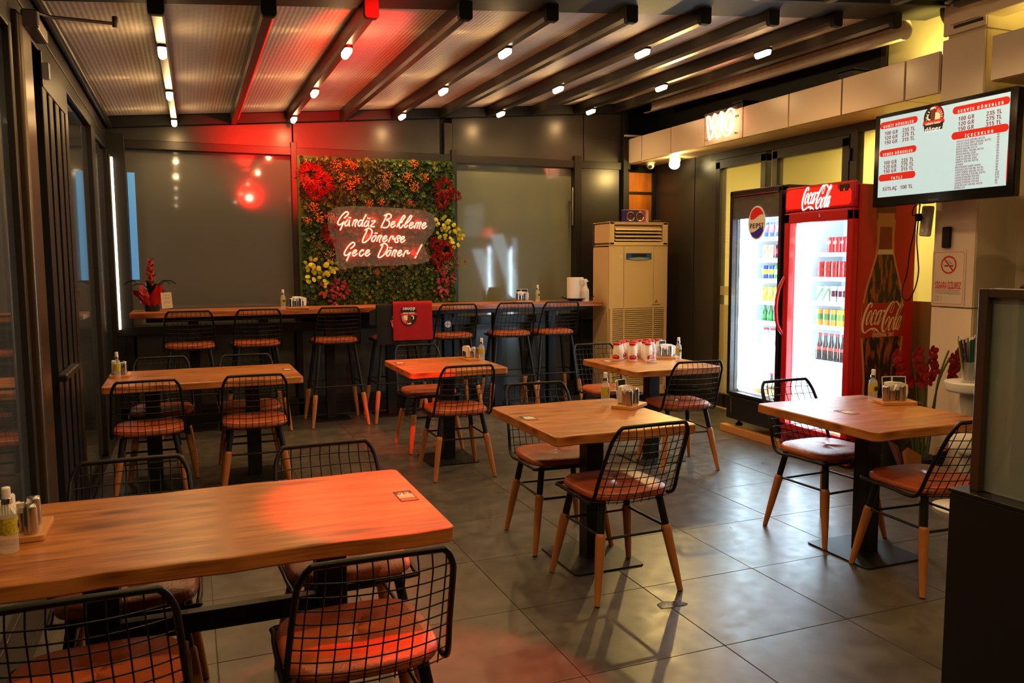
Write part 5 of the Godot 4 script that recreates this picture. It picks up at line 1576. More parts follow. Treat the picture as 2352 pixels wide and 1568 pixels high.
func red_fridge() -> void:
	var t := thing("drink_fridge", "tall red glass-door drink fridge with a bottle printed on its side and a lit header", "fridge", Vector3(4.51, 0.0, -4.635), -PI / 2)
	var fr := Transform3D(Basis(Vector3.UP, -PI / 2), Vector3(4.51, 0.0, -4.635))
	var c := G.new()
	for s in [-1.0, 1.0]: c.box(Vector3(s * 0.325, 1.02, -0.025), Vector3(0.04, 1.92, 0.53), 0.006)
	c.box(Vector3(0, 1.02, -0.27), Vector3(0.62, 1.92, 0.04))
	c.box(Vector3(0, 1.90, -0.02), Vector3(0.64, 0.16, 0.52))
	c.box(Vector3(0, 0.115, -0.02), Vector3(0.62, 0.15, 0.50))
	part("cabinet", c, M.red, t)
	var inn := mat(Color(0.90, 0.93, 0.95), 0.5)
	var w := G.new()
	for s in [-1.0, 1.0]: w.box(Vector3(s * 0.299, 1.0, -0.02), Vector3(0.012, 1.62, 0.47))
	w.box(Vector3(0, 1.0, -0.245), Vector3(0.60, 1.62, 0.012))
	w.box(Vector3(0, 0.195, -0.02), Vector3(0.60, 0.012, 0.47))
	w.box(Vector3(0, 1.81, -0.02), Vector3(0.60, 0.012, 0.47))
	for k in 24: w.box(Vector3(0, 0.26 + 0.06 * k, -0.238), Vector3(0.58, 0.006, 0.006))
	part("inner_lining", w, inn, t)
	# lit header
	var hd := G.new()
	hd.prism(round_rect(0.69, 0.185, 0.02), 0.0, 0.045, at3(0, 1.912, 0.245), 0.012)
	var head := part("header", hd, M.red, t)
	var fc := G.new()
	var face := PackedVector2Array([Vector2(-0.31, -0.07), Vector2(0.30, -0.07), Vector2(0.32, -0.05), Vector2(0.32, 0.02), Vector2(0.305, 0.038), Vector2(0.195, 0.038), Vector2(0.19, 0.072), Vector2(-0.30, 0.072), Vector2(-0.32, 0.05), Vector2(-0.325, -0.05)])
	fc.prism(face, 0.0, 0.006, at3(0, 1.912, 0.288), 0.002)
	part("lit_face", fc, glow(Color(0.90, 0.07, 0.04), 1.25), head)
	var lg := script_logo(G.new(), 0.30, at3(-0.005, 1.910, 0.296))
	part("lit_lettering", lg, glow(Color(1.0, 0.95, 0.90), 2.5), head)
	area(head, Vector3(0, 1.91, 0.31), Vector3(0, -0.1, 1), 0.5, 0.12, Color(1.0, 0.25, 0.18), 0.10)
	var cp := part("control_panel", G.new().box(Vector3(0.255, 1.958, 0.292), Vector3(0.085, 0.048, 0.008), 0.003), M.void, head)
	part("red_digit", text(G.new(), "4", 0.028, at3(0.258, 1.956, 0.2975)), glow(Color(1, 0.1, 0.1), 2.0), head)
	cp.set_meta("label", "black temperature display")
	# door
	var d := G.new()
	for s in [-1.0, 1.0]: d.box(Vector3(s * 0.315, 1.0, 0.265), Vector3(0.06, 1.62, 0.05), 0.006)
	d.box(Vector3(0, 1.775, 0.265), Vector3(0.69, 0.075, 0.05), 0.006)
	d.box(Vector3(0, 0.20, 0.265), Vector3(0.69, 0.05, 0.05), 0.006)
	var door := part("door_frame", d, M.red, t)
	part("door_glass", G.new().box(Vector3(0, 0.985, 0.280), Vector3(0.575, 1.53, 0.006)), M.glass, door)
	part("door_lock", G.new().lathe([Vector2(0.001, 0), Vector2(0.010, 0.0), Vector2(0.009, 0.01), Vector2(0.001, 0.011)], 12, Vector3(0.03, 1.782, 0.29), Basis(Vector3.RIGHT, PI / 2)), M.chrome, door)
	part("handle", G.new().tube(smooth_line([Vector3(-0.325, 1.34, 0.285), Vector3(-0.345, 1.25, 0.32), Vector3(-0.355, 1.12, 0.335), Vector3(-0.35, 0.98, 0.325), Vector3(-0.33, 0.90, 0.285)]), 0.014, 8), M.red, door)
	var k1 := G.new()
	k1.box(Vector3(0, 0.095, 0.255), Vector3(0.69, 0.15, 0.03), 0.004)
	part("kick_panel", k1, M.red_deep, t)
	var sl := G.new()
	for k in 6: sl.box(Vector3(0, 0.045 + 0.016 * k, 0.272), Vector3(0.58, 0.005, 0.004))
	part("vent_slots", sl, M.void, t)
	for sx in [-0.28, 0.28]:
		for sz in [-0.20, 0.20]: part("foot", G.new().lathe([Vector2(0.025, 0), Vector2(0.025, 0.015), Vector2(0.012, 0.02), Vector2(0.012, 0.06)], 12, Vector3(sx, 0, sz)), M.rubber, t)
	for s in [-1.0, 1.0]: part("light_tube", G.new().box(Vector3(s * 0.28, 0.98, 0.215), Vector3(0.012, 1.45, 0.02), 0.003), M.white_led, t)
	area(t, Vector3(-0.262, 0.98, 0.19), Vector3(0.9, 0, -0.55), 0.04, 1.45, COLD, FRIDGE_E)
	area(t, Vector3(0.262, 0.98, 0.19), Vector3(-0.9, 0, -0.55), 0.04, 1.45, COLD, FRIDGE_E)
	area(t, Vector3(0.0, 0.98, 0.236), Vector3(0, -0.35, 1), 0.5, 1.45, COLD, FRIDGE_OUT)
	var ys := [1.512, 1.333, 1.152, 0.976, 0.715]
	for y in ys:
		var s := G.new()
		s.box(Vector3(0, y - 0.004, -0.05), Vector3(0.58, 0.008, 0.36))
		s.box(Vector3(0, y - 0.008, 0.135), Vector3(0.585, 0.030, 0.010), 0.002)
		part("shelf", s, inn, t)
	var z := 0.075
	var xs := range_of(-0.17, 0.25, 7)
	shelf_row(can_proto("drink_can", Color(0.78, 0.06, 0.10), Color.WHITE, 3, 0.122, 0.030), fr, "red drink can with white script on the top shelf of the red fridge", "red cans on the top shelf", range_of(-0.13, 0.15, 5), ys[0], z - 0.05)
	shelf_row(can_proto("drink_can", Color(0.95, 0.70, 0.25), Color(0.25, 0.50, 0.80), 2, 0.122, 0.030), fr, "orange and blue drink can at the end of the top shelf of the red fridge", "", [0.225], ys[0], z - 0.05)
	shelf_row(can_proto("drink_can", Color(0.80, 0.07, 0.11), Color(0.55, 0.10, 0.12), 1, 0.122, 0.030), fr, "red drink can with a dark band on the second shelf of the red fridge", "red cans on the second shelf", xs, ys[1], z)
	shelf_row(can_proto("drink_can", Color(0.85, 0.93, 0.86), Color(0.05, 0.60, 0.25), 0, 0.122, 0.030), fr, "green and white drink can on the third shelf of the red fridge", "green cans in the red fridge", xs.slice(0, 2), ys[2], z)
	shelf_row(can_proto("drink_can", Color(0.92, 0.86, 0.87), Color(0.28, 0.05, 0.15), 2, 0.122, 0.030), fr, "white drink can with dark cherry print on the third shelf of the red fridge", "cherry cans", xs.slice(2, 7), ys[2], z)
	shelf_row(can_proto("drink_can", Color(0.95, 0.50, 0.08), Color(0.20, 0.45, 0.15), 2, 0.125, 0.030), fr, "orange drink can on the fourth shelf of the red fridge", "orange cans in the red fridge", xs.slice(0, 3), ys[3], z)
	shelf_row(can_proto("drink_can", Color(0.98, 0.85, 0.12), Color(0.35, 0.55, 0.12), 2, 0.125, 0.030), fr, "yellow drink can on the fourth shelf of the red fridge", "yellow cans in the red fridge", xs.slice(3, 7), ys[3], z)
	var cola := mat(Color(0.11, 0.03, 0.025), 0.08)
	shelf_row(bottle_proto("cola_bottle", [Vector2(0.024, 0), Vector2(0.028, 0.004), Vector2(0.027, 0.05), Vector2(0.029, 0.085), Vector2(0.024, 0.115), Vector2(0.0135, 0.155), Vector2(0.0125, 0.19)], cola, Color(0.78, 0.08, 0.10), 0.189, 0.0145, Color(0.85, 0.15, 0.15), 0.078, 0.100, 0.0292), fr, "dark cola glass bottle with red cap on the fifth shelf of the red fridge", "cola bottles in the red fridge", range_of(-0.17, 0.25, 8), ys[4], z)
	shelf_row(tub_proto("white_bucket", 0.072, 0.14, Color(0.94, 0.93, 0.92), Color(0.82, 0.10, 0.12)), fr, "white bucket with red print on the floor of the red fridge", "white buckets", [0.02, 0.19], 0.345, 0.02)
	shelf_row(tub_proto("white_bucket", 0.060, 0.12, Color(0.94, 0.93, 0.92), Color(0.82, 0.10, 0.12)), fr, "white bucket with red print stacked highest in the red fridge", "", [0.20], 0.49, -0.02)
	shelf_row(tub_proto("white_bucket", 0.075, 0.14, Color(0.92, 0.92, 0.92), Color(0.80, 0.15, 0.15)), fr, "white and red tub on the bottom of the red fridge, left of the blue ones", "", [-0.03], 0.202, 0.10)
	shelf_row(tub_proto("cheese_tub", 0.055, 0.115, Color(0.92, 0.84, 0.40), Color(0.10, 0.15, 0.60)), fr, "yellow tub with blue print on the bottom of the red fridge", "yellow and blue tubs", [0.11, 0.23], 0.202, 0.12)
	# print on the side: a bottle, its label and the lettering
	var sx := Transform3D(Basis(Vector3(0, 0, -1), Vector3.UP, Vector3.RIGHT), Vector3(0.3452, 0, 0.24))
	var prof := [[0.085, 1.83], [0.088, 1.785], [0.072, 1.78], [0.075, 1.745], [0.088, 1.73], [0.082, 1.69], [0.078, 1.60], [0.086, 1.50], [0.12, 1.40], [0.162, 1.28], [0.192, 1.16], [0.200, 1.05], [0.196, 0.92], [0.178, 0.78], [0.162, 0.62], [0.165, 0.50], [0.185, 0.38], [0.198, 0.28], [0.192, 0.12], [0.16, 0.06]]
	var outer := PackedVector2Array()
	var inner := PackedVector2Array()
	for s in [-1.0, 1.0]:
		var seq := prof.duplicate()
		if s > 0: seq.reverse()
		for q in seq:
			outer.append(Vector2(0.245 + s * q[0], q[1]))
			if q[1] < 1.52 and q[1] > 0.07: inner.append(Vector2(0.245 + s * (q[0] - 0.018), q[1]))
	part("printed_bottle", G.new().prism(outer, 0, 0.0012, sx), mat(Color(0.78, 0.50, 0.32), 0.45), t)
	part("printed_neck", G.new().prism(PackedVector2Array([Vector2(0.185, 1.52), Vector2(0.305, 1.52), Vector2(0.298, 1.69), Vector2(0.192, 1.69)]), 0.0012, 0.0022, sx), mat(Color(0.52, 0.06, 0.05), 0.45), t)
	part("printed_cap", G.new().prism(PackedVector2Array([Vector2(0.157, 1.785), Vector2(0.333, 1.785), Vector2(0.328, 1.84), Vector2(0.162, 1.84)]), 0.0012, 0.0024, sx), mat(Color(0.42, 0.04, 0.05), 0.45), t)
	var liq := tri(mat(Color.WHITE, 0.4), Vector3(2.5, 0.7, 2.5))
	liq.albedo_texture = noise_tex(0.03, Color(0.10, 0.02, 0.02), Color(0.60, 0.28, 0.06), 4, 256, 71, 0.55)
	part("printed_cola", G.new().prism(inner, 0.0012, 0.0024, sx), liq, t)
	part("printed_foam", G.new().prism(PackedVector2Array([Vector2(0.170, 1.50), Vector2(0.320, 1.50), Vector2(0.315, 1.535), Vector2(0.178, 1.535)]), 0.0024, 0.0034, sx), M.ivory_print, t)
	part("printed_label", G.new().prism(PackedVector2Array([Vector2(0.05, 0.925), Vector2(0.44, 0.925), Vector2(0.437, 1.165), Vector2(0.055, 1.165)]), 0.0024, 0.0036, sx), mat(Color(0.66, 0.05, 0.05), 0.4), t)
	part("printed_script", script_logo(G.new(), 0.385, sx * at3(0.243, 1.065, 0.0042)), M.ivory_print, t)
	part("printed_words", text(G.new(), "ORİJİNAL TAT", 0.038, sx * at3(0.25, 0.955, 0.0042), 0, 0.20), M.ivory_print, t)

const FRIDGE_E := 1.6
const FRIDGE_OUT := 1.2
const FLOOD_E := 2.4

# ---------------------------------------------------------------- menu screen on its arm
func make_screen() -> void:
	var t := thing("menu_screen", "large black-framed screen showing a white and red price menu", "screen", Vector3(4.33, 2.115, -3.715), -PI / 2)
	var w := 1.01
	var h := 0.605
	var b := G.new()
	b.box(Vector3(0, 0, -0.045), Vector3(w - 0.1, h - 0.1, 0.05), 0.01)
	b.prism(round_rect(w, h, 0.012), -0.03, 0.022, Transform3D.IDENTITY, 0.006)
	part("bezel", b, mat(Color(0.035, 0.035, 0.04), 0.12), t)
	var sw := 0.915
	var sh := 0.515
	var cy := 0.018
	var f := part("lit_panel", G.new().box(Vector3(0, cy, 0.0225), Vector3(sw, sh, 0.003)), glow(Color(0.70, 0.83, 0.86), 0.78), t)
	area(t, Vector3(0, cy, 0.035), Vector3.BACK, sw, sh, Color(0.8, 0.95, 1.0), 0.10)
	var pill := glow(Color(0.80, 0.10, 0.05), 0.62)
	var ink := glow(Color(0.50, 0.05, 0.10), 0.5)
	var pw := glow(Color(0.95, 0.93, 0.90), 0.85)
	var place := func(u: float, v: float, d: float) -> Transform3D: return at3((u - 0.5) * sw, cy + (0.5 - v) * sh, 0.0242 + d)
	for q in [["GOBİT DÖNERLER", 0.0, 0.325, 0.095], ["EKMEK DÖNERLER", 0.005, 0.325, 0.445], ["TATLI", 0.005, 0.325, 0.755], ["SERVİS DÖNERLER", 0.60, 1.0, 0.085], ["İÇECEKLER", 0.60, 1.0, 0.375]]:
		var wd: float = (q[2] - q[1]) * sw
		var hh := 0.044
		var mid: Transform3D = place.call((q[1] + q[2]) * 0.5, q[3], 0.0)
		part("menu_pill", G.new().prism(round_rect(wd, hh, hh * 0.49, 6), 0, 0.0008, mid), pill, f)
		var sp := ""
		for i in str(q[0]).length(): sp += str(q[0])[i] + " "
		part("menu_heading", text(G.new(), sp.strip_edges(), 0.024, mid * at3(0, 0, 0.0012), 0, wd * (0.80 if str(q[0]).length() > 10 else 0.5 if str(q[0]).length() > 6 else 0.3)), pw, f)
	var g := G.new()
	var rows := [["100 GR", "235 TL"], ["120 GR", "275 TL"], ["150 GR", "315 TL"]]
	for blk in [[0.045, 0.20, 0.175, 0.058], [0.045, 0.20, 0.545, 0.054], [0.645, 0.845, 0.165, 0.058]]:
		for i in 3:
			for k in 2: text(g, rows[i][k], 0.033, place.call(blk[k], blk[2] + blk[3] * i, 0.0006), -1)
	text(g, "SÜTLAÇ", 0.033, place.call(0.045, 0.875, 0.0006), -1)
	text(g, "100 TL", 0.033, place.call(0.20, 0.875, 0.0006), -1)
	part("menu_prices", g, ink, f)
	var l := G.new()
	var items := ["COCA COLA 330 ML KUTU|45", "COCA COLA ZİRO 330 ML KUTU|45", "COCA COLA 200 ML ŞİŞE|35", "PEPSİ 330 ML KUTU|45", "PEPSİ ZİRO 330 ML KUTU|45", "PEPSİ 200 ML ŞİŞE|35", "FANTA 330 ML KUTU|45", "FANTA 200 ML ŞİŞE|35", "SPRİTE 330 ML KUTU|45", "AYRAN|30", "BEYPAZARI SADE SODA|20", "SOĞUK ÇAY 330 ML KUTU|45", "CAPY VİŞNE 330 ML KUTU|45", "CAPY ŞEFTALİ 330 ML KUTU|45", "LAVAŞ DÜRÜM 100 GR|235", "LAVAŞ DÜRÜM 120 GR|275", "LAVAŞ DÜRÜM 150 GR|315", "SOĞUK ÇAY 330 ML KUTU|45", "ERİKLİ SU|15"]
	for i in items.size():
		var p: PackedStringArray = items[i].split("|")
		text(l, p[0], 0.0155, place.call(0.64, 0.435 + 0.0295 * i, 0.0006), -1)
		text(l, p[1], 0.0155, place.call(0.925, 0.42 + 0.0295 * i, 0.0006), -1)
	part("menu_list", l, ink, f)
	logo(f, place.call(0.455, 0.13, 0.0004), 0.145, false, true)
	part("maker_name", text(G.new(), "Panasonic", 0.016, at3(-0.02, -h * 0.5 + 0.025, 0.0226)), mat(Color(0.45, 0.42, 0.4), 0.4), t)
	part("red_edge", G.new().box(Vector3(sw * 0.5 + 0.002, -0.13, 0.023), Vector3(0.005, 0.18, 0.003)), glow(Color(0.7, 0.02, 0.08), 0.8), t)
	var a := G.new()
	a.box(Vector3(0.0, 0.0, -0.12), Vector3(0.10, 0.10, 0.12), 0.01)
	a.box(Vector3(0.0, -0.03, -0.20), Vector3(0.20, 0.24, 0.03), 0.004)
	part("wall_arm", a, M.black, t)

# the shop's round badge: night and day, a spit of meat, a red band and the name
func logo(parent: Node3D, x: Transform3D, s: float, upside_down: bool, lit: bool) -> void:
	if upside_down: x = x * Transform3D(Basis(Vector3.BACK, PI), Vector3.ZERO)
	var m := func(c: Color) -> Material: return glow(c, 0.75) if lit else mat(c, 0.8)
	var k := s
	var at := func(g: G, poly: Array, lo: float, col: Color, called: String) -> void:
		var p := PackedVector2Array()
		for q in poly: p.append(q * k)
		part(called, G.new().prism(p, lo, lo + 0.0005, x), m.call(col), parent)
	var badge := PackedVector2Array()
	for i in 25: badge.append(Vector2.from_angle(lerpf(-0.25, PI + 0.25, i / 24.0)) * 0.5 + Vector2(0, 0.08))
	badge.append(Vector2(-0.52, -0.10)); badge.append(Vector2(-0.54, -0.20)); badge.append(Vector2(-0.48, -0.24)); badge.append(Vector2(-0.44, -0.48)); badge.append(Vector2(0.44, -0.48)); badge.append(Vector2(0.48, -0.24)); badge.append(Vector2(0.54, -0.20)); badge.append(Vector2(0.52, -0.10))
	at.call(null, badge, 0.0, Color(0.05, 0.04, 0.04), "badge_ground")
	var day := [Vector2(0, -0.09)]
	for i in 13: day.append(Vector2.from_angle(lerpf(-0.32, PI * 0.5, i / 12.0)) * 0.45 + Vector2(0.0, 0.08))
	at.call(null, day, 0.0006, Color(0.78, 0.12, 0.06), "badge_day")
	var sun := []
	for q in disc(0.2, 0.2, 20): sun.append(q + Vector2(0.13, 0.05))
	at.call(null, sun, 0.0012, Color(0.95, 0.85, 0.65), "badge_sun")
	var moon := []
	for i in 11: moon.append(Vector2.from_angle(lerpf(1.9, 5.6, i / 10.0)) * 0.14 + Vector2(-0.20, 0.10))
	for i in 11: moon.append(Vector2.from_angle(lerpf(5.4, 2.1, i / 10.0)) * 0.11 + Vector2(-0.165, 0.115))
	at.call(null, moon, 0.0012, Color(0.95, 0.88, 0.66), "badge_moon")
	var st := G.new()
	for q in [Vector2(-0.38, 0.10), Vector2(-0.34, 0.22), Vector2(-0.27, 0.32), Vector2(-0.18, 0.40), Vector2(-0.36, 0.0), Vector2(-0.22, 0.30)]:
		for e in [1.0, -1.0]: st.prism(PackedVector2Array([(q + Vector2(0, 0.022)) * k, (q + Vector2(-0.022, 0)) * k, (q + Vector2(0, -0.022)) * k, (q + Vector2(0.022, 0)) * k]), 0.0012, 0.0016, x)
	for i in 5:
		var a := lerpf(-0.05, 1.3, i / 4.0)
		var d := Vector2.from_angle(a)
		var n := Vector2(-d.y, d.x) * 0.012
		var o := Vector2(0.13, 0.05)
		st.prism(PackedVector2Array([(o + d * 0.22 - n) * k, (o + d * 0.33 - n) * k, (o + d * 0.33 + n) * k, (o + d * 0.22 + n) * k]), 0.0012, 0.0017, x)
	part("badge_stars", st, m.call(Color(0.95, 0.88, 0.75)), parent)
	at.call(null, [Vector2(-0.14, -0.10), Vector2(0.06, -0.10), Vector2(0.10, 0.42), Vector2(0.02, 0.45), Vector2(-0.10, 0.45), Vector2(-0.17, 0.42)], 0.0018, Color(0.28, 0.13, 0.07), "badge_meat")
	var cut := G.new()
	for i in 5:
		var y := 0.02 + 0.09 * i
		cut.prism(PackedVector2Array([Vector2(-0.13, y) * k, Vector2(0.05, y - 0.03) * k, Vector2(0.05, y - 0.015) * k, Vector2(-0.13, y + 0.02) * k]), 0.0024, 0.0027, x)
	part("badge_meat_lines", cut, m.call(Color(0.62, 0.33, 0.12)), parent)
	at.call(null, [Vector2(-0.17, 0.42), Vector2(-0.08, 0.40), Vector2(0.02, 0.43), Vector2(0.10, 0.40), Vector2(0.09, 0.47), Vector2(-0.03, 0.50), Vector2(-0.15, 0.47)], 0.0026, Color(0.92, 0.86, 0.75), "badge_fat")
	at.call(null, [Vector2(-0.53, -0.19), Vector2(0.53, -0.19), Vector2(0.51, -0.05), Vector2(-0.51, -0.05)], 0.0024, Color(0.80, 0.14, 0.07), "badge_band")
	part("badge_words", text(G.new(), "sabaha kadar", 0.15 * k, x * at3(0, -0.12 * k, 0.0034), 0, 0.76 * k), m.call(Color(0.96, 0.90, 0.80)), parent)
	part("badge_name", text(G.new(), "döner", 0.27 * k, x * at3(0, -0.33 * k, 0.0034), 0, 0.78 * k), m.call(Color(0.96, 0.94, 0.90)), parent)

# ---------------------------------------------------------------- things on the column
func make_column_things() -> void:
	var x := 4.578
	# no smoking sign
	var s := thing("no_smoking_sign", "white no smoking notice with a red ring, taped to the column under the screen", "sign", Vector3(x - 0.002, 1.343, -3.828), -PI / 2)
	part("sheet", G.new().prism(round_rect(0.245, 0.355, 0.004), -0.002, 0.0, Transform3D.IDENTITY), mat(Color(0.93, 0.86, 0.80), 0.6), s)
	var red := mat(Color(0.85, 0.12, 0.08), 0.5)
	var g := G.new()
	var o := round_rect(0.225, 0.335, 0.014, 4)
	for i in o.size():
		var p := o[i]
		var q := o[(i + 1) % o.size()]
		g.quad(Vector3(p.x, p.y, 0.0006), Vector3(q.x, q.y, 0.0006), Vector3(q.x * 0.978, q.y * 0.986, 0.0006), Vector3(p.x * 0.978, p.y * 0.986, 0.0006), Vector3.BACK)
	part("red_border", g, red, s)
	var r := G.new()
	for i in 32:
		var a := Vector2.from_angle(TAU * i / 32.0)
		var b := Vector2.from_angle(TAU * (i + 1) / 32.0)
		r.quad(Vector3(a.x * 0.058, a.y * 0.058 + 0.085, 0.001), Vector3(b.x * 0.058, b.y * 0.058 + 0.085, 0.001), Vector3(b.x * 0.048, b.y * 0.048 + 0.085, 0.001), Vector3(a.x * 0.048, a.y * 0.048 + 0.085, 0.001), Vector3.BACK)
	r.box(Vector3(0, 0.085, 0.0008), Vector3(0.10, 0.010, 0.0006), 0.0, Basis(Vector3.BACK, -0.85))
	part("red_ring", r, red, s)
	var c := G.new()
	c.box(Vector3(-0.018, 0.078, 0.0006), Vector3(0.030, 0.007, 0.0004))
	c.box(Vector3(0.022, 0.078, 0.0006), Vector3(0.024, 0.007, 0.0004))
	c.tube([Vector3(0.030, 0.086, 0.0008), Vector3(0.026, 0.094, 0.0008), Vector3(0.012, 0.100, 0.0008), Vector3(0.006, 0.108, 0.0008), Vector3(0.0, 0.112, 0.0008)], 0.0009, 4)
	c.tube([Vector3(0.018, 0.092, 0.0008), Vector3(0.004, 0.098, 0.0008), Vector3(-0.002, 0.106, 0.0008), Vector3(0.006, 0.112, 0.0008)], 0.0009, 4)
	part("cigarette", c, M.void, s)
	part("red_words", text(G.new(), "SİGARA İÇİLMEZ", 0.062, at3(0.0, -0.025, 0.001), 0, 0.19), red, s)
	var f := G.new()
	for k in 3: text(f, ["Buradaki bütün ürünlerin idare ihlaline yasaktır.", "Yöneticilere ve ikinci kişiye göz yuman idarecilere", "5727 sayılı Kanun uyarınca idari para cezası uygulanır."][k], 0.0085, at3(0.0, -0.075 - 0.011 * k, 0.001), 0, 0.185, font_plain)
	for k in 3: text(f, ["Alo Zabıta   153", "Alo Polis      155", "Alo Sağlık    184"][k], 0.0095, at3(-0.095, -0.118 - 0.012 * k, 0.001), -1, 0.055, font_plain)
	part("small_print", f, M.void, s)
	# black wall box
	var e := thing("card_holder", "small black upright box on the column between screen and notice", "box", Vector3(x - 0.012, 1.605, -3.845), -PI / 2)
	part("box_body", G.new().prism(round_rect(0.055, 0.135, 0.008), -0.012, 0.012, Transform3D.IDENTITY, 0.003), M.rubber, e)
	# power strip with its plug and the hanging cable
	var p := thing("power_strip", "white socket strip hanging at the edge of the column below the screen", "power strip", Vector3(4.545, 1.715, -3.985), -PI / 2)
	var strip := Basis(Vector3.BACK, -0.10)
	part("strip_body", G.new().box(Vector3.ZERO, Vector3(0.075, 0.20, 0.045), 0.010, strip), M.white, p)
	for k in 3: part("socket", G.new().lathe([Vector2(0.001, 0), Vector2(0.017, 0.0), Vector2(0.020, 0.004), Vector2(0.022, 0.0)], 16, strip * Vector3(-0.004, 0.06 - 0.06 * k, 0.022), strip * Basis(Vector3.RIGHT, PI / 2)), mat(Color(0.75, 0.73, 0.70), 0.5), p)
	var pc := thing("power_cable", "thin black cable looping down from the plug under the screen", "cable", Vector3(4.50, 1.74, -3.99), -PI / 2)
	part("plug", G.new().box(Vector3(-0.02, 0.0, 0.0), Vector3(0.04, 0.05, 0.035), 0.008), M.rubber, pc)
	part("cable", G.new().tube(smooth_line([Vector3(-0.02, 0.09, -0.01), Vector3(-0.06, 0.07, 0.0), Vector3(-0.07, 0.02, 0.0), Vector3(-0.03, 0.0, 0.01), Vector3(-0.035, -0.10, 0.02), Vector3(-0.06, -0.22, 0.02), Vector3(-0.075, -0.36, 0.02), Vector3(-0.11, -0.48, 0.02), Vector3(-0.095, -0.54, 0.02), Vector3(-0.05, -0.54, 0.02), Vector3(-0.005, -0.46, 0.02), Vector3(0.015, -0.36, 0.02), Vector3(0.005, -0.26, 0.02), Vector3(-0.01, -0.14, 0.02), Vector3(-0.01, 0.02, 0.01), Vector3(-0.01, 0.12, 0.0)], false, 5), 0.0045, 5), M.rubber, pc)
	# cables under the roof edge
	var u := thing("roof_cable", "yellow cable running from the roof gutter to the top of the column", "cable", Vector3(4.62, 3.02, -3.96))
	part("cable", G.new().tube(smooth_line([Vector3(0.10, 0.07, -0.08), Vector3(0.06, -0.03, -0.05), Vector3(0.0, -0.07, 0.0), Vector3(-0.03, -0.075, 0.04)], false, 5), 0.008, 6), mat(Color(0.70, 0.58, 0.22), 0.5), u)
	var v := thing("cable_loop", "coil of thin pale cable tied up above the band right of the column", "cable", Vector3(4.80, 2.92, -3.42), -PI / 2)
	var lp := []
	for i in 24: lp.append(Vector3(0.05 * cos(i * 0.6) + 0.01 * i * 0.2, 0.04 * sin(i * 0.6), 0.002 * i))
	part("cable", G.new().tube(lp, 0.004, 5), mat(Color(0.78, 0.68, 0.35), 0.5), v)

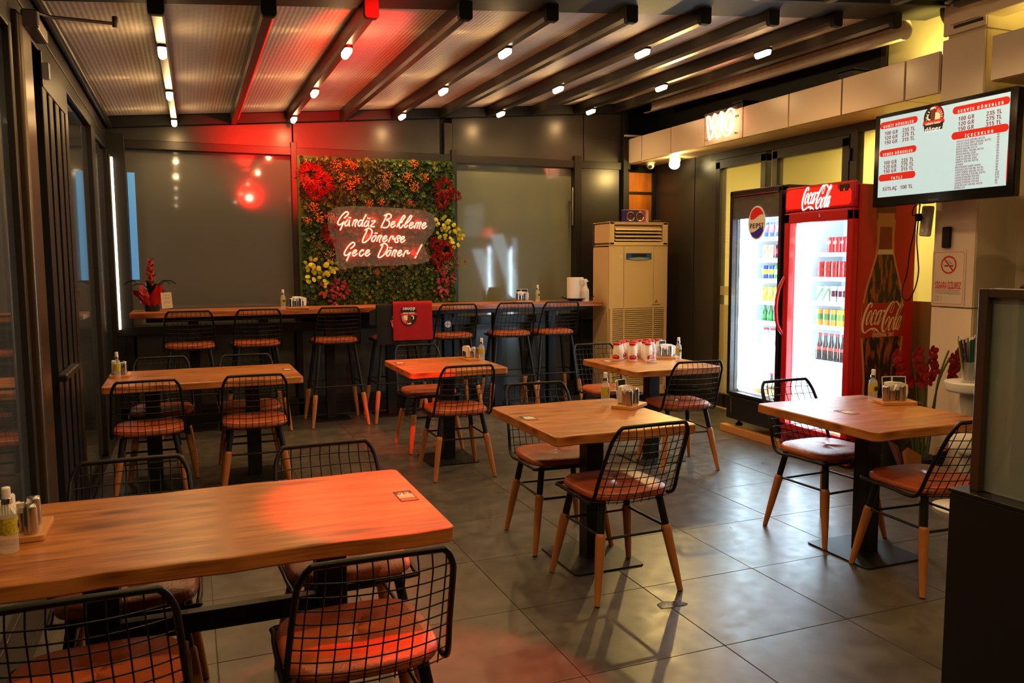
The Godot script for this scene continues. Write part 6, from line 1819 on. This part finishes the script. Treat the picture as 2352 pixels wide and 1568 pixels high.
# ---------------------------------------------------------------- things on the tables
func tray_set(where: String, at: Vector3, yaw: float, bottle: Vector3, frames: int, cup_first: bool) -> void:
	var bs := Basis(Vector3.UP, yaw)
	var t := thing("condiment_tray", "wooden condiment tray on %s" % where, "tray", at, yaw, "")
	var b := G.new()
	b.prism(round_rect(0.185, 0.125, 0.012), 0.0, 0.016, Transform3D(Basis(Vector3.RIGHT, -PI / 2), Vector3.ZERO), 0.002)
	part("tray_board", b, M.tray, t)
	var y := 0.0162
	var names := ["salt", "pepper"]
	for k in 2:
		var p: Vector3 = at + bs * Vector3(-0.062 + 0.085 * k, y, 0.028 - 0.004 * k)
		var s := thing("shaker", "%s steel shaker on %s" % [["left", "right"][k], where], "shaker", p, yaw)
		part("shaker_body", G.new().lathe([Vector2(0.0165, 0), Vector2(0.0175, 0.002), Vector2(0.0175, 0.072), Vector2(0.016, 0.0745)], 18), M.steel, s)
		part("shaker_top", G.new().lathe([Vector2(0.016, 0.0745), Vector2(0.0155, 0.079), Vector2(0.006, 0.081), Vector2(0.001, 0.081)], 18), M.chrome, s)
	var c := thing("toothpick_cup", "steel cup of wrapped sticks on %s" % where, "cup", at + bs * Vector3(-0.018, y, -0.006), yaw)
	part("cup", G.new().lathe([Vector2(0.026, 0), Vector2(0.028, 0.002), Vector2(0.028, 0.052), Vector2(0.026, 0.052), Vector2(0.026, 0.046), Vector2(0.001, 0.046)], 20), M.steel, c)
	var w := G.new()
	rng.seed = int(absf(at.x) * 100.0 + absf(at.z) * 10.0)
	for k in 12:
		var a := rng.randf() * TAU
		var d := Vector3(cos(a) * 0.017, 0, sin(a) * 0.017)
		var top := d * 1.5 + Vector3(0, rng.randf_range(0.066, 0.082), 0)
		var si := Vector3(-sin(a), 0, cos(a)) * 0.006
		w.quad(d * 0.6 + Vector3(0, 0.044, 0) - si, d * 0.6 + Vector3(0, 0.044, 0) + si, top + si * 1.4, top - si * 1.4, Vector3(cos(a), 0.2, sin(a)))
	part("wrapped_sticks", w, M.paper, c)
	# folded napkins in a low holder
	var n := thing("napkin_holder", "napkins in a holder on %s" % where, "napkin holder", at + bs * Vector3(0.022, y, -0.036), yaw)
	var h := G.new()
	h.box(Vector3(0, 0.003, 0), Vector3(0.10, 0.004, 0.036), 0.001)
	for s in [-1.0, 1.0]: h.box(Vector3(0, 0.026, s * 0.015), Vector3(0.07, 0.044, 0.002), 0.0008)
	part("holder", h, M.steel, n)
	var nap := G.new()
	var poly := PackedVector2Array([Vector2(-0.062, 0.005), Vector2(0.055, 0.005), Vector2(0.062, 0.030), Vector2(0.060, 0.074), Vector2(0.030, 0.086), Vector2(-0.030, 0.092), Vector2(-0.062, 0.088)])
	for k in 4: nap.prism(poly, 0, 0.0035, Transform3D(Basis(Vector3.UP, 0.02 * k), Vector3(0, 0.001, -0.010 + 0.0052 * k)), 0.001)
	part("napkins", nap, M.paper, n)
	for k in frames:
		var f := thing("card_stand", "small framed card %s on %s" % [["on the left", "on the right"][k], where], "card stand", at + bs * Vector3(-0.01 + 0.058 * k, y, -0.056), yaw + [0.35, -0.25][k])
		var e := G.new()
		var tilt := Basis(Vector3.RIGHT, -0.12)
		for s in [-1.0, 1.0]:
			e.box(tilt * Vector3(s * 0.032, 0.058, 0), Vector3(0.004, 0.116, 0.004), 0.001, tilt)
		for yy in [0.062, 0.114]: e.box(tilt * Vector3(0, yy, 0), Vector3(0.068, 0.004, 0.004), 0.001, tilt)
		part("card_frame", e, M.white, f)
		part("dark_card", G.new().box(tilt * Vector3(0, 0.088, -0.001), Vector3(0.062, 0.05, 0.0015), 0.0, tilt), M.rubber, f)
	if bottle == Vector3.ZERO: return
	var cb := thing("cologne_bottle", "clear spray bottle with yellow label on %s" % where, "bottle", bottle, yaw)
	part("bottle_body", G.new().lathe([Vector2(0.019, 0), Vector2(0.022, 0.003), Vector2(0.022, 0.095), Vector2(0.019, 0.112), Vector2(0.010, 0.122), Vector2(0.010, 0.130)], 18), M.bottle_glass, cb)
	part("lemon_label", G.new().lathe([Vector2(0.0222, 0.050), Vector2(0.0226, 0.051), Vector2(0.0226, 0.092), Vector2(0.0222, 0.093)], 18, Vector3.ZERO, Basis.IDENTITY, false), M.lemon, cb)
	part("label_fruit", G.new().prism(disc(0.012, 0.012, 14), 0.0, 0.0015, Transform3D(Basis(Vector3.UP, 0.3), Vector3(0.006, 0.072, 0.0205))), mat(Color(0.14, 0.20, 0.06), 0.5), cb)
	part("collar", G.new().lathe([Vector2(0.012, 0.128), Vector2(0.0125, 0.129), Vector2(0.0125, 0.142), Vector2(0.011, 0.143)], 16), M.chrome, cb)
	part("spray_cap", G.new().lathe([Vector2(0.0105, 0.143), Vector2(0.0105, 0.166), Vector2(0.009, 0.171), Vector2(0.001, 0.172)], 16), M.white, cb)

func make_table_things() -> void:
	M.bottle_glass = mat(Color(0.96, 0.97, 0.95, 0.25), 0.05)
	M.bottle_glass.transparency = BaseMaterial3D.TRANSPARENCY_ALPHA
	M.lemon = tri(mat(Color.WHITE, 0.5), Vector3(14, 14, 14))
	M.lemon.albedo_texture = noise_tex(0.05, Color(0.90, 0.78, 0.16), Color(0.50, 0.52, 0.16), 3, 128, 91)
	var y := 0.7205
	tray_set("the middle table", Vector3(2.075, y, -3.575), 0.62, Vector3(1.985, y, -3.665), 2, false)
	tray_set("the right table", Vector3(3.385, y, -3.115), -0.35, Vector3(3.315, y, -3.195), 2, false)
	tray_set("the milk bottle table", Vector3(3.40, y, -5.30), -0.25, Vector3(3.425, y, -5.175), 1, false)
	tray_set("the shirt-side table", Vector3(2.005, y, -5.85), PI * 0.5, Vector3(2.055, y, -5.755), 0, true)
	tray_set("the back left table", Vector3(-0.435, y, -5.93), PI * 0.5, Vector3(-0.445, y, -5.835), 0, true)
	tray_set("the left foreground table", Vector3(-0.445, y, -2.52), PI * 0.5, Vector3(-0.452, y, -2.365), 0, true)
	# small printed number cards stuck to the tabletops
	for q in [[0.618, -2.462, "the left foreground table"], [1.485, -3.50, "the middle table nearest the camera"], [1.445, -5.86, "the table before the shirts"], [2.90, -5.33, "the milk bottle table"], [0.63, -5.83, "the back left table"], [2.97, -3.02, "the right table before the red fridge"]]:
		var s := thing("table_card", "small dark printed card stuck on %s" % q[2], "card", Vector3(q[0], 0.7203, q[1]))
		var fl := Transform3D(Basis(Vector3.RIGHT, -PI / 2), Vector3.ZERO)
		part("card_base", G.new().prism(round_rect(0.058, 0.115, 0.003), 0.0, 0.001, fl), mat(Color(0.22, 0.05, 0.05), 0.5), s)
		part("card_number", text(G.new(), "23", 0.05, Transform3D(fl.basis, Vector3(0, 0.0016, -0.037)), 0, 0.036), M.white, s)
		part("card_field", G.new().prism(round_rect(0.05, 0.045, 0.002), 0.001, 0.0015, Transform3D(fl.basis, Vector3(0, 0, 0.004))), mat(Color(0.80, 0.74, 0.68), 0.6), s)
		part("card_photo", G.new().prism(round_rect(0.05, 0.022, 0.002), 0.001, 0.0015, Transform3D(fl.basis, Vector3(0, 0, 0.044))), mat(Color(0.60, 0.40, 0.30), 0.6), s)
	# the milk bottles
	var milk := mat(Color(0.94, 0.90, 0.84), 0.18)
	var spots := [[2.985, -5.33], [3.075, -5.255], [3.19, -5.225], [3.045, -5.395], [3.10, -5.455], [3.155, -5.375], [3.235, -5.345], [3.21, -5.455], [3.295, -5.395], [3.27, -5.485], [3.355, -5.445], [3.43, -5.455], [3.16, -5.50], [3.37, -5.53]]
	var first: Node3D = null
	for i in spots.size():
		var p := Vector3(spots[i][0], y, spots[i][1])
		var label := "white milk drink bottle with red cap standing in the group on the small table"
		if first == null:
			first = thing("milk_bottle", label, "bottle", p, 0.0, "milk drink bottles on the table")
			part("bottle_body", G.new().lathe([Vector2(0.030, 0), Vector2(0.0335, 0.004), Vector2(0.034, 0.060), Vector2(0.030, 0.088), Vector2(0.0235, 0.108), Vector2(0.023, 0.120)], 20), milk, first)
			part("red_cap", G.new().lathe([Vector2(0.026, 0.119), Vector2(0.0265, 0.121), Vector2(0.0265, 0.130), Vector2(0.024, 0.133)], 20), M.red, first)
			var w := G.new()
			var rows := []
			for q in [[0.0345, 0.014], [0.0346, 0.030], [0.0338, 0.050]]:
				var line := PackedVector3Array()
				for k in 10:
					var a := lerpf(-0.9, 0.9, k / 9.0)
					line.append(Vector3(sin(a) * q[0], q[1] - (0.012 * absf(a) if q[1] > 0.04 else 0.0), cos(a) * q[0]))
				rows.append(line)
			w.grid(rows)
			part("red_label", w, mat(Color(0.75, 0.08, 0.10), 0.4), first)
			var o := G.new()
			for k in 4: o.lathe([Vector2(0.001, 0.0), Vector2(0.003, 0.0), Vector2(0.001, 0.001)], 8, Vector3(sin(1.4 + 0.5 * k) * 0.0335, 0.055 - 0.02 * (k % 2), cos(1.4 + 0.5 * k) * 0.0335), Basis.looking_at(-Vector3(sin(1.4 + 0.5 * k), 0.001, cos(1.4 + 0.5 * k))) * Basis(Vector3.RIGHT, PI / 2))
			part("black_dots", o, M.void, first)
			var sc := G.new()
			sc.tube([Vector3(-0.014, 0.034, 0.033), Vector3(-0.004, 0.038, 0.0355), Vector3(0.004, 0.034, 0.0355), Vector3(0.014, 0.037, 0.033)], 0.0016, 4)
			part("label_script", sc, M.white, first)
		else: dup(first, "milk_bottle", label, p, [0.5, -0.4, 0.2, 1.2, -0.2, 0.9, 1.6, -1.0, 0.3, 2.0, -0.6, 0.4, 1.0, 0.0][i])
	first.rotation.y = -0.9
	var tg := thing("tea_glass", "empty curved tea glass on a saucer before the milk bottles", "glass", Vector3(3.16, y, -5.11))
	part("glass_body", G.new().lathe([Vector2(0.020, 0.010), Vector2(0.024, 0.014), Vector2(0.026, 0.026), Vector2(0.019, 0.050), Vector2(0.021, 0.072), Vector2(0.027, 0.092), Vector2(0.025, 0.092), Vector2(0.019, 0.072), Vector2(0.017, 0.050), Vector2(0.023, 0.027), Vector2(0.018, 0.015)], 20), M.clear, tg)
	part("saucer", G.new().lathe([Vector2(0.025, 0.0), Vector2(0.03, 0.002), Vector2(0.055, 0.010), Vector2(0.055, 0.012), Vector2(0.03, 0.005), Vector2(0.001, 0.005)], 24), M.clear, tg)
	part("tea_rest", G.new().lathe([Vector2(0.022, 0.0152), Vector2(0.0225, 0.017), Vector2(0.001, 0.017)], 16), mat(Color(0.55, 0.22, 0.05), 0.1), tg)
	# water on the floor
	var pud := thing("puddle", "small bright wet patch on the floor tiles beside a chair foot", "puddle", Vector3(1.868, 0.0006, -2.845))
	var pp := []
	rng.seed = 8
	for i in 14: pp.append(Vector2.from_angle(TAU * i / 14.0) * rng.randf_range(0.5, 1.0) * Vector2(0.075, 0.045))
	var poly := PackedVector2Array()
	for p in smooth_line(pp, true, 4): poly.append(p)
	var water := mat(Color(0.16, 0.15, 0.14), 0.05)
	water.clearcoat_enabled = true
	water.clearcoat = 1.0
	water.clearcoat_roughness = 0.04
	water.normal_enabled = true
	water.normal_scale = 0.5
	var nt := noise_tex(0.08, Color.BLACK, Color.WHITE, 3, 128, 55)
	nt.as_normal_map = true
	water.normal_texture = nt
	tri(water, Vector3(9, 9, 9))
	part("water", G.new().prism(poly, 0.0, 0.0016, Transform3D(Basis(Vector3.RIGHT, -PI / 2), Vector3.ZERO)), water, pud)

# ---------------------------------------------------------------- things on the bar
func make_bar_things() -> void:
	var y := 1.0602
	tray_set("the bar left of the plant wall", Vector3(0.915, y, -7.46), 0.0, Vector3(0.79, y, -7.455), 0, false)
	tray_set("the bar right of the plant wall", Vector3(3.15, y, -7.58), 0.0, Vector3(3.315, y, -7.57), 2, false)
	# paper roll in a black bowl, spray bottle
	var r := thing("paper_roll", "big white paper towel roll at the right end of the bar", "paper roll", Vector3(3.745, y + 0.02, -7.58))
	part("roll", G.new().lathe([Vector2(0.02, 0.0), Vector2(0.083, 0.0), Vector2(0.086, 0.004), Vector2(0.086, 0.220), Vector2(0.083, 0.223), Vector2(0.02, 0.223), Vector2(0.02, 0.20)], 28), M.paper, r)
	var b := thing("serving_dish", "flat black dish under the paper roll", "dish", Vector3(3.775, y, -7.575))
	part("dish", G.new().lathe([Vector2(0.08, 0.0), Vector2(0.09, 0.002), Vector2(0.155, 0.028), Vector2(0.157, 0.031), Vector2(0.10, 0.018), Vector2(0.001, 0.018)], 28), M.rubber, b)
	for s in [-1.0, 1.0]: part("handle", G.new().tube([Vector3(s * 0.15, 0.028, 0), Vector3(s * 0.185, 0.045, 0)], 0.007, 6), M.rubber, b)
	var sp := thing("spray_bottle", "white trigger spray bottle in front of the paper roll", "bottle", Vector3(3.80, y, -7.46))
	part("bottle_body", G.new().lathe([Vector2(0.038, 0), Vector2(0.041, 0.004), Vector2(0.041, 0.090), Vector2(0.040, 0.115), Vector2(0.022, 0.150), Vector2(0.017, 0.178), Vector2(0.017, 0.192)], 22), mat(Color(0.80, 0.77, 0.72), 0.4), sp)
	var h := G.new()
	h.prism(PackedVector2Array([Vector2(-0.050, 0.228), Vector2(0.012, 0.230), Vector2(0.036, 0.205), Vector2(0.030, 0.198), Vector2(0.014, 0.196), Vector2(0.014, 0.186), Vector2(-0.014, 0.186), Vector2(-0.016, 0.205), Vector2(-0.052, 0.216)]), -0.012, 0.012, Transform3D.IDENTITY, 0.004)
	part("trigger_head", h, M.white, sp)
	part("trigger", G.new().tube([Vector3(-0.028, 0.212, 0), Vector3(-0.032, 0.192, 0), Vector3(-0.040, 0.172, 0)], 0.005, 6), M.white, sp)
	# potted bromeliad wrapped in red paper, its card
	var t := thing("potted_plant", "red-flowered potted plant wrapped in shiny red paper on the left end of the bar", "plant", Vector3(-0.285, y, -7.62))
	part("pot", G.new().lathe([Vector2(0.055, 0), Vector2(0.058, 0.004), Vector2(0.068, 0.11), Vector2(0.060, 0.11), Vector2(0.001, 0.10)], 20), M.rubber, t)
	for q in [[-0.9, 0.165, 0.20, -0.12, 0.10], [0.55, 0.13, 0.185, 0.02, 0.08], [2.2, 0.12, 0.18, 0.03, 0.10], [3.6, 0.15, 0.20, -0.02, 0.09]]:
		var pg := G.new()
		var rows := []
		for i in 8:
			var v := i / 7.0
			var line := PackedVector3Array()
			for k in 9:
				var u := lerpf(-1, 1, k / 8.0)
				var a: float = q[0] + u * (0.75 - 0.35 * v * v)
				var rad: float = 0.06 + (q[1] - 0.06) * pow(v, 0.8) * (1.0 - 0.25 * u * u)
				line.append(Vector3(sin(a) * rad, 0.05 + q[2] * v * (1.0 - 0.25 * absf(u)) + 0.012 * sin(u * 6.0 + v * 4.0) - (0.05 * v * v if q[3] < -0.1 else 0.0), cos(a) * rad))
			rows.append(line)
		pg.grid(rows)
		var foil := mat(Color(0.66, 0.03, 0.05), 0.28)
		part("wrapping_leaf", pg, foil, t)
	var leaves := mat(Color(0.10, 0.20, 0.07), 0.35)
	rng.seed = 12
	for k in 9:
		var a := TAU * k / 9.0 + 0.5
		var d := Vector3(cos(a), 0, sin(a))
		var l := rng.randf_range(0.15, 0.24)
		var lg := G.new()
		var rows := []
		for i in 7:
			var v := i / 6.0
			var c := d * l * v + Vector3(0, 0.13 + 0.13 * sin(v * 2.3) * (0.8 if k % 2 else 1.0), 0)
			var s := Vector3(-d.z, 0, d.x) * 0.024 * sin(minf(v * 1.2 + 0.25, 1.0) * PI)
			rows.append(PackedVector3Array([c - s + Vector3(0, 0.008, 0), c, c + s + Vector3(0, 0.008, 0)]))
		lg.grid(rows)
		part("leaf", lg, leaves, t)
	part("flower_stem", G.new().tube([Vector3(0.0, 0.10, 0), Vector3(0.005, 0.25, 0), Vector3(0.0, 0.44, 0)], [0.018, 0.014, 0.008], 8), mat(Color(0.58, 0.22, 0.10), 0.5), t)
	var petal := mat(Color(0.76, 0.12, 0.08), 0.4)
	for k in 22:
		var yy := 0.20 + 0.011 * k
		var a := k * 2.4
		var l := lerpf(0.085, 0.045, k / 21.0) * (1.0 if k > 5 else 0.7)
		var d := Vector3(cos(a), 0.75, sin(a)).normalized()
		var pg := G.new()
		leaf(pg, Vector3(0, yy, 0), d, Vector3(-cos(a), 0.9, -sin(a)).normalized(), l, 0.024)
		leaf(pg, Vector3(0, yy - 0.002, 0), d, -Vector3(-cos(a), 0.9, -sin(a)).normalized(), l, 0.024)
		part("red_bract", pg, petal, t)
	var c := thing("gift_card", "white handwritten card hanging from the red potted plant", "card", Vector3(-0.165, y + 0.095, -7.50), 0.12)
	part("card", G.new().box(Vector3.ZERO, Vector3(0.085, 0.135, 0.002), 0.0, Basis(Vector3.BACK, 0.06)), mat(Color(0.88, 0.80, 0.66), 0.7), c)
	var wr := G.new()
	for k in 6:
		var pts := []
		for i in 9: pts.append(Vector3(-0.026 + 0.0065 * i + (0.004 if k % 2 else 0.0), 0.045 - [0.0, 0.022, 0.034, 0.056, 0.066, 0.094][k] + 0.003 * sin(i * 2.1 + k), 0.0018))
		wr.tube(pts, 0.0008, 3)
	part("handwriting", wr, M.void, c)
	part("string", G.new().tube([Vector3(0, 0.065, 0), Vector3(-0.01, 0.085, -0.02)], 0.0015, 4), M.rubber, c)

# ---------------------------------------------------------------- shirts over a stool back
func draped(w: float, front: float, back: float, cx: float, top_y: float, z0: float, thick: float, wob: float) -> G:
	var g := G.new()
	for side in [0, 1]:
		var rows := []
		for i in 25:
			var s := lerpf(-front, back, i / 24.0)
			var line := PackedVector3Array()
			for k in 17:
				var u := lerpf(-0.5, 0.5, k / 16.0)
				var fold := wob * sin(u * 15.0 + 1.0) * clampf(absf(s) * 3.0, 0, 1)
				var y: float
				var z: float
				var rr: float = 0.016 + thick * side
				if s < -0.025:
					y = top_y + s + 0.02; z = z0 + rr + fold + 0.05 * (s + 0.025) * -0.3
				elif s > 0.025:
					y = top_y - s + 0.02; z = z0 - rr + fold
				else:
					var q := s / 0.025 * PI / 2
					y = top_y + cos(q) * rr - 0.004; z = z0 - sin(q) * rr + fold
				if side == 0 and absf(s) > 0.02: pass
				line.append(Vector3(cx + u * w * (1.0 + 0.04 * absf(s)), y, z))
			if side == 0: line.reverse()
			rows.append(line)
		g.grid(rows)
	return g

func make_shirts() -> void:
	var t := thing("shirt", "black shirt with the round shop badge hung upside down over the bar stool, behind the red shirt", "shirt", Vector3(1.80, 0, -7.155))
	part("cloth", draped(0.40, 0.37, 0.20, -0.04, 1.083, 0.0, 0.006, 0.005), M.black_cloth, t)
	var sl := G.new()
	sl.prism(PackedVector2Array([Vector2(-0.30, 1.04), Vector2(-0.20, 1.07), Vector2(-0.19, 0.90), Vector2(-0.235, 0.88), Vector2(-0.25, 0.905), Vector2(-0.305, 0.915)]), -0.008, 0.012, Transform3D.IDENTITY, 0.004)
	part("sleeve", sl, M.black_cloth, t)
	logo(t, at3(-0.05, 0.925, 0.0305), 0.135, true, false)
	var r := thing("shirt", "red shirt with the round shop badge hung upside down over the bar stool", "shirt", Vector3(1.885, 0, -7.14))
	part("cloth", draped(0.36, 0.355, 0.16, 0.0, 1.102, 0.0, 0.006, 0.004), M.red_cloth, r)
	logo(r, at3(-0.04, 0.985, 0.0285), 0.15, true, false)

# ---------------------------------------------------------------- flowers, bin, stand by the column
func make_right_corner() -> void:
	var b := thing("rubbish_bin", "dark grey bin bag and box on the floor between the red fridge and the column", "bin", Vector3(4.36, 0, -4.075))
	var rows := []
	rng.seed = 31
	for i in 8:
		var v := i / 7.0
		var ring := PackedVector3Array()
		for k in 18:
			var a := TAU * k / 18.0
			var rr := lerpf(0.15, 0.19, v) * (1.0 + 0.05 * sin(a * 5.0 + i * 1.3))
			ring.append(Vector3(cos(a) * rr, v * 0.52, -sin(a) * rr * 0.8))
		rows.append(ring)
	part("bin_body", G.new().grid(rows, true, true, true), mat(Color(0.12, 0.12, 0.125), 0.5), b)
	var fl := G.new()
	for k in 6:
		var a := 0.6 + k * 0.5
		var p := Vector3(cos(a) * 0.20, 0.52, sin(a) * 0.16)
		var q := Vector3(cos(a + 0.5) * 0.20, 0.52, sin(a + 0.5) * 0.16)
		fl.flat(p, q, (p + q) * 0.68 + Vector3(0, -0.20 - 0.04 * (k % 2), 0), Vector3(cos(a), 0.3, sin(a)))
	part("bag_rim", fl, mat(Color(0.42, 0.43, 0.45), 0.35), b)
	# orchid with dark red flowers
	var o := thing("flower_pot", "tall red orchid behind the right table, in front of the red fridge", "plant", Vector3(4.28, 0, -3.72))
	part("pot", G.new().lathe([Vector2(0.07, 0), Vector2(0.075, 0.004), Vector2(0.10, 0.22), Vector2(0.09, 0.22), Vector2(0.001, 0.20)], 20), M.rubber, o)
	var ow := mat(Color(0.62, 0.38, 0.12), 0.5)
	for k in 5:
		var a := TAU * k / 5.0 + 0.3
		var g := G.new()
		g.grid([PackedVector3Array([Vector3(cos(a - 0.5) * 0.10, 0.10, sin(a - 0.5) * 0.10), Vector3(cos(a) * 0.11, 0.09, sin(a) * 0.11), Vector3(cos(a + 0.5) * 0.10, 0.10, sin(a + 0.5) * 0.10)]), PackedVector3Array([Vector3(cos(a - 0.4) * 0.15, 0.26, sin(a - 0.4) * 0.15), Vector3(cos(a) * 0.20, 0.31, sin(a) * 0.20), Vector3(cos(a + 0.4) * 0.15, 0.26, sin(a + 0.4) * 0.15)])])
		part("wrapping_paper", g, [ow, M.rubber, ow, mat(Color(0.40, 0.22, 0.2), 0.5), M.rubber][k], o)
	var stem := mat(Color(0.25, 0.32, 0.10), 0.5)
	rng.seed = 41
	for k in 6:
		var lean := Vector3(-0.26 + 0.10 * k, 0, 0.06 * sin(k * 2.0))
		part("stem", G.new().tube(smooth_line([Vector3(0.02 * k - 0.05, 0.18, 0), Vector3(0.02 * k - 0.05, 0.45, 0.0) + lean * 0.2, Vector3(0, 0.70, 0) + lean * 0.6, Vector3(0, 0.82 + 0.03 * (k % 3), 0) + lean], false, 4), 0.006, 6), stem, o)
		for j in 4:
			var c := Vector3(0, 0.72 + 0.055 * j, 0.02) + lean * (0.7 + 0.14 * j) + Vector3(rng.randf_range(-0.03, 0.03), 0, rng.randf_range(0.0, 0.05))
			var f := G.new()
			for p in 5:
				var a := TAU * p / 5.0 + j
				var d := Vector3(cos(a), sin(a), 0.25).normalized()
				round_leaf(f, c, d, Vector3(0, 0.1, 1).normalized(), 0.048, 0.04)
			part("red_flower", f, mat(Color(0.50, 0.03, 0.09).lerp(Color(0.66, 0.08, 0.12), rng.randf()), 0.5), o)
	for k in 5:
		var f := G.new()
		var c := Vector3(-0.20 + 0.05 * k, 0.40 + 0.05 * (k % 2), 0.10)
		for p in 4: round_leaf(f, c, Vector3(cos(p * 1.57), sin(p * 1.57), 0.3).normalized(), Vector3.BACK, 0.022, 0.018)
		part("yellow_flower", f, mat(Color(0.80, 0.62, 0.10), 0.5), o)
	part("note_card", G.new().box(Vector3(0.0, 0.17, 0.13), Vector3(0.085, 0.07, 0.003), 0.0, Basis(Vector3.RIGHT, -0.2)), mat(Color(0.86, 0.76, 0.45), 0.6), o)
	# white stand with the jar of straws
	var s := thing("side_stand", "round white plastic stand behind the right table", "stand", Vector3(4.19, 0, -3.32))
	part("stand_top", G.new().lathe([Vector2(0.05, 0.70), Vector2(0.125, 0.70), Vector2(0.135, 0.712), Vector2(0.142, 0.752), Vector2(0.136, 0.758), Vector2(0.128, 0.752), Vector2(0.001, 0.752)], 32), M.white, s)
	part("stand_post", G.new().lathe([Vector2(0.045, 0.02), Vector2(0.04, 0.55), Vector2(0.055, 0.64), Vector2(0.055, 0.70)], 20), mat(Color(0.72, 0.70, 0.66), 0.3), s)
	part("stand_foot", G.new().lathe([Vector2(0.17, 0.0), Vector2(0.175, 0.012), Vector2(0.05, 0.04), Vector2(0.001, 0.04)], 28), M.white, s)
	part("cloth_band", G.new().lathe([Vector2(0.07, 0.34), Vector2(0.10, 0.36), Vector2(0.095, 0.44), Vector2(0.06, 0.46)], 20), M.white, s)
	var j := thing("straw_jar", "clear jar full of coloured drinking straws on the white stand", "jar", Vector3(4.185, 0.7525, -3.33))
	part("jar", G.new().lathe([Vector2(0.040, 0), Vector2(0.044, 0.004), Vector2(0.046, 0.12), Vector2(0.044, 0.12), Vector2(0.041, 0.006), Vector2(0.001, 0.006)], 22), M.clear, j)
	rng.seed = 19
	var cols := [Color(0.10, 0.12, 0.45), Color(0.85, 0.65, 0.08), Color(0.30, 0.10, 0.35), Color(0.10, 0.40, 0.15), Color(0.60, 0.08, 0.10), Color(0.05, 0.25, 0.45)]
	for k in 26:
		var a := rng.randf() * TAU
		var rr := rng.randf_range(0.006, 0.034)
		var p := Vector3(cos(a) * rr, 0.008, sin(a) * rr)
		var top := Vector3(cos(a) * rr * 2.2 - 0.02, rng.randf_range(0.235, 0.265), sin(a) * rr * 2.0)
		part("straw", G.new().tube([p, top], 0.0035, 6), mat(cols[k % 6], 0.3), j)
		part("straw_tip", G.new().tube([top, top + (top - p).normalized() * 0.012], 0.0037, 5), M.paper, j)
	var sp := G.new()
	for k in 5: round_leaf(sp, Vector3(0.03, 0.03, 0.055), Vector3(cos(k * 1.25), sin(k * 1.25), 0.2).normalized(), Vector3.BACK, 0.035, 0.025)
	part("green_sprig", sp, mat(Color(0.12, 0.35, 0.08), 0.5), j)

# ---------------------------------------------------------------- serving counter at the right edge
func make_counter() -> void:
	var t := thing("serving_counter", "black serving counter with a metal-edged glass screen at the right edge", "counter", Vector3(2.026, 0, -1.659))
	part("cabinet", G.new().box(Vector3(0.40, 0.395, 0.90), Vector3(0.80, 0.79, 1.80), 0.004), mat(Color(0.035, 0.035, 0.038), 0.5), t)
	part("worktop", G.new().box(Vector3(0.40, 0.796, 0.90), Vector3(0.806, 0.012, 1.806), 0.003), mat(Color(0.10, 0.09, 0.08), 0.3), t)
	var p := G.new()
	p.box(Vector3(0.055, 1.09, 0.055), Vector3(0.055, 0.576, 0.03), 0.003)
	p.box(Vector3(0.055, 1.365, 0.90), Vector3(0.05, 0.026, 1.72), 0.003)
	part("screen_frame", p, M.bronze, t)
	var gm := mat(Color(0.55, 0.60, 0.58, 0.55), 0.25)
	gm.transparency = BaseMaterial3D.TRANSPARENCY_ALPHA
	part("glass_screen", G.new().box(Vector3(0.055, 1.08, 0.90), Vector3(0.012, 0.55, 1.66)), gm, t)
	# red cooler seen past the screen
	var c := thing("red_cooler", "red drinks cooler with white script cut off by the right edge of the photo", "cooler", Vector3(4.40, 0, -2.86), -PI / 2)
	part("cooler_base", G.new().box(Vector3(0, 0.66, 0), Vector3(0.42, 1.32, 0.40), 0.01), M.void, c)
	var rows := []
	for q in [[0.15, 1.32], [0.18, 1.40], [0.21, 1.60], [0.21, 1.85], [0.19, 1.95], [0.10, 2.02]]:
		var ring := PackedVector3Array()
		for k in 24: ring.append(Vector3(cos(TAU * k / 24.0) * q[0], q[1], -sin(TAU * k / 24.0) * q[0]))
		rows.append(ring)
	part("red_dome", G.new().grid(rows, true, true, true), M.red_deep, c)
	part("white_script", G.new().prism(PackedVector2Array([Vector2(-0.12, 1.74), Vector2(-0.02, 1.82), Vector2(0.05, 1.90), Vector2(-0.05, 1.93), Vector2(-0.14, 1.88)]), 0.14, 0.205), M.white, c)
	part("blue_band", G.new().lathe([Vector2(0.186, 1.40), Vector2(0.198, 1.47)], 24, Vector3.ZERO, Basis.IDENTITY, false), mat(Color(0.35, 0.5, 0.75), 0.4), c)
